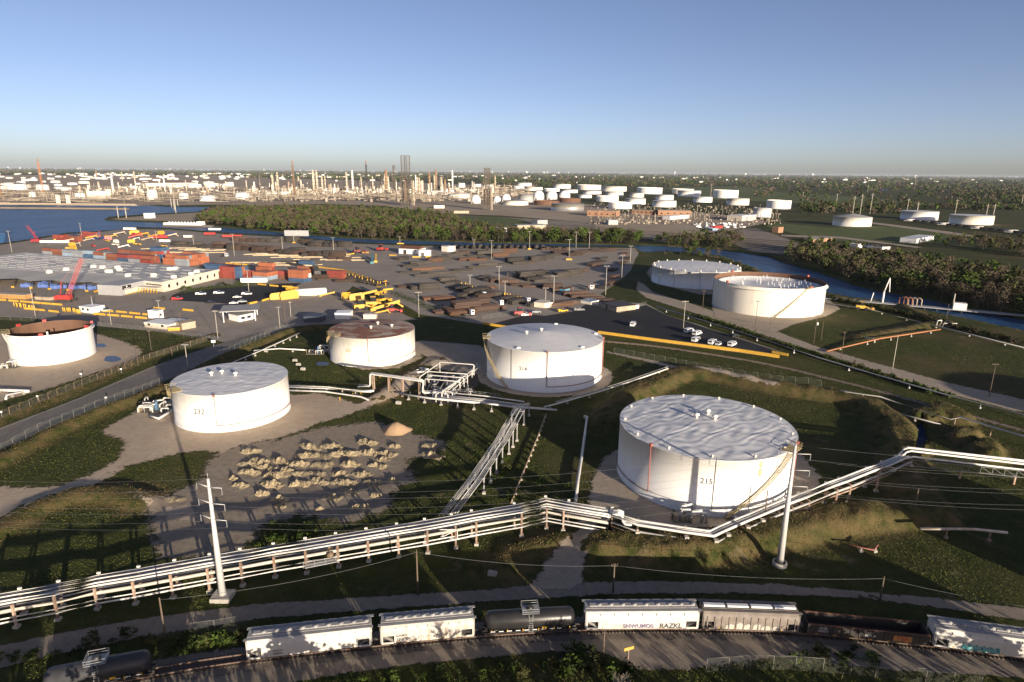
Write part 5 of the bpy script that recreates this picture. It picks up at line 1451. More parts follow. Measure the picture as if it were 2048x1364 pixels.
# ------------------------------------------------------------------ port yard
def pbox(name, label, p0, p1, depth, ytop, m, cat, roofm=None, pitch=0.0, over=0.15, group=None, parts=()):
    """building whose near bottom edge runs between two photo pixels; wall height from the row ytop above p0"""
    a = at(*p0); b = at(*p1); L = (b - a).length; ang = math.atan2(b.y - a.y, b.x - a.x)
    h = max(1.0, aty(p0[0], ytop, a))
    root = empty(name, (a.x, a.y, 0), ang, label, cat, group)
    s = MB(); s.box((L / 2, depth / 2, h / 2), (L, depth, h)); s.build('wall', m, root)
    s = MB()
    if pitch:
        s.add([(-over, -over, h + .01), (L + over, -over, h + .01), (L + over, depth + over, h + .01), (-over, depth + over, h + .01), (-over, depth / 2, h + pitch), (L + over, depth / 2, h + pitch)], [(0, 1, 5, 4), (2, 3, 4, 5), (1, 2, 5), (3, 0, 4), (3, 2, 1, 0)])
    else: s.box((L / 2, depth / 2, h + .12), (L + 2 * over, depth + 2 * over, .22))
    s.build('roof', roofm or M_roofg, root)
    for (kind, u, z, w_, hh) in parts:
        s = MB(); s.box((u * L, -.04, z + hh / 2), (w_, .1, hh)); s.build(kind, M_dark if kind in ('door', 'shutter') else M_glass, root)
    return root, L, h
M_clad = mat('cream_cladding', (.62, .56, .46), (.54, .48, .39), .4, .7)
M_gclad = mat('grey_cladding', (.36, .36, .36), (.30, .30, .30), .3, .6)
M_tan = mat('tan_wall', (.42, .34, .25), (.36, .29, .21), .4, .8)
M_brick = mat('brick_wall', (.34, .19, .11), (.28, .15, .09), .6, .85)

# warehouse with round windows
WH = 7.2
wa = at(328, 584); wb = at(438, 557); ang = math.atan2(wb.y - wa.y, wb.x - wa.x); Lr = (wb - wa).length
ux = Vector((math.cos(ang), math.sin(ang), 0)); uy = Vector((-ux.y, ux.x, 0))
WH = aty(328, 566, wa)
root = empty('warehouse', (wa.x, wa.y, 0), ang, 'huge low port warehouse with round windows and white roof lights', 'warehouse')
poly = [(0, 0), (Lr, 0), (Lr + 44, 202), (24, 202), (15, 30), (3, 30), (3, 15)]
s = MB(); s.prism(poly[::1], 0, WH); s.build('wall', M_clad, root)
s = MB(); s.prism(poly, WH + .02, WH + .3); s.build('roof', mat('membrane_roof', (.50, .49, .47), (.42, .41, .39), .06, .8), root)
s = MB(); s.box((Lr / 2, -.3, WH + .1), (Lr + 1.6, .35, 1.3)); s.build('parapet', M_clad, root)
ringm = MB(); ringm.lathe([(1.15, 0), (1.15, .3), (1.65, .3), (1.65, 0)], 20); ring_me = ringm.mesh('window', M_clad)
panem = MB(); panem.lathe([(1.2, .06), (.01, .06)], 20); pane_me = panem.mesh('pane', M_glass)
for k in range(7):
    x = Lr * (0.085 + .137 * k)
    o = obj('window', ring_me, root, (x, -.3, WH * .56)); o.rotation_euler = (math.pi / 2, 0, 0); obj('pane', pane_me, o)
random.seed(4)
lm = [MB().box((0, 0, .06), (1.0, 5.2, .12)).mesh('roof_light', m_) for m_ in (mat('roof_light_white', (.66, .64, .58), (.6, .58, .52), .5, .5), mat('roof_light_dark', (.05, .05, .06), (.03, .03, .04), 1, .3))]
for i in range(9):
    for j in range(26):
        y = 4 + 7.4 * j; x0 = 16 + .05 * y; x1 = Lr + .215 * y
        if y < 30: x0 = 6
        x = x0 + (x1 - x0) * (.06 + .105 * i)
        if y > 194 or random.random() < .12: continue
        obj('roof_light', lm[1 if (j < 10 and (i + j) % 3) else 0], root, (x + random.uniform(-.5, .5), y, WH + .31))
acm = MB().box((0, 0, .8), (2.6, 2.2, 1.6)).box((0, 0, 1.7), (1.8, 1.5, .3)).mesh('roof_unit', M_cream)
for k in range(15): obj('roof_unit', acm, root, (random.uniform(8, Lr - 2), random.uniform(3, 95), WH + .3), random.uniform(-.1, .1))
# office front, recessed arcade and open canopy on the near-left side
for k in range(11):
    s = MB(); y = 1.6 + k * 1.2; s.box((y * .2 - .06, y, WH - 1.5), (.2, .8, .8)); s.build('office_window', M_glass, root)
s = MB(); s.box((-1.6, 7.5, 2.9), (5.2, 15, .35)); s.build('entrance_canopy', M_clad, root)
for k in range(7):
    s = MB(); s.box((-3.9, 1.5 + k * 2.0, 1.4), (.3, .3, 2.8)); s.build('entrance_post', M_yellow, root)
s = MB(); s.box((-6.5, 22.5, (WH + .4) / 2), (19, 15, WH + .4)); s.build('office_block', M_gclad, root)
s = MB(); s.box((-6, 14.85, 1.5), (12.5, .3, 2.6)); s.build('loading_door', M_clad, root)
s = MB(); s.box((-6, 14.7, .25), (12.6, .3, .4)); s.build('door_kerb', M_yellow, root)
s = MB(); s.box((-11, 14.88, WH - 1.2), (6.4, .25, 2.2)); sg = s.build('sign_panel', M_black, root)
s = MB(); s.lathe([(.01, 0), (.6, 0), (.6, .06), (.01, .06)], 6); o = s.build('emblem', M_white, sg, loc=(-11, 14.74, WH - .85)); o.rotation_euler = (math.pi / 2, 0, 0)
s = MB(); s.box((-11, 14.73, WH - 1.95), (4.4, .05, .26)); s.build('emblem', M_white, sg)
s = MB(); vs = []; cn = 13
for k in range(cn + 1):
    y = 30 + k * 13.2; vs += [(-10.5 + (3.5 if k % 2 else 0), y, 4.7 + (.5 if k % 2 else 0)), (15 + .05 * (y - 30), y, WH + .25)]
s.add(vs, [(2 * k, 2 * k + 1, 2 * k + 3, 2 * k + 2) for k in range(cn)]); s.build('open_canopy_roof', mat('canopy_roof_grey', (.42, .405, .38), (.38, .365, .34), .05, .8), root)
for k in range(cn + 1):
    for x in (-9.5, 3):
        s = MB(); s.box((x, 31 + k * 13.2, 2.3), (.4, .4, 4.6)); s.build('canopy_post', M_dark, root)
    s = MB(); s.box((-9.5, 31 + k * 13.2, .5), (1.1, 1.1, 1.0)); s.build('post_guard', M_yellow, root)
wx = lambda x, y, z=0: wa + ux * x + uy * y + Vector((0, 0, z))
# tarped cargo under the canopy
M_tarp = mat('blue_tarpaulin', (.06, .13, .42), (.18, .25, .5), .7, .5)
for k in range(9):
    p = wx(random.uniform(-6, 3), 48 + k * 5.5); s = MB(); s.box((0, 0, 1.0), (4.5, 4.5, 2.0)); s.lathe([(2.2, 0), (1.0, .7), (.01, .9)], 8, (0, 0, 1.8))
    o = s.build('tarped_cargo', M_tarp, loc=p, rz=ang); tag(o, 'blue tarpaulin covered cargo lump under the warehouse canopy', 'cargo', 'tarped cargo under the canopy')
for k in range(26):
    p = wx(random.uniform(-8, 8), (34 + k * .6) if k < 9 else (100 + k * 3.2)); s = MB()
    for j in range(4): s.box((0, j * .5 - 1, .35 + .5 * (j % 2)), (random.uniform(5, 9), .45, .5))
    o = s.build('steel_beam_stack', random.choice((M_yellow, M_tan, M_yellow)), loc=p, rz=ang + random.uniform(-.25, .25)); tag(o, 'small stack of yellow and tan beams under the warehouse canopy', 'beam stack', 'beam stacks under the canopy')

# containers
cols = dict(o=(.36, .125, .062), r=(.28, .06, .045), b=(.055, .11, .20), l=(.28, .36, .45), g=(.28, .30, .33), w=(.66, .64, .58), n=(.23, .085, .05), t=(.33, .42, .40), e=(.08, .24, .1))
def container_mesh(c):
    s = MB(); L, W, Hc = 12.2, 2.44, 2.6; n = 30
    for sgn in (-1, 1):    # corrugated long sides
        vs = []
        for k in range(n + 1):
            y = sgn * (W / 2 - (.07 if k % 2 else 0)); vs += [(-L / 2 + .1 + (L - .2) * k / n, y, .15), (-L / 2 + .1 + (L - .2) * k / n, y, Hc - .1)]
        fs = [(2 * k, 2 * k + 2, 2 * k + 3, 2 * k + 1) for k in range(n)]
        s.add(vs, fs if sgn < 0 else [f[::-1] for f in fs])
    s.box((0, 0, Hc - .06), (L, W, .12)); s.box((0, 0, .1), (L, W, .2))
    for x in (-L / 2 + .08, L / 2 - .08):
        for y in (-W / 2 + .08, W / 2 - .08): s.box((x, y, Hc / 2), (.16, .16, Hc))
        s.box((x * .995, 0, Hc / 2), (.08, W - .2, Hc - .2))
    for y in (-.7, -.25, .25, .7): s.box((L / 2 - .02, y, Hc / 2), (.06, .05, Hc - .3))
    return s.mesh('shipping_container', mat('container_' + c, cols[c], tuple(x * .72 for x in cols[c]), .5, .65, rnd=.18))
CM = {k: container_mesh(k) for k in cols}
cang = math.atan2(at(368, 530.5).y - at(326, 527).y, at(368, 530.5).x - at(326, 527).x)
cname = dict(o='orange', r='red', b='dark blue', l='light blue', g='grey', w='white', n='brown', t='pale green', e='green')
def cstack(px, py, nl, nw, nt_, palette, where, ang_=None, seed=0):
    rng = random.Random(seed + px); a = at(px, py); A = cang if ang_ is None else ang_
    dx = Vector((math.cos(A), math.sin(A), 0)); dy = Vector((-dx.y, dx.x, 0))
    for i in range(nl):
        for j in range(nw):
            top = nt_ - (rng.random() < .18 and nt_ > 1)
            for k in range(top):
                c = rng.choice(palette); p = a + dx * (6.2 + i * 12.6) + dy * (1.3 + j * 2.62)
                o = obj('shipping_container', CM[c], None, (p.x, p.y, .03 + k * 2.62), A)
                tag(o, f'{cname[c]} shipping container in the stack {where}', 'shipping container', f'{cname[c]} containers {where}')
cstack(326, 529, 2, 8, 3, 'oooooog', 'of mostly orange boxes by the warehouse')
cstack(212, 520, 4, 3, 2, 'nrbg', 'left of the orange stack'); cstack(238, 518, 3, 2, 3, 'nnbg', 'behind the warehouse roof')
cstack(302, 521, 1, 3, 4, 'brgb', 'with dark blue tops beside the orange stack')
cstack(85, 508, 7, 2, 2, 'rtwlgbn', 'in a mixed colour row at the left')
cstack(412, 553, 2, 3, 3, 'nbrb', 'right of the round windows'); cstack(452, 556, 1, 3, 3, 'oob', 'in the middle right of the warehouse')
cstack(470, 556, 1, 2, 2, 'rr', 'next to the pale blue ones')
cstack(505, 559, 1, 4, 1, 'l', 'of pale blue boxes at the bottom'); 
for j in range(4):
    p = at(505, 559) + Vector((math.cos(cang), math.sin(cang), 0)) * 6.4 + Vector((-math.sin(cang), math.cos(cang), 0)) * (1.3 + j * 2.62)
    o = obj('shipping_container', CM['o'], None, (p.x, p.y, 2.65), cang); tag(o, 'orange shipping container on top of the pale blue ones', 'shipping container', 'orange containers on the pale blue ones')
cstack(512, 548, 1, 2, 3, 'oro', 'behind the pale blue ones'); cstack(554, 557, 1, 2, 2, 'nr', 'standing apart in brown')
cstack(577, 563, 1, 3, 1, 'b', 'at the bottom of the rightmost tall stack')
for j in range(3):
    for k in (1, 2):
        p = at(577, 563) + Vector((math.cos(cang), math.sin(cang), 0)) * 6.2 + Vector((-math.sin(cang), math.cos(cang), 0)) * (1.3 + j * 2.62)
        o = obj('shipping_container', CM['w' if (j == 2 and k == 1) else 'o'], None, (p.x, p.y, .03 + 2.62 * k), cang); tag(o, ('white' if (j == 2 and k == 1) else 'orange') + ' shipping container high in the rightmost tall stack', 'shipping container', 'upper containers of the rightmost tall stack')
cstack(654, 556, 1, 2, 2, 'or', 'alone by the green strip'); cstack(521, 531, 1, 1, 1, 'o', 'single on the asphalt'); cstack(596, 541, 1, 1, 1, 'w', 'lying behind the tall stack'); cstack(590, 548, 1, 2, 2, 'no', 'half hidden behind the tall stack')
cstack(106, 480, 3, 2, 2, 'rrn', 'on the dock edge'); cstack(160, 473, 2, 2, 2, 'orb', 'with green box on the far dock'); cstack(408, 541, 2, 2, 2, 'rb', 'behind the warehouse corner')

# trailers, vans and cars
M_tyre = mat('tyre', (.02, .02, .02), None, 2, .9)
def wheels(root, xs, w_, r):
    for x in xs:
        for y in (-w_, w_):
            s = MB(); s.tube((x, y - .11, r), (x, y + .11, r), r, n=10); s.build('wheel', M_tyre, root)
def paint(name, c): return mat('paint_' + name, c, tuple(x * .9 for x in c), 1, .3)
carcol = dict(white=(.78, .78, .77), black=(.02, .02, .022), red=(.5, .03, .03), silver=(.45, .46, .47), yellow=(.7, .42, .03), grey=(.2, .2, .21), blue=(.08, .14, .25))
def vehicle_proto(kind, col):
    m = paint(col, carcol[col]); root = empty('parked_' + kind, (0, 0, -50), 0)
    if kind == 'pickup':
        s = MB(); s.xprism([], 0, 0) if False else None
        s.prism([(-2.8, -.95), (2.8, -.95), (2.8, .95), (-2.8, .95)], .45, 1.05); s.box((2.05, 0, .98), (1.5, 1.8, .3)); s.box((-1.75, -.88, 1.2), (2.1, .12, .45)); s.box((-1.75, .88, 1.2), (2.1, .12, .45)); s.box((-2.76, 0, 1.2), (.1, 1.8, .45)); s.build('body', m, root)
        s = MB(); s.add([(-.75, -.88, 1.05), (1.5, -.88, 1.05), (1.5, .88, 1.05), (-.75, .88, 1.05), (-.55, -.75, 1.85), (.75, -.75, 1.85), (.75, .75, 1.85), (-.55, .75, 1.85)], [(4, 5, 6, 7)]); s.build('cab_roof', m, root)
        s = MB(); s.add([(-.75, -.88, 1.05), (1.5, -.88, 1.05), (1.5, .88, 1.05), (-.75, .88, 1.05), (-.55, -.75, 1.84), (.75, -.75, 1.84), (.75, .75, 1.84), (-.55, .75, 1.84)], [(0, 1, 5, 4), (1, 2, 6, 5), (2, 3, 7, 6), (3, 0, 4, 7)]); s.build('windows', M_glass, root); wheels(root, (-1.8, 1.8), .85, .4)
    elif kind == 'car':
        s = MB(); s.add([(x, y * .9, z) for y in (-1, 1) for x, z in ((-2.3, .4), (2.3, .4), (2.35, .75), (1.2, .95), (-2.0, 1.0), (-2.35, .8))], [(0, 1, 2, 3, 4, 5), (11, 10, 9, 8, 7, 6), (1, 0, 6, 7), (2, 1, 7, 8), (3, 2, 8, 9), (4, 3, 9, 10), (5, 4, 10, 11), (0, 5, 11, 6)]); s.build('body', m, root)
        s = MB(); s.box((-.35, 0, 1.44), (1.6, 1.4, .06)); s.build('cab_roof', m, root)
        s = MB(); s.add([(-1.9, -.85, .98), (1.1, -.85, .93), (1.1, .85, .93), (-1.9, .85, .98), (-1.2, -.7, 1.42), (.4, -.7, 1.42), (.4, .7, 1.42), (-1.2, .7, 1.42)], [(0, 1, 5, 4), (1, 2, 6, 5), (2, 3, 7, 6), (3, 0, 4, 7)]); s.build('windows', M_glass, root); wheels(root, (-1.45, 1.45), .8, .34)
    elif kind == 'van':
        s = MB(); s.add([(x, y * 1.0, z) for y in (-1, 1) for x, z in ((-2.7, .45), (2.7, .45), (2.75, 1.0), (2.1, 1.15), (1.3, 2.05), (-2.7, 2.15))], [(0, 1, 2, 3, 4, 5), (11, 10, 9, 8, 7, 6), (1, 0, 6, 7), (2, 1, 7, 8), (3, 2, 8, 9), (4, 3, 9, 10), (5, 4, 10, 11), (0, 5, 11, 6)]); s.build('body', m, root)
        s = MB(); s.add([(2.08, -.85, 1.2), (2.08, .85, 1.2), (1.38, .85, 2.0), (1.38, -.85, 2.0)], [(0, 1, 2, 3)]); s.v = [(x + .04, y, z + .03) for x, y, z in s.v]
        for y in (-1.015, 1.015): s.add([(-2.3, y, 1.35), (1.5, y, 1.35), (1.2, y, 1.9), (-2.3, y, 1.95)], [(0, 1, 2, 3)])
        s.add([(-2.72, -.8, 1.3), (-2.72, .8, 1.3), (-2.72, .8, 1.95), (-2.72, -.8, 1.95)], [(0, 1, 2, 3)]); s.build('windows', M_glass, root); wheels(root, (-1.75, 1.75), .9, .38)
    else:  # tractor: cab-over yard tractor
        s = MB(); s.box((1.6, 0, 1.9), (1.9, 2.3, 2.4)); s.build('cab', m, root)
        s = MB(); s.box((-.9, 0, .9), (5.0, 1.1, .4)); s.box((-1.8, 0, 1.2), (1.2, 1.2, .2)); s.build('chassis', M_dark, root)
        s = MB(); s.box((2.56, 0, 2.3), (.06, 1.9, .9)); s.box((1.7, -1.16, 2.3), (1.2, .05, .8)); s.box((1.7, 1.16, 2.3), (1.2, .05, .8)); s.build('windows', M_glass, root); wheels(root, (-2.4, 1.7), 1.0, .5)
    return root
_vp = {}
def vehicle(kind, col, label, px, py, ang_):
    key = (kind, col); P = at(px, py)
    if key not in _vp: _vp[key] = vehicle_proto(kind, col); o = _vp[key]
    else: o = copy_tree(_vp[key])
    o.location = (P.x, P.y, .06); o.rotation_euler = (0, 0, rad(ang_)); tag(o, label, kind if kind != 'tractor' else 'lorry')
for v in (('pickup', 'white', 'white pickup parked nearest the warehouse in the black car park', 402, 590, 12), ('pickup', 'white', 'second white pickup in the top row of the black car park', 438, 588, 12), ('pickup', 'white', 'white pickup beside the car park light mast', 494, 590, 8), ('car', 'white', 'white car left of the car park light mast', 475, 596, 10), ('car', 'white', 'white car at the lower right corner of the black car park', 468, 608, 15), ('car', 'silver', 'silver car half hidden behind the corner car of the car park', 485, 605, 15), ('car', 'black', 'black car in the lower row of the black car park', 421, 607, 8), ('pickup', 'red', 'red pickup behind the grass island of the car park', 355, 600, 20), ('pickup', 'silver', 'pale pickup in the yellow barrier lane', 211, 623, 10),
          ('van', 'white', 'white van alone in the middle of the lorry park', 1266, 652, 70), ('van', 'white', 'white van left of the lorry park light pole group', 1378, 665, 40), ('van', 'white', 'white van uppermost in the lorry park cluster', 1394, 670, 45), ('van', 'white', 'white van parked on its own below the vans by the pole', 1392, 683, 50), ('van', 'white', 'white van in the pair near the yellow wall', 1425, 688, 50), ('car', 'white', 'small white car beside the van near the yellow wall', 1438, 690, 50), ('van', 'white', 'rightmost white van near the yellow wall', 1464, 692, 50), ('car', 'black', 'dark car parked at the right end of the lorry park', 1470, 674, 20), ('pickup', 'yellow', 'yellow pickup by the cream sheds', 1125, 624, 25), ('pickup', 'grey', 'dark pickup right of the yellow pickup', 1158, 622, 10), ('car', 'silver', 'silver car beside the white workshop trucks', 1073, 626, 5),
          ('pickup', 'white', 'white pickup beside the valve manifold', 843, 746, 55), ('pickup', 'white', 'white pickup behind the workshop poles at the lorry park', 1052, 632, 20)):
    vehicle(*v)
for v in (('white terminal tractor beside the grey pipe bundles', 963, 595, 25), ('white terminal tractor in front of the rusty pipe stack', 997, 612, 25), ('white terminal tractor left of the cream sheds', 1051, 607, 30), ('white terminal tractor by the tan cabin at the yard edge', 1178, 580, -10), ('white terminal tractor half hidden by the rusty pipes at the green strip', 938, 632, 30), ('white terminal tractor between container stacks', 555, 556, 100), ('white terminal tractor near the timber racks', 450, 514, -10)):
    vehicle('tractor', 'white', v[0], v[1], v[2], v[3])
def trailer(label, px, py, L, ang_, m, h=2.7):
    P = at(px, py); root = empty('box_trailer', (P.x, P.y, 0), rad(ang_), label, 'trailer'); s = MB(); s.box((0, 0, 1.2 + h / 2), (L, 2.5, h)); s.build('box', m, root); s = MB(); s.box((0, 0, 1.0), (L * .9, 1.2, .3)); s.build('chassis', M_dark, root); wheels(root, (-L * .4, -L * .3, L * .35), 1.0, .5)
trailer('long white trailer beside the car park hedge', 509, 568, 16, 5, M_white); trailer('long grey trailer at the water edge', 594, 474, 26, 0, M_gclad, 6)
for k, (x, y, l, a, m, lab) in enumerate(((420, 471, 12, 5, M_redbox, 'red flat trailer row on the far quay'), (465, 476, 20, 8, M_redbox, 'dark red trailer line beside the pipes'), (320, 478, 16, 4, M_redbox, 'red machine trailer among the yellow machines'), (430, 462, 14, 0, M_white, 'white box trailer at the far quay corner'), (110, 488, 26, 3, M_white, 'long white cylinder trailer by the dock'), (260, 461, 14, 0, M_white, 'white trailer near the quay point'), (330, 486, 10, 0, M_white, 'white truck box before the dark pipe field'), (376, 477, 8, 0, M_cream, 'cream truck box beside the red truck'))):
    trailer(lab, x, y, l, a, m, 2.2)

# pipe bundles
M_pr = mat('rusty_pipe_stock', (.085, .05, .036), (.05, .034, .027), 1.2, .85, rnd=.35, stretch=(.3, 3, 3))
M_pg = mat('dark_pipe_stock', (.062, .052, .043), (.036, .032, .028), 1.2, .7, rnd=.35, stretch=(.3, 3, 3))
M_po = mat('orange_rust_pipe_stock', (.15, .075, .043), (.095, .052, .034), 1.2, .85, rnd=.25, stretch=(.3, 3, 3))
def bundle(nw, nh, m, seed):
    rng = random.Random(seed); s = MB(); r = .5 / nw * 1.0
    for j in range(nh):
        for i in range(nw - (j % 2)):
            e = rng.uniform(-.04, .04); y = -.5 + r + i * 2 * r + (r if j % 2 else 0); z = r + j * r * 1.75
            s.tube((-.5 + e, y, z), (.5 + e, y, z), r * .98, n=6)
    for x in (-.35, 0, .35): s.box((x, 0, -.004), (.02, 1.0, .03))
    return s.mesh('pipe_bundle', m)
PB = {(k, q): bundle(w_, h_, m, 7) for k, m in (('r', M_pr), ('g', M_pg), ('o', M_po)) for q, (w_, h_) in enumerate(((10, 4), (14, 3), (8, 5)))}
random.seed(9)
pw = dict(r='rusty brown', g='dark grey', o='orange rusted')
def stack(px, py, L, W, ang_, k='g', q=None, where='in the pipe yard'):
    P = at(px, py); q = random.randrange(3) if q is None else q
    o = obj('pipe_bundle', PB[(k, q)], None, (P.x, P.y, .12), rad(ang_ + random.uniform(-2, 2)), (L * 1.05, W * 1.05, W * random.uniform(.8, 1.25))); tag(o, f'{pw[k]} bundle of stacked steel pipes {where}', 'pipe bundle', f'{pw[k]} pipe bundles {where}')
W1 = 'beside the green strip'
for a in ((815, 574, 12, 6, 20, 'r'), (845, 577, 14, 7, 20, 'g'), (858, 578, 12, 6, 20, 'g'), (872, 598, 14, 6, 22, 'o'), (888, 600, 12, 5, 22, 'o'), (895, 624, 14, 6, 25, 'r'), (915, 621, 14, 7, 25, 'r'), (932, 620, 14, 7, 25, 'r'), (925, 628, 14, 6, 25, 'o'), (955, 612, 12, 6, 25, 'r'), (970, 620, 14, 6, 25, 'r'), (985, 618, 12, 5, 25, 'o'), (945, 610, 12, 6, 25, 'g')): stack(*a, where=W1)
W2 = 'in the middle rows of the yard'
for a in ((895, 561, 12, 5, 35, 'g'), (905, 566, 12, 5, 35, 'g'), (915, 574, 12, 5, 60, 'g'), (928, 580, 12, 5, 60, 'g'), (945, 588, 12, 5, 60, 'g'), (960, 583, 12, 7, 40, 'g'), (975, 590, 12, 7, 40, 'g'), (985, 592, 12, 6, 40, 'g'), (970, 596, 12, 5, 40, 'r'), (978, 576, 8, 5, 20, 'o'), (932, 592, 12, 4, 60, 'g'), (1035, 606, 12, 5, 45, 'g'), (1058, 604, 12, 5, 45, 'g'), (1020, 600, 12, 5, 45, 'g'), (1072, 610, 12, 4, 45, 'g')): stack(*a, where=W2)
W3 = 'on the right half of the yard'
for a in ((1052, 556, 12, 7, 30, 'g'), (1066, 560, 12, 7, 30, 'g'), (1080, 562, 12, 7, 30, 'g'), (1075, 550, 12, 7, 30, 'g'), (1095, 554, 12, 7, 30, 'g'), (1110, 550, 12, 6, 30, 'g'), (1125, 553, 12, 6, 30, 'g'), (1145, 548, 12, 6, 30, 'g'), (1160, 543, 12, 5, 30, 'r'), (968, 556, 12, 4, 60, 'g'), (982, 561, 12, 4, 60, 'g'), (1000, 564, 12, 4, 10, 'r'), (1018, 567, 12, 4, 10, 'r'), (1040, 571, 12, 4, 10, 'r'), (1065, 574, 12, 4, 10, 'r'), (1105, 577, 12, 5, 10, 'r'), (1125, 582, 12, 4, 10, 'r'), (1150, 590, 14, 5, 15, 'r'), (1165, 594, 14, 5, 15, 'r'), (1185, 598, 12, 4, 15, 'r'), (1120, 612, 14, 4, 15, 'o'), (1135, 606, 14, 4, 15, 'o'), (1228, 606, 12, 4, 20, 'r'), (1205, 600, 12, 4, 20, 'r')): stack(*a, where=W3)
W4 = 'in the far rows near the quay'
for a in ((1030, 523, 14, 7, 25, 'g'), (1040, 527, 14, 7, 25, 'g'), (1052, 526, 14, 6, 25, 'r'), (1075, 521, 14, 6, 30, 'g'), (1090, 517, 14, 6, 30, 'g'), (1105, 512, 14, 6, 30, 'g'), (1118, 508, 14, 6, 30, 'r'), (935, 520, 14, 6, 15, 'o'), (955, 521, 14, 6, 15, 'o'), (975, 517, 14, 6, 15, 'g'), (1000, 513, 14, 5, 25, 'o'), (1018, 505, 14, 5, 20, 'o'), (950, 512, 14, 5, 20, 'g'), (970, 509, 14, 5, 20, 'g'), (990, 506, 14, 5, 20, 'g'), (890, 515, 14, 4, 25, 'g'), (910, 511, 14, 4, 25, 'g'), (925, 507, 14, 4, 25, 'r'), (940, 503, 14, 4, 25, 'g'), (820, 533, 12, 5, 30, 'g'), (835, 530, 12, 5, 30, 'g'), (850, 527, 12, 5, 25, 'g'), (870, 523, 12, 5, 25, 'o'), (885, 520, 12, 5, 25, 'g'), (805, 519, 12, 5, 60, 'g'), (820, 545, 14, 3, 20, 'g'), (845, 541, 14, 3, 20, 'o'), (868, 538, 14, 3, 20, 'o'), (850, 552, 14, 4, 20, 'g'), (875, 549, 14, 4, 20, 'g'), (900, 546, 14, 4, 20, 'g'), (925, 541, 14, 4, 20, 'g'), (955, 535, 14, 4, 20, 'g'), (975, 531, 14, 4, 20, 'g'), (1000, 529, 12, 5, 20, 'g'), (1150, 511, 14, 5, 30, 'r'), (1160, 506, 14, 5, 30, 'r'), (1190, 531, 14, 5, 50, 'r'), (1198, 524, 14, 5, 50, 'g'), (1205, 518, 12, 4, 50, 'g'), (1170, 503, 14, 6, 5, 'r'), (1195, 503, 14, 6, 5, 'r'), (1215, 502, 14, 6, 5, 'r'), (1225, 541, 12, 5, 60, 'r'), (1228, 555, 12, 4, 60, 'r'), (1222, 568, 12, 5, 60, 'r'), (1210, 575, 12, 5, 60, 'g'), (1255, 518, 12, 5, 70, 'r'), (1250, 508, 12, 5, 70, 'o'), (1245, 527, 12, 5, 70, 'r'), (1240, 500, 14, 4, 0, 'r')): stack(*a, where=W4)
for k in range(17): stack(884 + k * 12.5, 495.5 + (k % 2), 5, 12, 2, 'g', 1, 'along the water edge')
for k in range(7): stack(1085 + k * 8, 499, 5, 9, 2, 'r', 1, 'along the water edge')
W5 = 'in the long dark mats by the left quay'
for (x0, x1, y) in ((560, 625, 483), (480, 560, 482), (630, 705, 492), (620, 690, 489), (470, 545, 499), (520, 610, 503), (555, 610, 507), (600, 690, 508), (620, 690, 512), (360, 410, 490), (400, 455, 494), (440, 500, 493)):
    n = int((x1 - x0) / 13)
    for k in range(n): stack(x0 + (x1 - x0) * k / n, y + k * .35, 12, 8, 12, 'g' if random.random() < .6 else 'r', None, W5)
for a in ((608, 548, 12, 5, 20, 'r'), (640, 556, 12, 4, 15, 'r'), (655, 559, 12, 4, 15, 'r'), (690, 563, 12, 4, 15, 'r'), (670, 519, 10, 4, 5, 'r'), (690, 520, 10, 4, 5, 'r'), (585, 525, 14, 5, 15, 'g'), (620, 528, 14, 5, 10, 'g')): stack(*a, where='near the container stacks')
# timber skids in rows
M_tim = mat('timber_skid', (.50, .40, .26), (.42, .33, .2), 1, .8, rnd=.15)
skid = MB().box((0, 0, .25), (13, .7, .5)).mesh('timber_skid', M_tim)
for r0, (y, x0, x1, n) in enumerate(((508, 500, 690, 15), (511, 520, 700, 14), (515, 560, 720, 13), (520, 600, 730, 10), (526, 480, 620, 11), (531, 560, 640, 7), (500, 370, 470, 9), (505, 330, 450, 9), (497, 300, 400, 8))):
    for k in range(n):
        P = at(x0 + (x1 - x0) * k / n + random.uniform(-4, 4), y + random.uniform(-1.2, 1.2)); o = obj('timber_skid', skid, None, (P.x, P.y, .04), rad(14 + random.uniform(-5, 5))); tag(o, 'pale timber skid lying in a row on the yard asphalt', 'timber skid', 'timber skids on the yard')

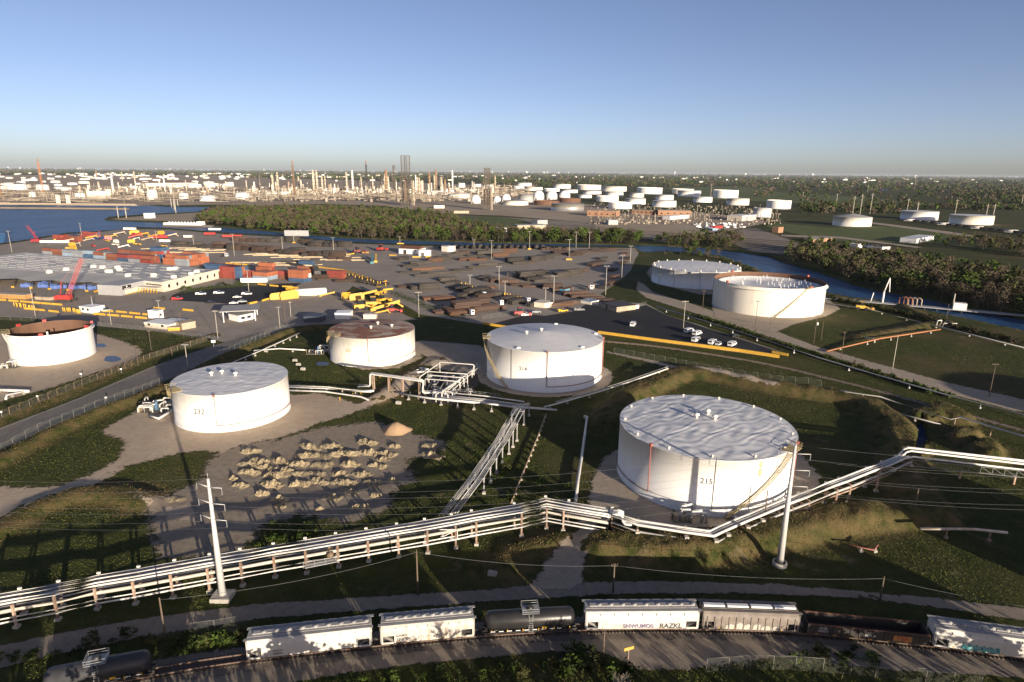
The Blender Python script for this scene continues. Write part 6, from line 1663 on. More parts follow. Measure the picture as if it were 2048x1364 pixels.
# yellow barriers and bollards
bar = MB(); bar.xprism([(-.35, 0), (-.18, .5), (-.14, .95), (.14, .95), (.18, .5), (.35, 0)], -3.4, 3.4); bar_me = bar.mesh('yellow_barrier', M_yellow)
def barriers(px, where, sp=7.2):
    P = [at(*q) for q in px]
    for a, b in zip(P[:-1], P[1:]):
        n = max(1, int((b - a).length / sp))
        for k in range(n):
            p = a.lerp(b, (k + .5) / n); o = obj('yellow_barrier', bar_me, None, (p.x, p.y, .03), math.atan2(b.y - a.y, b.x - a.x)); tag(o, f'yellow concrete barrier block {where}', 'barrier', f'yellow barriers {where}')
barriers([(-10, 600), (40, 604), (125, 611)], 'along the upper lorry lane'); barriers([(48, 618), (90, 622), (125, 626)], 'beside the bollard gate'); barriers([(165, 622), (230, 624), (310, 632)], 'right of the white booth'); barriers([(186, 629), (240, 633), (296, 638)], 'nearest the left tank'); barriers([(305, 617), (332, 619)], 'before the grass island'); barriers([(362, 620), (390, 623)], 'by the compound poles'); barriers([(488, 611), (520, 604), (545, 597)], 'along the car park edge'); barriers([(512, 569), (560, 574), (590, 575)], 'behind the car park'); barriers([(450, 527), (500, 531)], 'behind the containers'); barriers([(636, 535), (690, 542), (745, 560)], 'edging the green strip'); barriers([(752, 572), (775, 562)], 'at the tip of the green strip'); barriers([(768, 581), (784, 579)], 'at the start of the long green strip'); barriers([(680, 513), (712, 507)], 'by the timber rows'); barriers([(722, 506), (738, 506)], 'in the open yard'); barriers([(776, 511), (795, 512)], 'left of the white shed'); barriers([(824, 515), (842, 515)], 'in front of the white shed'); barriers([(850, 515), (862, 513)], 'right of the white shed'); barriers([(790, 488), (812, 488)], 'on the quay behind the shed'); barriers([(1180, 591), (1215, 598)], 'by the scrap pile')
bol = MB(); bol.tube((0, 0, 0), (0, 0, 2.2), .28, n=8); bol_me = bol.mesh('yellow_bollard', M_yellow)
random.seed(21)
for (x0, x1, y0, y1, n, wh) in ((30, 68, 612, 620, 14, 'at the left gate'), (128, 160, 622, 627, 10, 'by the white booth'), (1000, 1055, 590, 604, 16, 'between the pipe racks'), (925, 965, 570, 585, 9, 'in the pipe rows'), (690, 770, 552, 572, 12, 'along the dark pipe rack')):
    for k in range(n):
        f = k / (n - 1); P = at(x0 + (x1 - x0) * f + random.uniform(-2, 2), y0 + (y1 - y0) * f + random.uniform(-1, 1)); o = obj('yellow_bollard', bol_me, None, P); tag(o, f'yellow steel bollard {wh}', 'bollard', f'yellow bollards {wh}')

# dark pipe rack along the short green strip
sheet('grass_strip', [(636, 536), (690, 545), (745, 563), (770, 576), (740, 573), (700, 566), (660, 556), (630, 548)], M_field, .06, 4, .4)
sheet('grass_strip', [(765, 582), (790, 578), (830, 592), (900, 620), (960, 640), (940, 645), (870, 632), (820, 610), (780, 595)], M_field, .06, 4, .4)
sheet('grass_strip', [(340, 585), (380, 575), (470, 567), (520, 565), (560, 572), (520, 573), (440, 579), (375, 588), (345, 596)], M_field, .06, 4, .4)
sheet('grass_strip', [(300, 595), (325, 587), (345, 590), (340, 602), (310, 604)], M_field, .06, 4, .4)
for k in range(10):
    stack(690 + k * 8.5, 552 + k * 2.1, 10, 4, 70, 'g', 1, 'in the dark rack along the green strip')

# sheds, booths and small buildings
pbox('shed', 'white shed with low brown roof on the pipe yard quay', (798, 507), (838, 509), 14, 497, M_white, 'shed', M_rust, 2.2, parts=(('window', .8, 3, 1.2, 1.0), ('door', .3, 0, 3, 3.5)))
pbox('shed', 'small white flat roofed annexe in front of the brown roofed shed', (838, 512), (862, 511), 9, 502, M_white, 'shed', M_white, parts=(('door', .3, 0, 3, 3),))
pbox('shed', 'cream cabin right of the white shed', (896, 504), (911, 502), 8, 494, M_cream, 'shed', M_cream)
pbox('shed', 'left cream shed of the pair at the lorry park', (1068, 614), (1088, 616), 8, 605, M_clad, 'shed', M_clad)
pbox('shed', 'right cream shed of the pair at the lorry park', (1089, 616), (1105, 614), 8, 607, M_clad, 'shed', M_clad)
pbox('shed', 'pale blue roofed container shed behind the fence', (1161, 606), (1182, 610), 7, 600, M_cream, 'shed', mat('blue_roof', (.25, .33, .42), None, 1, .6))
pbox('building', 'tan flat roofed block building at the corner of the lorry park', (1203, 615), (1233, 624), 13, 606, M_tan, 'building', mat('tar_roof', (.05, .05, .055), None, 1, .8), parts=(('door', .35, 0, 1.2, 2.2),))
pbox('shed', 'little cream shed right of the tan block building', (1250, 616), (1260, 619), 6, 609, M_cream, 'shed', M_roofg)
pbox('cabin', 'white office booth in the yellow barrier lanes', (160, 624), (184, 627), 7, 613, M_white, 'cabin', M_white, parts=(('window', .3, 1.2, 1.4, 1.2), ('window', .7, 1.2, 1.4, 1.2)))
pbox('cabin', 'white kiosk at the end of the barrier lanes', (316, 638), (328, 635), 6, 623, M_white, 'cabin', M_white, parts=(('window', .5, 1.2, 1.2, 1.2),))
pbox('trailer_office', 'long white site trailer inside the gate compound', (289, 654), (338, 660), 8, 645, M_clad, 'trailer', M_white, parts=(('window', .2, 1.0, 1.4, 1.0), ('window', .75, 1.0, 1.4, 1.0)))
pbox('trailer_office', 'second white site trailer behind the yellow skip', (318, 652), (356, 655), 8, 644, M_clad, 'trailer', M_roofw)
pbox('skip', 'yellow steel skip in the gate compound', (336, 662), (360, 661), 3, 656, M_yellow, 'skip', M_tan)
pbox('cargo_crates', 'brown crates piled in the gate compound', (365, 660), (392, 655), 6, 648, M_tan, 'crate', M_tan)
pbox('gate_canopy', 'flat gate canopy building with white booth', (478, 644), (512, 637), 8, 632, M_white, 'gatehouse', M_roofg, parts=(('window', .25, 1, 2, 1.2), ('window', .6, 1, 2, 1.2)))
P = at(448, 645); root = empty('canopy', (P.x, P.y, 0), rad(18), 'open grey canopy on thin posts at the port gate', 'canopy')
s = MB(); s.box((7, 7, 5.2), (17, 15, .4)); s.build('roof', M_roofg, root)
for x in (0, 14):
    for y in (0, 14): s = MB(); s.box((x, y, 2.5), (.35, .35, 5)); s.build('post', M_white, root)
pbox('crate', 'long timber crate near the red crane', (70, 599), (100, 601), 3, 594, M_tan, 'crate', M_tan); pbox('cargo_stack', 'brown reels and white boxes at the left edge', (-10, 596), (50, 599), 5, 588, mat('reel_brown', (.45, .25, .08), (.3, .16, .06), .4, .8), 'cargo', M_tan)
pbox('cabin', 'white cabin roof behind the rust roofed tank', (670, 638), (700, 638), 7, 627, M_white, 'cabin', M_white); pbox('cabin', 'dark blue shed left of the rust roofed tank', (608, 645), (643, 645), 8, 634, mat('navy_wall', (.05, .06, .09), None, 1, .6), 'shed', mat('navy_roof', (.07, .08, .11), None, 1, .6)); pbox('cabin', 'cream box just behind the rust roofed tank', (727, 638), (752, 638), 4, 630, M_clad, 'cabin', M_clad)
pbox('skip', 'light blue open skip among the rusty pipes', (1130, 585), (1147, 581), 4, 579, mat('skip_blue', (.12, .32, .45), None, 1, .6), 'skip', M_rust); pbox('cabin', 'tan cabin next to the white tractor at the yard edge', (1184, 577), (1189, 576), 3, 571, M_tan, 'cabin', M_tan); pbox('cabin', 'brown crate hut in the middle of the pipe yard', (1014, 552), (1024, 554), 5, 546, M_tan, 'cabin', M_tan)

# yellow machinery
def machine(label, px, py, ang_, kind, m=None, k=1.0):
    m = m or M_yellow; P = at(px, py); root = empty('yard_machine', (P.x, P.y, 0), rad(ang_), label, 'machinery'); root.scale = (k, k, k)
    if kind == 'hopper':
        s = MB(); s.add([(-3, -3, 4.6), (3, -3, 4.6), (3, 3, 4.6), (-3, 3, 4.6), (-1, -1, .9), (1, -1, .9), (1, 1, .9), (-1, 1, .9)], [(4, 5, 1, 0), (5, 6, 2, 1), (6, 7, 3, 2), (7, 4, 0, 3), (7, 6, 5, 4)]); s.build('bin', m, root)
        for x in (-2.6, 2.6):
            for y in (-2.6, 2.6): s = MB(); s.box((x, y, 2.2), (.3, .3, 4.4)); s.build('leg', m, root)
    elif kind == 'boom':
        s = MB(); s.beam((-7, 0, .8), (7, 0, 3.6), .9, 1.3); s.build('boom', m, root); s = MB(); s.beam((5, 0, 3.2), (8.5, 0, .6), .5, .7); s.build('stick', m, root); s = MB(); s.box((-6.5, 0, .6), (2.4, 2.2, 1.2)); s.build('base', m, root)
    elif kind == 'plate':
        s = MB(); s.add([(-5, -.2, 0), (5, -.2, 0), (5.5, .3, 3.5), (3.5, .6, 5.0), (-4.2, .6, 4.4), (-5.3, .3, 3)], [(0, 1, 2, 3, 4, 5)]); s.add([(-5, 1.2, 0), (5, 1.2, 0), (5.5, 1.0, 3.5), (3.5, 1.1, 5.0), (-4.2, 1.1, 4.4), (-5.3, 1.0, 3)], [(5, 4, 3, 2, 1, 0)]); n = len(s.v) - 12
        for a in range(6): s.f.append((n + a, n + 6 + a, n + 6 + (a + 1) % 6, n + (a + 1) % 6)); s.mi.append(0); s.sm.append(False)
        s.build('blade', m, root); s = MB()
        for x in (-3, 0, 3): s.beam((x, 1, .2), (x, 3.0, .2), .4); s.beam((x, 3, .2), (x, 1.1, 3.6), .3)
        s.build('brace', m, root)
    else:  # loader
        s = MB(); s.box((-.8, 0, 1.5), (3.6, 2.1, 1.3)); s.build('body', m, root); s = MB(); s.box((-.2, 0, 2.9), (1.6, 1.6, 1.6)); s.build('cab', M_glass, root); s = MB(); s.box((-.2, 0, 3.76), (1.8, 1.8, .14)); s.build('cab_roof', m, root)
        s = MB(); s.beam((.6, -.8, 1.6), (3.6, -.8, 1.0), .3); s.beam((.6, .8, 1.6), (3.6, .8, 1.0), .3); s.build('lift_arm', m, root); s = MB(); s.box((4.1, 0, .9), (1.1, 2.8, 1.1)); s.build('bucket', m, root); wheels(root, (-1.7, 1.5), 1.15, .75)
    return root
for a in (('tilted yellow hopper plate left of the white cylinder', 556, 599, 20, 'plate', .8), ('large sloping yellow chute nearest the lane', 580, 598, 40, 'plate', 1.0), ('yellow plate standing behind the sloping chute', 585, 589, -15, 'hopper', .9), ('bent yellow plate right of the white cylinder', 636, 591, 30, 'plate', .75), ('small yellow beams on the asphalt by the cylinder', 655, 592, 20, 'boom', .6),
          ('yellow box hopper at the left of the machinery cluster', 693, 599, 5, 'hopper', .8), ('long yellow bin at the back of the machinery cluster', 714, 600, 25, 'plate', .8), ('yellow folded boom behind the loaders', 730, 594, 12, 'boom', 1.0), ('yellow framed loader at the front of the machinery cluster', 722, 620, 30, 'loader', 1.5), ('big yellow excavator house in the machinery cluster', 748, 615, 15, 'loader', 1.6), ('long yellow boom at the front right of the cluster', 772, 619, 28, 'boom', 1.1), ('yellow loader at the right end of the cluster', 765, 606, 60, 'loader', 1.3), ('yellow machine standing alone above the cluster', 759, 591, 80, 'loader', 1.4), ('low yellow beam on the ground before the cluster', 764, 627, 8, 'boom', .5)):
    machine(a[0], a[1], a[2], a[3], a[4], None, a[5])
machine('red lorry crane parts beside the yellow cluster', 785, 625, 10, 'loader', M_redbox, 1.1); machine('red and white fire pump rig at the lorry park', 1040, 632, 15, 'loader', M_redbox, 1.2); machine('blue and yellow mobile harbour crane in the open yard', 745, 524, 100, 'boom', mat('crane_blue', (.06, .2, .26), None, 1, .5), 1.3); machine('yellow crane boom beside the blue harbour crane', 752, 522, 100, 'boom', None, 1.2); machine('red loader in front of the white shed', 762, 502, 60, 'loader', M_redbox, 1.6); machine('dark red loader left of the open yard', 716, 507, 40, 'loader', mat('dark_red', (.18, .04, .04), None, 1, .5), 1.6); machine('black reach stacker holding a blue container', 632, 552, 120, 'loader', M_dark, 2.0)
o = obj('shipping_container', CM['b'], None, at(614, 541) + Vector((0, 0, 4.5)), cang); tag(o, 'dark blue shipping container lifted high by the reach stacker', 'shipping container')
random.seed(14)
for k in range(48):
    x = random.uniform(120, 345); y = 467 + (x - 150) * .0 + random.uniform(0, 36) * (1 if x < 330 else .5)
    if 210 < x < 345 and y > 495: continue
    mm_, cw_ = random.choice(((M_yellow, 'yellow'), (M_yellow, 'yellow'), (M_yellow, 'yellow'), (M_yellow, 'yellow'), (M_cream, 'cream'), (M_redbox, 'red'), (paint('navy', (.03, .05, .16)), 'navy blue'), (M_tan, 'tan')))
    machine(f'small {cw_} machine parked in the crowded upper yard', x, y, random.uniform(-30, 40), random.choice(('boom', 'loader', 'plate', 'boom')), mm_, random.uniform(.6, 1.05))['group'] = f'{cw_} machines in the crowded upper yard'
P = at(622, 592); d = rad(18); s = MB(); s.tube((-8.5, 0, 2.3), (8.5, 0, 2.3), 2.2, n=20); s.tube((8.5, 0, 2.3), (8.9, 0, 2.3), 1.6, n=20); o = s.build('steel_cylinder', M_white, loc=P, rz=d); tag(o, 'big white steel cylinder lying among the yellow plates', 'cylinder')

# crawler cranes
def lattice(mb, a, b, w, n, t=.14):
    a = Vector(a); b = Vector(b); d = (b - a).normalized(); ref = Vector((0, 0, 1)) if abs(d.z) < .9 else Vector((0, 1, 0)); sx = d.cross(ref).normalized() * w / 2; sy = sx.cross(d).normalized() * w / 2
    c = [sx + sy, -sx + sy, -sx - sy, sx - sy]
    for q in c: mb.beam(a + q, b + q, t)
    for k in range(n):
        p = a.lerp(b, k / n); r = a.lerp(b, (k + 1) / n)
        for i in range(4): mb.beam(p + c[i], r + c[(i + 1) % 4], t * .6)
        mb.beam(p + c[0], p + c[1], t * .6); mb.beam(p + c[1], p + c[2], t * .6)
def crane(label, px, py, tip, m, body=True):
    P = at(px, py); root = empty('crawler_crane', (P.x, P.y, 0), 0, label, 'crane')
    T = at(*tip, 0); zt = aty(tip[0], tip[1], P + Vector((0, 6, 0))); f = (P.y + 6) / T.y if T.y else 1
    u = (tip[0] - 1024) / FPX; X_ = (P.y + 6) * u / (math.cos(PITCH)) * 1.0
    tipw = Vector((P.x + (tip[0] - px) * P.y / FPX * 1.05, P.y + 6, zt))
    s = MB(); lattice(s, (0, 1, 2.5), tipw - Vector((P.x, P.y, 0)), 1.5, 16); s.build('lattice_boom', m, root)
    s = MB(); s.box((-1, 0, 2.6), (6.5, 3.6, 2.4)); s.box((2.2, -1.5, 2.4), (1.8, 1.4, 2.2)); s.box((-4.6, 0, 2.3), (1.6, 4.2, 2.2)); s.build('house', m, root)
    for y in (-2.4, 2.4): s = MB(); s.box((0, y, .7), (8, 1.1, 1.4)); s.build('crawler_track', M_dark, root)
    s = MB(); s.beam((-3, 0, 3.8), (-1.5, .5, 11), .3); s.beam((-1.5, .5, 11), tipw - Vector((P.x, P.y, 0)), .07); s.build('gantry', m, root)
crane('red crawler crane with lattice boom in front of the warehouse', 134, 603, (162, 517), M_redbox); crane('red dock crane boom leaning over the water at the left', 76, 486, (52, 452), mat('crane_dark_red', (.35, .04, .05), None, 1, .5))
# ship at the left edge and barge
P = at(-34, 488, -1); root = empty('cargo_ship', (P.x, P.y, -1), rad(70), 'blue hulled cargo ship stern with red superstructure at the left edge', 'ship')
s = MB(); s.add([(-30, -9, 0), (-30, 9, 0), (14, 8, 0), (18, 0, 0), (14, -8, 0), (-30, -10, 9), (-30, 10, 9), (16, 9.5, 9), (20, 0, 9), (16, -9.5, 9)], [(5, 6, 7, 8, 9), (0, 1, 6, 5), (1, 2, 7, 6), (2, 3, 8, 7), (3, 4, 9, 8), (4, 0, 5, 9)]); s.build('hull', paint('hull_blue', (.035, .09, .2)), root); s = MB(); s.box((2, 0, 15), (12, 16, 12)); s.build('superstructure', mat('ship_red', (.28, .08, .045), None, .3, .6), root); s = MB(); s.tube((9, 0, 9), (9, 0, 20), 1.3, n=10); s.build('funnel', M_cream, root)
a = at(331, 453, -1); b = at(420, 454.5, -1); c = (a + b) / 2; L = (b - a).length; root = empty('barge', (c.x, c.y, -1), math.atan2(b.y - a.y, b.x - a.x), 'long white tank barge moored along the channel by the trees', 'barge')
s = MB(); s.prism([(-L / 2, -6), (L / 2 - 6, -6), (L / 2 + 4, -3), (L / 2 + 4, 3), (L / 2 - 6, 6), (-L / 2, 6)], .2, 2.6); s.build('hull', mat('barge_hull', (.12, .1, .09), None, .3, .7), root); s = MB(); s.box((-4, 0, 4.0), (L * .84, 10, 2.8)); s.build('deck_tank', M_white, root)
for k in range(12): s = MB(); s.lathe([(.9, 0), (.9, 1.0), (.0, 1.3)], 8, (-L * .4 + k * L * .07, 0, 5.4)); s.build('deck_hatch', M_white, root)
s = MB(); s.box((L / 2 - 12, 0, 5.2), (7, 7, 4)); s.build('wheelhouse', M_white, root)

# dock with loading arms on the right river bank
P = at(1764, 606); root = empty('loading_dock', (P.x, P.y, 0), rad(-28), 'riverside loading dock with white crane arm and orange pipe loops', 'dock')
s = MB(); s.box((40, -3, .6), (150, 5, .4)); s.build('deck', M_gclad, root)
for k in range(26): s = MB(); s.box((-30 + k * 5.6, -3, -1), (.5, 3, 3)); s.build('pile', M_dark, root)
s = MB(); s.tube((0, -3, 0), (0, -3, 7), .5, n=8); s.tube((0, -3, 7), (1.8, -3, 15), .4, .2, n=8); s.tube((1.8, -3, 15), (2.6, -3, 7), .25, n=8); s.tube((-6, -3, 0), (-5, -3, 6), .25, n=8); s.build('loading_arm', M_white, root)
for k in range(4): 
    s = MB(); s.path([(8 + k * 2.2, -3, .5), (8 + k * 2.2, -3, 4.5), (11 + k * 2.2, -3, 5), (12 + k * 2.2, -3, 4), (12 + k * 2.2, -3, .5)], .3, 6); s.build('hose_loop', mat('orange_pipe', (.42, .17, .07), None, 1, .7) if k < 2 else M_tan, root)
s = MB(); s.box((36, -3, 2.5), (6, 4, 3.6)); s.build('dock_cabin', M_white, root)
s = MB(); s.tube((33, -3, 0), (33, -3, 9), .3, n=6); s.build('dock_mast', M_palepole, root)
P = at(1724, 618); machine('small yellow machine on the riverside track', 1724, 620, -20, 'loader', None, 1.2)
valve_set('dark pump cluster where the orange pipe meets the river bank', 1886, 652, 6, 4.0, 33)

# ------------------------------------------------------------------ far tanks
def ftank(xl, xr, yt, yb, shell=None, roof=('cone', .6), label=None, roofm=None):
    c = at((xl + xr) / 2, yb); R = (xr - xl) / 2 * c.y / FPX * 1.0
    R = R * (1 + R / c.y); cyy = c.y + R * .97; cxx = c.x * cyy / c.y
    P = Vector((cxx, cyy, 0)); h = max(6.0, CAM_H - (CAM_H) * 0 - 0) if False else aty((xl + xr) / 2, yt, c)
    h = max(5.0, h - (xr - xl) * .5 * (CAM_H - h) / c.y * c.y / FPX)   # measured rows include the rim's own ellipse
    return tank('storage_tank', label, P.x, P.y, R, h, shell or M_white, roof, roofm, n=36)
FT = [(1033, 1063, 365.5, 373), (1027, 1048, 373, 380), (1050, 1085, 374, 381.5), (1088, 1119, 377, 383), (1107, 1141, 368, 377), (1125, 1155, 379, 386), (1155, 1201, 369.6, 380), (1166, 1202, 381.5, 388.5), (1204, 1252, 372.5, 383), (1211, 1246, 384, 393), (1157, 1183, 389, 396), (1193, 1236, 392, 403.5), (1217, 1263, 404, 418), (1275, 1323, 375, 388), (1345, 1386, 377.6, 388), (1356, 1400, 381, 393), (1260, 1287, 386, 395), (1251, 1290, 396.6, 409), (1312, 1346, 389.7, 400), (1305, 1351, 401, 414.4), (1387, 1423, 393.5, 405), (1427, 1474, 380, 396.6), (1454, 1496, 396.6, 410.6), (1534, 1579, 400.4, 418), (1506, 1540, 416, 434.6), (1805, 1869, 422, 440.6), (1904, 1977, 430, 450)]
pos_words = []
FT.sort(key=lambda q: (q[0]))
for k, q in enumerate(FT):
    w_ = 'in the far tank farm' if q[0] < 1500 else 'on the far right plain'
    ftank(*q, M_cream if k % 4 == 2 else M_white, ('cone', .7) if k % 3 else ('open', 1.5, M_white), f'white storage tank {w_}, number {["one","two","three","four","five","six","seven","eight","nine","ten","eleven","twelve","thirteen","fourteen","fifteen","sixteen","seventeen","eighteen","nineteen","twenty","twenty-one","twenty-two","twenty-three","twenty-four","twenty-five","twenty-six","twenty-seven"][k]} counted from the left')
ftank(1668, 1737, 433, 453.7, M_dirtyw, ('cone', 4.5), 'streaked white tank with grey domed roof on the green field', M_roofg)
ftank(1103, 1167, 407, 423, mat('bare_aluminium', (.5, .48, .44), (.42, .4, .36), .1, .35, .6), ('cone', .6), 'silver metal tank in front of the brown tank walls', M_roofg)
ftank(1068, 1118, 401, 411, M_inner, ('open', 3, M_inner), 'wide rust brown tank wall left of the silver tank', M_dark)
ftank(1118, 1161, 396, 406, M_inner, ('open', 3, M_inner), 'wide rust brown tank wall behind the silver tank', M_dark)
ftank(1007, 1056, 401, 411, M_cream, ('cone', 2.5), 'low cream tank with shallow dome beside the brown walls', M_roofg)
ftank(1037, 1066, 389, 405, M_gclad, ('cone', 2.0), 'tall grey tank between the white spheres', M_roofg)
for xl, xr, yt, yb, lab in ((27, 53, 368, 380, 'white tank with dark cone roof at the far left shore'), (75, 97, 369, 380, 'second white tank with dark cone roof at the far left shore')): ftank(xl, xr, yt, yb, M_white, ('cone', 6.5), lab, mat('slate_roof', (.16, .17, .19), None, .1, .7))
for xl, xr, yt, yb, lab in ((60, 72, 383.6, 394.4, 'rust striped small tank on the far shore'), (296, 315, 379, 399.5, 'tall white tank standing on the far shore'), (359, 377, 386, 397.6, 'white tank right of the tall shore tank'), (401, 430, 391, 403, 'wide white tank near the far shore jetty'), (472, 499, 385, 399, 'white tank behind the wooded island'), (151, 170, 386, 397.6, 'squat white tank left of the white shore building'), (16, 28, 369, 380, 'narrow white tank left of the cone roofed tanks'), (124, 143, 374, 381, 'small white tank in the left tank row'), (530, 554, 383, 391, 'white tank below the first refinery columns'), (558, 580, 383, 391, 'white tank right of the first refinery columns'), (690, 706, 381, 388, 'small white refinery tank left of the black flare'), (718, 737, 381, 389, 'white refinery tank at the black flare'), (853, 888, 382, 391, 'white refinery tank right of the tall coker'), (878, 910, 384, 392, 'low white refinery tank before the spheres'), (896, 940, 387, 396, 'silver refinery tank left of the second coker'), (916, 930, 366, 375, 'white tank among the far refinery columns'), (945, 962, 368, 374, 'white tank left behind the second coker'), (970, 987, 369, 374, 'white tank right behind the second coker'), (640, 660, 382, 387, 'white refinery tank beside the thin columns')): ftank(xl, xr, yt, yb, M_dirtyw if 'rust' in lab else M_white, ('cone', .8), lab)
random.seed(31)
for k in range(70):
    x = random.uniform(-150, 480); y = random.uniform(352, 378) if x < 250 else random.uniform(352, 376)
    w_ = random.uniform(7, 13) * (y - 338) / 30; ftank(x, x + w_ * 1.6, y - w_ * .45, y, random.choice((M_white, M_cream, M_white)), ('cone', .8), 'small pale tank among many in the far left tank farm')['group'] = 'crowded far left tank farm'
# spheres
def sphere_tank(label, x, yt, yb, w_):
    c = at(x, yb); R = w_ / 2 * c.y / FPX; h = aty(x, yt, c); root = empty('gas_sphere', (c.x, c.y + R, 0), 0, label, 'gas sphere'); zc = h - R
    s = MB(); s.lathe([(R * math.sin(math.pi * k / 16) + .001, zc - R * math.cos(math.pi * k / 16)) for k in range(17)], 28); s.build('sphere', M_white, root)
    for k in range(10): a = 2 * math.pi * k / 10; s = MB(); s.tube(cyl(R * .96, a, 0), cyl(R * .96, a, zc), .5, n=6); s.build('leg', M_white, root)
for lab, x, yt, yb, w_ in (('white gas sphere left of the three by the brown walls', 1077.5, 381, 403, 21.5), ('white gas sphere in the middle of the three by the brown walls', 1104, 381, 403, 21.5), ('white gas sphere right of the three by the brown walls', 1130, 381, 403, 21.5), ('small white gas sphere right of the second coker', 1012, 388, 404, 18), ('white gas sphere left of the second coker', 951, 390, 408, 19), ('white gas sphere touching the second coker', 994, 392, 409, 14), ('little white gas sphere among the refinery columns', 903, 378, 386, 10), ('little white gas sphere left of its twin in the refinery', 893, 379, 386, 7)): sphere_tank(lab, x, yt, yb, w_)

# ------------------------------------------------------------------ refinery
M_col = mat('refinery_column', (.55, .48, .36), (.38, .30, .2), .15, .7, rnd=.2)
M_colb = mat('refinery_brown', (.30, .17, .09), (.2, .12, .07), .15, .8, rnd=.2)
M_frame = mat('refinery_frame', (.12, .10, .08), (.075, .062, .05), .1, .8)
def column(label, x, yt, yb, w_, m):
    c = at(x, yb); h = aty(x, yt, c); r = max(1.2, w_ / 2 * c.y / FPX); root = empty('refinery_column', c, 0, label, 'refinery column', 'columns of the refinery skyline')
    s = MB(); s.tube((0, 0, 0), (0, 0, h * .97), r, r * .92, n=12); s.lathe([(r * .92, 0), (r * .5, r * .6), (.01, r * .8)], 12, (0, 0, h * .97)); s.build('shell', m, root)
    for k in range(max(2, int(h / 12))): s = MB(); z = 8 + k * 12; s.lathe([(r, 0), (r + 1.2, 0), (r + 1.2, 1.0), (r + 1.1, 1.0), (r + 1.1, .15), (r, .15)], 12, (0, 0, min(z, h * .95))); s.build('platform', M_frame, root)
    s = MB(); s.tube((r + .8, 0, 0), (r + .8, 0, h * .9), .5, n=5); s.build('side_pipe', M_gpipe, root)
for x, yt, yb, w_, m, d in ((519, 346, 386, 3.2, M_dark, 'dark'), (546, 350, 384, 6, M_col, 'thick cream'), (552, 350, 384, 5, M_dark, 'dark'), (557, 344, 386, 3.2, M_col, 'cream'), (598, 353, 380, 3.5, M_col, 'cream'), (628, 340, 384, 4.5, M_col, 'tall cream twin'), (635, 340, 384, 4, M_col, 'tall cream twin'), (645, 352, 384, 3.5, M_col, 'cream'), (651, 352, 383, 2.5, M_col, 'thin cream'), (694, 344, 383, 3.5, M_col, 'cream'), (706, 340.5, 383, 3.5, M_white, 'white'), (718, 357, 382, 3, M_dark, 'dark'), (723, 353, 382, 2.5, M_col, 'thin cream'), (746, 352, 383, 2.3, M_col, 'thin cream'), (763, 353, 382, 3, M_dark, 'dark'), (773, 339, 382, 4.5, M_colb, 'thick brown'), (770, 348, 381, 2.5, M_col, 'thin cream'), (777, 353, 382, 3, M_col, 'cream'), (832, 349.5, 386, 2.5, M_white, 'white'), (835.5, 354.6, 386, 2.5, M_col, 'thin cream'), (839, 354.6, 386, 2, M_col, 'thin cream'), (845, 361, 382, 4, M_col, 'thick cream'), (859, 345, 382, 3.5, M_colb, 'brown'), (869, 349.5, 382, 3, M_col, 'cream'), (872.5, 338.7, 382, 3.5, M_colb, 'brown'), (878, 351, 382, 5, M_dark, 'dark'), (883, 354.6, 382, 4, M_col, 'thick cream'), (905, 340, 378, 3, M_white, 'white'), (990, 351, 382, 2, M_col, 'thin cream'), (227, 352, 386, 3.2, M_white, 'white'), (270, 343, 364, 3, M_col, 'cream'), (330, 354, 382, 2.6, M_white, 'white'), (245, 344, 362, 2, M_col, 'thin cream'), (194, 341, 358, 2, M_colb, 'brown'), (890, 359, 381, 3.5, M_colb, 'brown')):
    column(f'{d} refinery column against the skyline', x, yt, yb, w_, m)
def flare(label, x, yt, yb, m):
    c = at(x, yb); h = aty(x, yt, c); root = empty('flare_stack', c, 0, label, 'flare stack'); s = MB(); s.tube((0, 0, 0), (0, 0, h), .9, n=8); s.build('riser', m, root); s = MB(); lattice(s, (0, 0, 0), (0, 0, h * .9), 4.0, 22, .35); s.build('lattice', m, root); s = MB(); s.lathe([(.9, 0), (1.6, 2), (1.6, 7), (1.0, 9)], 10, (0, 0, h - 8)); s.build('tip', M_colb, root)
flare('brown lattice flare stack rising left in the refinery', 590, 321.6, 398, M_colb); flare('black lattice flare stack in the middle of the refinery', 735, 322, 392, M_dark); flare('orange lattice crane tower on the far left shore', 87, 318, 388, mat('crane_orange', (.5, .2, .08), None, .2, .7)); flare('brown lattice tower at the far left edge', 3, 325, 396, M_colb)
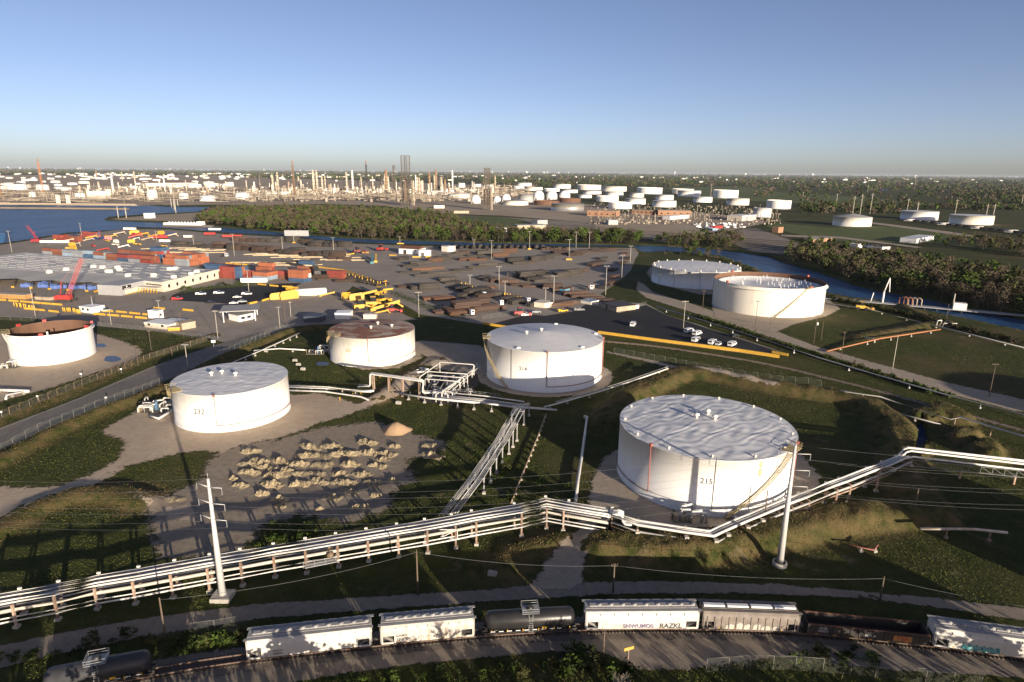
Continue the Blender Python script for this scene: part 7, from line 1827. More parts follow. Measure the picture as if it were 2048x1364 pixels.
def coker(label, x0, x1, yt, ymid, yb, twin):
    a = at(x0, yb); b = at(x1, yb); W = b.x - a.x; ht = aty(x0, yt, a); hm = aty(x0, ymid, a); root = empty('coker_tower', (a.x, a.y, 0), 0, label, 'coker tower'); D = W * .8
    s = MB(); nf = 9
    for k in range(nf + 1):
        z = hm * k / nf
        for y in (0, D / 2, D): s.beam((0, y, z), (W, y, z), .6)
        for x in (0, W / 3, 2 * W / 3, W): s.beam((x, 0, z), (x, D, z), .6)
        if k < nf:
            for i in range(3):
                x_ = W * i / 3; s.beam((x_, 0, z), (x_ + W / 3, 0, z + hm / nf), .5)
    for x in (0, W / 3, 2 * W / 3, W):
        for y in (0, D / 2, D): s.beam((x, y, 0), (x, y, hm), .8)
    s.build('frame', M_frame, root)
    for i in range(4 if not twin else 3):
        x = W * (.16 + .23 * i); s = MB(); s.tube((x, D * .4, 10), (x, D * .4, hm * .92), W * .075, n=12); s.build('coke_drum', M_colb if i % 2 else M_dark, root)
    for i, x in enumerate((W * .22, W * .70) if twin else (W * .14, W * .38, W * .62, W * .86)):
        s = MB(); w_ = W * (.34 if twin else .16); lattice(s, (x, D * .4, hm), (x, D * .4, ht), w_, 9, .65); s.beam((x - w_ * .6, D * .4, ht), (x + w_ * .6, D * .4, ht), 1.0); s.build('derrick', M_frame, root)
    s = MB(); lattice(s, (W * 1.12, D * .2, 0), (W * 1.12, D * .2, hm * .93), W * .26, 12, .7); s.build('stair_tower', M_col, root)
coker('tall twin derrick coker tower dominating the refinery skyline', 803, 824, 311, 357, 411, True); coker('second darker coker tower with four short derricks', 967, 981, 336, 374, 420, False); coker('small brown twin derrick tower behind the tall coker', 786, 792, 331, 358, 382, True)
# uncountable pipework, racks and small steel between the units
rng = random.Random(8); s = MB()
for k in range(1500):
    x = rng.uniform(480, 1060); y = rng.uniform(380, 404) if x < 960 else rng.uniform(372, 396); c = at(x, y); L = rng.uniform(8, 45); h = rng.uniform(3, 13)
    t_ = rng.random()
    if t_ < .45: s.beam((c.x, c.y, h), (c.x + L, c.y + rng.uniform(-6, 6), h), rng.uniform(.5, 1.4))
    elif t_ < .8: s.beam((c.x, c.y, 0), (c.x, c.y, rng.uniform(6, 22)), rng.uniform(.5, 1.2))
    else: s.box((c.x, c.y, h * .35), (rng.uniform(4, 14), rng.uniform(4, 10), h * .7), rng.uniform(-.3, .3))
for k in range(900):
    x = rng.uniform(-80, 470); y = rng.uniform(376, 407); c = at(x, y); L = rng.uniform(10, 60); h = rng.uniform(2, 11)
    if rng.random() < .6: s.beam((c.x, c.y, h), (c.x + L, c.y, h), rng.uniform(.5, 1.3))
    else: s.beam((c.x, c.y, 0), (c.x, c.y, rng.uniform(5, 20)), rng.uniform(.5, 1.0))
for k in range(700):
    x = rng.uniform(1180, 1560); y = rng.uniform(408, 450); c = at(x, y)
    if not (y > 412 + (x - 1400) * .03): continue
    if rng.random() < .4: s.beam((c.x, c.y, 0), (c.x, c.y, rng.uniform(4, 11)), .4)
    else: s.box((c.x, c.y, 1), (rng.uniform(1, 4), rng.uniform(1, 3), rng.uniform(1, 2.4)), rng.uniform(-.4, .4))
v_ = MB()
for k in range(420):
    x = rng.uniform(490, 1000) if k < 330 else rng.uniform(150, 480); y = rng.uniform(378, 392); c = at(x, y); h = rng.uniform(6, 16) if rng.random() < .7 else rng.uniform(16, 38)
    if rng.random() < .75: v_.tube((c.x, c.y, 0), (c.x, c.y, h), rng.uniform(1.2, 3.2), n=8)
    else: v_.tube((c.x, c.y, h * .4 + 2), (c.x + rng.uniform(8, 18), c.y, h * .4 + 2), rng.uniform(1.5, 2.6), n=8)
tag(v_.build('refinery_vessels', mat('mixed_vessels', (.72, .66, .55), (.34, .26, .18), .015, .7, kind='pos', lo=.45, hi=.6)), 'crowd of small pale vessels and drums between the refinery units', 'vessels', kind='stuff')
o = s.build('refinery_pipework', mat('mixed_pipework', (.40, .34, .26), (.13, .105, .08), .02, .8, kind='pos', lo=.4, hi=.6)); tag(o, 'dense tangle of refinery pipe racks and small steelwork', 'pipework', kind='stuff')
# far shore quay
s = MB(); a = at(-700, 411, -1); b = at(340, 411, -1); s.box(((a.x + b.x) / 2, a.y + 4, .2), (b.x - a.x, 8, 3)); o = s.build('far_quay', mat('quay_tan', (.20, .155, .105), (.15, .115, .08), .05, .9)); tag(o, 'long pale quay wall on the far shore', 'quay')
s = MB(); s.beam((a.x, a.y + 30, 7), (b.x, a.y + 30, 7), 3, 1.6); s.beam((a.x, a.y + 34, 5), (b.x, a.y + 34, 5), 1.5)
o = s.build('shore_pipe_rack', M_tan); tag(o, 'long straight pipe rack behind the far quay', 'pipe rack')
for x, lab in ((118, 'left white jetty tower on the far quay'), (138, 'right white jetty tower on the far quay')):
    c = at(x, 410); s = MB(); lattice(s, (0, 0, 0), (0, 0, aty(x, 390, c)), 4, 6, .8); o = s.build('jetty_tower', M_cream, loc=c); tag(o, lab, 'tower')
for x, y, yt, lab in ((343, 413, 396, 'first pale jetty post near the spit'), (349, 419, 400, 'second pale jetty post near the spit'), (352, 426, 398, 'third pale jetty post near the spit'), (356, 412, 398, 'fourth pale jetty post near the spit'), (253, 436, 414, 'grey mast on the bare spit'), (237, 436, 412, 'thin mast at the tip of the spit')):
    utility_pole(lab, (x, y), (x, yt), M_palepole, arm=0, r=.7, cat='mast', name='jetty_mast')
pbox('building', 'small white hut on the spit', (300, 437), (311, 436), 10, 427, M_white, 'building', M_white)
# mid-distance buildings beyond the channel
for a in (('long tan brick building behind the rail yard, left block', (1174, 432), (1232, 434), 26, 421, M_brick), ('long tan brick building behind the rail yard, middle block', (1262, 428), (1305, 430), 22, 420, M_brick), ('long tan brick building behind the rail yard, right block', (1316, 431), (1382, 432), 26, 421, M_brick)):
    pbox('building', a[0], a[1], a[2], a[3], a[4], a[5], 'building', M_tan, parts=tuple(('window', u, 3, 3, 2) for u in (.1, .3, .5, .7, .9)))
pbox('shed', 'grey open ended shed beside the rail yard', (1217, 450), (1236, 450), 16, 441, M_gclad, 'shed', M_roofw); pbox('building', 'low white building on the island edge', (985, 466), (1026, 465), 14, 457, M_white, 'building', M_white); pbox('shed', 'long brown open shed by the island trees', (1035, 460), (1092, 459), 18, 451, M_tan, 'shed', M_roofg); pbox('shed', 'small grey shed above the brown open shed', (1075, 450), (1095, 449), 14, 441, M_gclad, 'shed', M_roofg); pbox('building', 'white flat building below the tall coker', (868, 417), (889, 417), 14, 411, M_clad, 'building', M_white); pbox('building', 'low tan wall building left of the second coker', (908, 427), (938, 427), 10, 422, M_tan, 'building', M_tan); pbox('shed', 'dark roofed warehouse by the car lot', (1458, 441), (1483, 443), 30, 433, M_gclad, 'shed', M_roofg); pbox('shed', 'pale warehouse with dark door beyond the car lot', (1483, 443), (1512, 440), 24, 432, M_clad, 'shed', M_roofw, parts=(('door', .7, 0, 8, 6),)); pbox('shed', 'low white shed right of the brick buildings', (1340, 440), (1378, 437), 14, 433, M_white, 'shed', M_white); pbox('shed', 'long white shed at the edge of the green field', (1832, 487), (1868, 480), 16, 478, M_white, 'shed', M_roofw); pbox('shed', 'white trailer row beside the dark trees, left', (1696, 494), (1715, 496), 8, 487, M_white, 'shed', M_white); pbox('shed', 'white striped house boat shed by the dark trees', (1728, 494), (1764, 499), 10, 489, M_white, 'shed', M_dark, parts=tuple(('window', u, 2, 1.5, 2) for u in (.15, .35, .55, .75))); pbox('shed', 'brown roofed shed at the end of the field', (1626, 485), (1664, 482), 12, 479, M_brick, 'shed', M_roofg); pbox('trailer_office', 'blue and white trailer by the rail yard', (1408, 459), (1425, 462), 8, 455, paint('trailer_blue', (.1, .25, .42)), 'trailer', M_white); pbox('trailer_office', 'red trailer by the rail yard', (1430, 458), (1445, 456), 6, 453, M_redbox, 'trailer', M_redbox); pbox('building', 'brown roofed long building on the far left plain', (292, 373), (396, 372), 60, 366, M_clad, 'building', M_rust, 4); pbox('building', 'long white shore building on the far left quay', (175, 397.6), (222, 397), 60, 383, M_clad, 'building', M_white); pbox('building', 'orange container hut by the green field', (1556, 466), (1566, 465), 8, 455, M_brick, 'building', M_brick)
random.seed(6)
for k in range(60):
    x = random.uniform(1385, 1490); P = at(x, random.uniform(447, 456)); s = MB(); s.box((0, 0, .7), (4.5, 1.9, .9)); s.box((-.2, 0, 1.4), (2.4, 1.7, .6))
    o = s.build('parked_car', paint('white', carcol['white']) if k % 3 else paint('grey', carcol['grey']), loc=P, rz=random.uniform(-.2, .2) + (1.57 if k % 2 else 0)); tag(o, 'tiny parked car in the crowded car lot past the rail yard', 'car', 'cars in the far lot')
# far rail cars
for k in range(16):
    x = 1818 + k * 17; P = at(x, 443 + k * 1.9); s = MB(); s.tube((-7, 0, 2.6), (7, 0, 2.6), 1.5, n=10); s.box((0, 0, 1), (15, 2, .5)); m = M_black if k % 4 else M_hopw
    o = s.build('tank_car', m, loc=P, rz=rad(-28)); tag(o, ('black' if k % 4 else 'white') + ' rail car in the distant train past the green field', 'rail car', 'distant train')
for k in range(6):
    s = MB(); a = at(700, 434 + k * 2.2); b = at(1640, 489 + k * 3.5); c_ = at(1150, 452 + k * 3.2); s.beam((a.x, a.y, .5), (c_.x, c_.y, .5), .8, .4); s.beam((c_.x, c_.y, .5), (b.x, b.y, .5), .8, .4); o = s.build('railway_track', M_dark, org=a, loc=a); tag(o, 'dark railway line in the yard beyond the channel', 'railway track', 'rail yard lines')
# pylons and far masts
for x, y, yt in ((1673, 405, 387), (1705, 431, 392), (1720, 429, 388), (1740, 427, 386), (1735, 385, 369), (1814, 422, 397), (1832, 438, 405), (1910, 428, 398), (1972, 434, 408), (1985, 440, 408), (2043, 410, 390), (1606, 395, 384), (1421, 397, 368), (1298, 365, 355), (1829, 378, 351)):
    c = at(x, y); h = aty(x, yt, c); s = MB(); lattice(s, (0, 0, 0), (0, 0, h), .8, 8, .12); s.beam((-4, 0, h * .9), (4, 0, h * .9), .2); o = s.build('pylon', M_palepole, loc=c); tag(o, 'pale power pylon on the far plain', 'pylon', 'pylons on the far plain')
for x, y, yt, lab in ((1349, 352, 343, 'white water tower on the horizon, left'), (1558, 356, 348, 'white water tower on the horizon, middle'), (1829.5, 358, 350, 'red striped water tower on the horizon, right')):
    c = at(x, y); h = aty(x, yt, c); s = MB(); s.tube((0, 0, 0), (0, 0, h * .7), h * .05, n=8); s.lathe([(.1, h * .6), (h * .22, h * .75), (h * .22, h * .9), (.1, h)], 14); o = s.build('water_tower', M_white, loc=c); tag(o, lab, 'water tower')
# distant town buildings
random.seed(41)
for k in range(295):
    if k < 185: x = random.gauss(330, 260); y = 345.5 + abs(random.gauss(0, 6)) + 1
    else: x = random.uniform(600, 2150); y = 349 + (x - 1024) * .009 + abs(random.gauss(0, 7))
    c = at(x, y + .6); d = c.y; wpx = random.uniform(2.5, 10); W_ = wpx * d / FPX; H_ = min(16, random.uniform(.8, 1.7) * d / FPX + 4)
    s = MB(); s.box((0, 0, H_ / 2), (W_, W_ * .5, H_)); s.box((W_ * .1, 0, H_ + H_ * .1), (W_ * .5, W_ * .3, H_ * .2)); o = s.build('town_building', random.choice((M_white, M_white, M_cream, M_clad, M_roofw)), loc=c, rz=random.uniform(-.3, .3)); tag(o, 'tiny pale flat building in the distant town', 'building', 'distant town buildings')
for k in range(36):
    x = random.choice((random.gauss(1050, 40), random.gauss(520, 120), random.gauss(100, 60), random.gauss(1020, 500))); c = at(x, 347.6 + (x - 1024) * .0088); d = c.y; H_ = random.uniform(2, 5.5) * d / FPX; s = MB(); s.box((0, 0, H_ / 2), (H_ * random.uniform(.3, .8), H_ * .4, H_)); s.box((0, 0, H_ * 1.05), (H_ * .15, H_ * .15, H_ * .2)); o = s.build('skyline_tower', M_roofw, loc=c); tag(o, 'faint tower block on the horizon skyline', 'tower', 'horizon skyline')

# ------------------------------------------------------------------ trees
def leaf_mat(name, c1, c2, rnd):
    m = mat(name, c1, c2, .35, .9, rnd=rnd, spec=.1); return m
M_bark = mat('bark', (.12, .095, .075), (.08, .06, .05), 1, .95)
LM = [leaf_mat('leaf_green', (.042, .072, .013), (.07, .095, .02), .35), leaf_mat('leaf_olive', (.065, .064, .025), (.045, .05, .017), .35), leaf_mat('leaf_bare_brown', (.105, .082, .056), (.07, .055, .038), .35), leaf_mat('leaf_dark', (.025, .043, .011), (.04, .058, .016), .35)]
def crown_geo(mb, rng, cx_, cy_, z0, z1, r, n, leaf, thin):
    """leaf faces spread in clumps through a crown volume"""
    nc = max(5, n // 18); cl = []
    for k in range(nc):
        a = rng.uniform(0, 6.283); q = math.sqrt(rng.random()) * .85; zz = rng.uniform(.12, 1.0) ** .8; q *= math.sqrt(max(.12, 1 - (zz - .45) ** 2 * 2.2))
        cl.append((cx_ + r * q * math.cos(a), cy_ + r * q * math.sin(a), z0 + (z1 - z0) * zz))
    for k in range(n):
        c = cl[k % nc]; sp = r * .32
        p = Vector((c[0] + rng.gauss(0, sp * .6), c[1] + rng.gauss(0, sp * .6), c[2] + rng.gauss(0, sp * .5)))
        u = Vector((rng.gauss(0, 1), rng.gauss(0, 1), rng.gauss(0, 1))).normalized(); v = u.cross(Vector((rng.gauss(0, 1), rng.gauss(0, 1), rng.gauss(0, 1)))).normalized()
        l = leaf * rng.uniform(.6, 1.4); w_ = l * (.22 if thin else .75)
        mb.add([p - u * l, p + v * w_, p + u * l, p - v * w_ * .8], [(0, 1, 2, 3)])
def tree_protos(hgt, r, n, leaf):
    out = []
    for k in range(8):
        rng = random.Random(50 + k); kind = (0, 1, 2, 3, 2, 0, 1, 2)[k]
        s = MB(); s.tube((0, 0, 0), (rng.uniform(-.3, .3), 0, hgt * .6), .25, .1, n=6)
        for j in range(6):
            a = rng.uniform(0, 6.28); s.tube((0, 0, hgt * rng.uniform(.2, .45)), (r * .7 * math.cos(a), r * .7 * math.sin(a), hgt * rng.uniform(.55, .9)), .12, .03, n=4)
        tm = s.mesh('trunk', M_bark); s = MB(); crown_geo(s, rng, 0, 0, hgt * .1, hgt, r, n, leaf, kind == 2); out.append((tm, s.mesh('crown', LM[kind])))
    return out
TP = tree_protos(9.5, 4.6, 330, .62)
def in_poly_points(px, spacing, seed, z=0):
    pl = P2(px); rng = np.random.RandomState(seed); x0, y0 = pl.min(0); x1, y1 = pl.max(0)
    gx, gy = np.meshgrid(np.arange(x0, x1, spacing), np.arange(y0, y1, spacing)); gx = gx.ravel() + rng.uniform(-.45, .45, gx.size) * spacing; gy = gy.ravel() + rng.uniform(-.45, .45, gy.size) * spacing
    k = inside(gx, gy, pl)
    for w_ in WATER: k &= ~inside(gx, gy, w_)
    return list(zip(gx[k], gy[k]))
random.seed(19)
def plant_tree(x, y, sc, k, label, group):
    tm, cm = TP[k]; root = obj('tree', tm, None, (x, y, hz(x, y)), random.uniform(0, 6.28), (sc * random.uniform(.85, 1.2), sc * random.uniform(.85, 1.2), sc)); tag(root, label, 'tree', group); obj('crown', cm, root); return root
kindw = ['leafy green', 'olive', 'bare brown', 'dark green', 'bare brown', 'leafy green', 'olive', 'bare brown']
def wood(px, spacing, seed, limit, where, weights, smin=.7, smax=1.25, near_green=False):
    pts = in_poly_points(px, spacing, seed); pts.sort(key=lambda p: p[1]); rest = pts[limit:]
    for i, (x, y) in enumerate(pts[:limit]):
        k = random.choices(range(8), weights)[0]
        if near_green and i < limit * .5 and random.random() < .6: k = random.choice((0, 5, 0, 1))
        plant_tree(x, y, random.uniform(smin, smax), k, f'{kindw[k]} tree {where}', f'{kindw[k]} trees {where}')
    return rest
ISL = [(392, 443), (402, 436), (430, 426), (480, 421), (600, 420), (700, 422), (760, 424), (850, 430), (915, 440), (930, 455), (1000, 466), (1060, 472), (1150, 474), (1282, 482), (1284, 490), (1200, 489), (1100, 487), (1000, 486), (900, 483.5), (800, 480.5), (700, 476.5), (620, 470.5), (560, 464.5), (500, 459.5), (430, 453), (395, 447)]
rest = []
def more(r): rest.extend(r)
more(wood(ISL, 9.0, 3, 130, 'in the island wood by the channel', (2, 3, 6, 1, 6, 2, 3, 6), .7, 1.45, True))
more(wood([(1578, 504), (1620, 500), (1700, 508), (1780, 520), (1850, 530), (1950, 545), (2060, 562), (2200, 600), (2300, 690), (2060, 640), (1961, 622), (1911, 611), (1836, 592), (1761, 581), (1711, 569), (1636, 542), (1573, 524)], 8.2, 4, 125, 'on the dark wooded right bank', (3, 3, 5, 3, 5, 2, 3, 5), .65, 1.4))
more(wood([(1300, 486), (1340, 482), (1480, 476), (1490, 492), (1440, 500), (1340, 492)], 9, 5, 16, 'at the head of the creek', (2, 3, 4, 2, 4, 2, 2, 4), .6, .95))
more(wood([(1340, 503), (1400, 500), (1445, 508), (1440, 516), (1380, 512)], 9, 6, 10, 'on the creek bend below the rail yard', (1, 3, 3, 3, 3, 1, 2, 3), .5, .8))
more(wood([(1860, 488), (1950, 482), (2048, 490), (2150, 505), (2150, 525), (2048, 512), (1900, 496)], 11, 8, 14, 'in the copse beside the green field', (3, 2, 2, 4, 2, 3, 2, 2), .7, 1.0))
s = MB(); rng = random.Random(2)
parts = [MB() for _ in range(4)]
for x, y in rest:
    k = rng.choices((0, 1, 2, 3), (2, 4, 8, 1))[0]; h_ = rng.uniform(6, 13); crown_geo(parts[k], rng, x, y, 1, h_, rng.uniform(3.0, 6.0), 110, 1.0, k == 2)
allm = MB()
for k, q in enumerate(parts):
    allm.m = k; allm.add(q.v, q.f)
if rest: tag(allm.build('mixed_woodland', LM), 'brown and green woodland massed behind the nearest bank trees', 'woodland', kind='stuff')
# far woodland to the horizon: one uncountable mass
fw = [MB() for _ in range(4)]; rng = random.Random(12)
for i in range(13000):
    x = rng.uniform(-350, 2400); hy = 345 + (x - 1024) * .0088; y = hy + 2.2 + 75 * rng.random() ** 1.9
    if x < 960 and y > hy + 17: continue
    if x < 500 and (y > hy + 12 or rng.random() < .5): continue
    if 960 < x < 1510 and y > hy + 27: continue
    if 1200 < x < 1500 and y > hy + 22 and rng.random() < .3: continue
    if 1510 < x < 1800 and y > hy + 48 and not (1600 < x < 1800 and y < 432): continue
    if x >= 1800 and y > hy + 68: continue
    if 1330 < x < 1900 and hy + 24 < y < hy + 58 and rng.random() < (.75 if y > hy + 30 else .3): continue
    c = at(x, y); d = c.y; w_ = max(6.0, d * .0036); h_ = rng.uniform(6, 11) + d * .0004
    k = rng.choices((0, 1, 2, 3), (2, 5, 5, 5))[0]; n = 26 if d < 3000 else 14
    crown_geo(fw[k], rng, c.x, c.y, 0, h_, w_, n, w_ * .42, False)
allm = MB()
for k, q in enumerate(fw):
    allm.m = k; allm.add(q.v, q.f)
tag(allm.build('distant_woodland', LM), 'flat dark woodland stretching to the horizon', 'woodland', kind='stuff')

# shrubs, hedges and weeds
SH = []
for k in range(4):
    s = MB(); crown_geo(s, random.Random(90 + k), 0, 0, 0, 1.6, 1.25, 150, .2, k == 2); SH.append(s.mesh('shrub', LM[(0, 1, 2, 3)[k]]))
def line_points(px, n, spread, seed):
    rng = random.Random(seed); P = [at(*q) for q in px]; L = [(b - a).length for a, b in zip(P[:-1], P[1:])]; T = sum(L); out = []
    for i in range(n):
        d = T * (i + rng.random()) / n; j = 0
        while j < len(L) - 1 and d > L[j]: d -= L[j]; j += 1
        p = P[j].lerp(P[j + 1], min(1, d / L[j])); out.append((p.x + rng.gauss(0, spread), p.y + rng.gauss(0, spread)))
    return out, rng
def shrubs(px, n, where, sc=1.0, spread=1.0, seed=0, ks=(0, 1, 3)):
    pts, rng = line_points(px, n, spread, seed)
    for x, y in pts:
        q = sc * rng.uniform(.5, 1.4); o = obj('shrub', SH[rng.choice(ks)], None, (x, y, hz(x, y) - .1), rng.uniform(0, 6), (q * 1.3, q * 1.3, q)); tag(o, f'low green shrub {where}', 'shrub', f'shrubs {where}')
def hedge(label, px, n, hgt, spread, seed, ks):
    pts, rng = line_points(px, n, spread, seed); mb = MB()
    for x, y in pts:
        mb.m = rng.randrange(len(ks)); crown_geo(mb, rng, x, y, hz(x, y) - .1, hz(x, y) + hgt * rng.uniform(.6, 1.3), rng.uniform(1.0, 2.0), 60, .3, False)
    tag(mb.build('hedge', [LM[k] for k in ks]), label, 'hedge', kind='stuff')
shrubs([(1110, 1332), (1180, 1328), (1262, 1346)], 22, 'at the bottom edge beside the track', .8, 1.0, 1); shrubs([(640, 1385), (820, 1358), (1000, 1338), (1100, 1328)], 22, 'along the near side of the track gravel', .6, .8, 2); shrubs([(0, 1318), (140, 1300), (300, 1268)], 18, 'between service road and track at the left', .6, .7, 3); shrubs([(330, 1296), (400, 1287), (500, 1274)], 24, 'in the strip left of the first hopper', .7, .7, 4); shrubs([(530, 1085), (580, 1070), (640, 1075)], 16, 'at the foot of the rubble ground', .7, 2.0, 7, (0, 0, 3)); shrubs([(980, 900), (1000, 960), (1080, 990)], 20, 'in the dark grass between the racks', .7, 3.5, 8, (0, 1, 3)); shrubs([(1600, 1335), (1660, 1320), (1740, 1330)], 14, 'near the bottom right fence', .7, 1.4, 9); shrubs([(370, 580), (440, 572), (510, 566)], 18, 'in the car park hedge', 1.0, 1.0, 11, (0, 3)); shrubs([(820, 585), (880, 612), (930, 632)], 10, 'on the long green strip of the yard', .5, 1.0, 12)
hedge('ragged dark hedge between the lorry park and the gravel road', [(1385, 632), (1480, 662), (1560, 690), (1640, 715), (1760, 752), (1900, 795)], 150, 1.6, 1.0, 5, (0, 3, 1)); hedge('scrubby dark growth along the river bank on the right', [(1655, 598), (1760, 618), (1880, 648), (2048, 690)], 150, 1.9, 1.4, 6, (1, 3, 2)); hedge('scrub lining the creek below the shaded wide tank', [(1330, 508), (1400, 512), (1450, 520), (1520, 545)], 60, 2.2, 2.0, 13, (1, 3, 2))

# grass: blades and tufts standing on the open ground near the camera
def grass_tufts(n, seed):
    rng = np.random.RandomState(seed); r = 74 + (330 - 74) * rng.rand(n) ** 1.15; a = np.radians(rng.uniform(-43, 43, n)); X = r * np.sin(a); Y = r * np.cos(a)
    keep = np.ones(n, bool)
    for pl in SHEETS:
        ins = inside(X, Y, pl)
        if ins.any():
            idx = np.where(ins)[0]; dd = seg_dist(X[idx], Y[idx], pl, True); keep[idx[dd > 0.9]] = False
    for tx, ty, tr in ((46, 139.6, 20.6), (-82.9, 177.4, 16.4), (11.6, 217.2, 21.5), (-54.5, 239.2, 17), (-176.6, 234.4, 14.5)): keep &= np.hypot(X - tx, Y - ty) > tr
    X, Y = X[keep], Y[keep]; dry = np.zeros(X.shape); Z = height(X, Y, dry); k = Z > -.5; X, Y, Z, dry = X[k], Y[k], Z[k], dry[k]; n = len(X)
    pat = wob(X * .35, Y * .35) + .6 * wob(X * .9 + 4, Y * .8); hgt = (.04 + .09 * rng.rand(n) + .06 * np.clip(pat, 0, 1)) * (1 + .25 * np.clip(dry, 0, 1)); w_ = rng.uniform(.05, .13, n); th = rng.uniform(0, np.pi, n); lx = rng.normal(0, .35, n) * hgt; ly = rng.normal(0, .35, n) * hgt
    V = np.zeros((n, 4, 3)); c, s_ = np.cos(th) * w_, np.sin(th) * w_
    V[:, 0] = np.stack([X - c, Y - s_, Z - .05], -1); V[:, 1] = np.stack([X + c, Y + s_, Z - .05], -1); V[:, 2] = np.stack([X + c * .35 + lx, Y + s_ * .35 + ly, Z + hgt], -1); V[:, 3] = np.stack([X - c * .5 + lx, Y - s_ * .5 + ly, Z + hgt * .7], -1)
    me = bpy.data.meshes.new('grass_tufts'); me.vertices.add(4 * n); me.vertices.foreach_set('co', V.ravel()); me.loops.add(4 * n); me.loops.foreach_set('vertex_index', np.arange(4 * n, dtype=np.int32)); me.polygons.add(n); me.polygons.foreach_set('loop_start', np.arange(0, 4 * n, 4, dtype=np.int32))
    mi = np.where(dry + rng.normal(0, .3, n) > .7, 2, np.where(rng.rand(n) + pat * .3 > .7, 1, 0)); mi = np.where(rng.rand(n) < .012, 3, mi)
    for m_ in (mat('grass_green', (.055, .070, .016), (.078, .085, .024), .2, .9, kind='pos', spec=.1), mat('grass_olive', (.08, .083, .025), (.06, .066, .02), .2, .9, kind='pos', spec=.1), mat('grass_dry', (.145, .105, .05), (.11, .075, .035), .25, .9, kind='pos', spec=.1), mat('grass_straw', (.24, .19, .10), (.17, .13, .06), .25, .9, kind='pos', spec=.1)): me.materials.append(m_)
    me.polygons.foreach_set('material_index', mi.astype(np.int32)); me.update(calc_edges=True)
    tag(obj('grass', me), 'rough short grass and weeds covering the open ground', 'grass', kind='stuff')
grass_tufts(260000, 4)
# bare trees in front (the nearest just reaches into the picture) and leafy ones below the frame
def bare_tree(name, label, x, y, h, seed, group=None, leaves=None):
    rng = random.Random(seed); root = empty(name, (x, y, 0), 0, label, 'tree', group); s = MB()
    tips = []
    def grow(p, d, L, r, lev):
        q = p + d * L; s.tube(p, q, r, r * .62, n=5 if lev < 2 else 4, caps=False)
        if lev >= 4: tips.append(q); return
        for k in range(3 if lev < 3 else 4):
            e = (d + Vector((rng.gauss(0, .5), rng.gauss(0, .5), rng.gauss(.12, .28)))).normalized(); grow(q - d * L * rng.uniform(0, .3), e, L * rng.uniform(.6, .82), r * .6, lev + 1)
    grow(Vector((0, 0, -.2)), Vector((.05, 0, 1)), h * .28, h * .032, 0)
    s.build('trunk', mat('pale_bark', (.30, .26, .21), (.2, .17, .14), 1, .9), root)
    if leaves:
        c = MB()
        for q in tips:
            for k in range(10):
                p = q + Vector((rng.gauss(0, .4), rng.gauss(0, .4), rng.gauss(0, .4))); u = Vector((rng.gauss(0, 1), rng.gauss(0, 1), rng.gauss(0, 1))).normalized() * .4; v = u.cross(Vector((rng.gauss(0, 1), rng.gauss(0, 1), rng.gauss(0, 1)))).normalized() * .32
                c.add([p - u, p + v, p + u, p - v], [(0, 1, 2, 3)])
        c.build('crown', leaves, root)
    return root
P = at(1238, 1440); bare_tree('tree', 'bare pale twiggy tree reaching up from the bottom edge', P.x, P.y, 8.2, 4)
for k, (x, y, h, lf) in enumerate(((6, 56, 13, None), (-4, 54, 12, None), (24, 57, 12, None), (-18, 55, 11.5, LM[0]), (-33, 52, 12, LM[1]), (-42, 54, 11.5, LM[0]), (74, 57, 12, LM[0]), (84, 58, 12, LM[1]), (96, 60, 13, LM[0]), (-54, 50, 12, LM[1]), (50, 55, 12, None), (66, 54, 11, LM[0]))):
    bare_tree('tree', 'tree standing below the bottom edge of the view', x, y, h, 60 + k, 'trees below the frame', lf)
tb = MB(); rng = random.Random(77)  # unseen tree belt, heights set to shade the gravel strip before the train
for k in range(90):
    x = -75 + 205 * (k + rng.random()) / 90; y = rng.gauss(50, 2.0); h_ = rng.uniform(5.2, 7.6) + (4.5 if 62 < x < 92 else 0) + (1.8 if x < -30 else 0)
    tb.m = rng.randrange(2); crown_geo(tb, rng, x, y, .2, h_, rng.uniform(1.8, 2.9), 150, .34, False)
tag(tb.build('shade_tree_belt', [LM[0], LM[1]]), 'unseen belt of scrubby trees added below the view to shade the rail strip', 'tree belt', kind='stuff')
# small site furniture
for lab, x, y, wl, m in (('yellow sign board on a post beside the track', 1256, 1318, 1.6, M_yellow),):
    P = at(x, y); root = empty('sign', P, rad(20), lab, 'sign'); s = MB(); s.box((0, 0, .9), (.12, .12, 1.8)); s.build('post', M_post, root); s = MB(); s.box((0, -.08, 1.9), (wl, .05, .5)); b_ = s.build('board', m, root); s = MB(); s.box((0, -.115, 1.9), (wl * .8, .02, .14)); s.build('board_stripe', M_stair, root)
for x, y, lab in ((163, 756, 'first white marker sign on the far road verge'), (243, 746, 'second white marker sign on the far road verge'), (77, 805, 'third white marker sign on the far road verge'), (213, 804, 'white marker sign pair on the near road fence'), (5, 838, 'white marker sign at the left edge of the verge')):
    P = at(x, y); root = empty('sign', (P.x, P.y, hz(P.x, P.y)), .3, lab, 'sign'); s = MB(); s.box((0, 0, .8), (.08, .08, 1.6)); s.build('post', M_galv, root); s = MB(); s.box((0, -.06, 1.5), (.6, .04, .45)); s.build('board', M_white, root)
P = at(428, 695); root = empty('road_sign', (P.x, P.y, 0), .2, 'white double sign on a post beside the shaded road', 'sign'); s = MB(); s.box((0, 0, 1.5), (.12, .12, 3)); s.build('post', M_galv, root); s = MB(); s.box((0, -.08, 2.6), (1.6, .05, 1.0)); s.build('board', M_white, root)
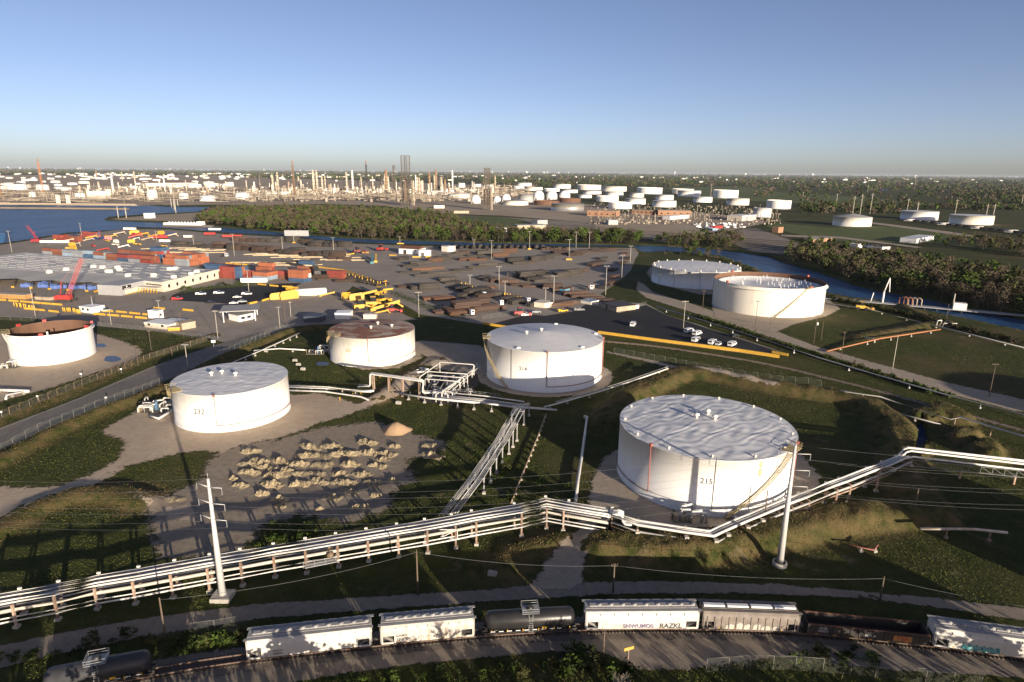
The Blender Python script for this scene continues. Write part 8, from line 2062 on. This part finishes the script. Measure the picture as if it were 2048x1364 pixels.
for x, y, lab in ((590, 723, 'left concrete block on the grass by the valve skid'), (597, 731, 'middle concrete block on the grass by the valve skid'), (606, 740, 'right concrete block on the grass by the valve skid'), (797, 808, 'small concrete block below the manifold bank'), (985, 1152, 'dark square hatch frame beside the gravel drive')):
    P = at(x, y); s = MB(); s.box((0, 0, .45), (1.6, .8, .9)); s.box((0, 0, .95), (1.0, .5, .12)); o = s.build('concrete_block', M_conc, loc=P, rz=-.3); tag(o, lab, 'block')
for k, (x, y) in enumerate(((680, 802), (706, 794), (722, 788), (745, 770), (752, 762), (760, 756), (783, 765), (778, 781), (803, 763))):
    P = at(x, y); s = MB(); s.tube((0, 0, 0), (0, 0, 1.3), .14, n=6); s.lathe([(.14, 0), (.01, .12)], 6, (0, 0, 1.3)); o = s.build('marker_post', M_yellow, loc=P); tag(o, 'yellow marker post along the gravel track under the pipe bridge', 'marker post', 'yellow marker posts by the track')

# ------------------------------------------------------------------ haze
m = bpy.data.materials.new('haze'); m.use_nodes = True; nt = m.node_tree; nt.nodes.clear(); out = nt.nodes.new('ShaderNodeOutputMaterial'); pv = nt.nodes.new('ShaderNodeVolumePrincipled')
pv.inputs['Color'].default_value = (.62, .69, .80, 1); pv.inputs['Density'].default_value = HAZE = 1.7e-5; pv.inputs['Anisotropy'].default_value = 0.0
nt.links.new(pv.outputs[0], out.inputs['Volume'])
s = MB(); s.box((0, 0, 57), (144000, 144000, 126)); tag(s.build('haze', m), kind='stuff')

# ------------------------------------------------------------------ tell small groups of look-alikes apart by their order in the view
ORD = ['first', 'second', 'third', 'fourth', 'fifth', 'sixth', 'seventh', 'eighth', 'ninth', 'tenth']
_by = {}
for o in bpy.data.objects:
    if o.parent is None and 'label' in o and 'group' in o and 'container' not in o.name: _by.setdefault((o['group'], o['label']), []).append(o)
for (g, l), os_ in _by.items():
    if 2 <= len(os_) <= 10 and len(l.split()) <= 12:
        os_.sort(key=lambda o: o.location.x / max(1.0, o.location.y))
        for k, o in enumerate(os_): o['label'] = f'{l}, {ORD[k]} from the left'
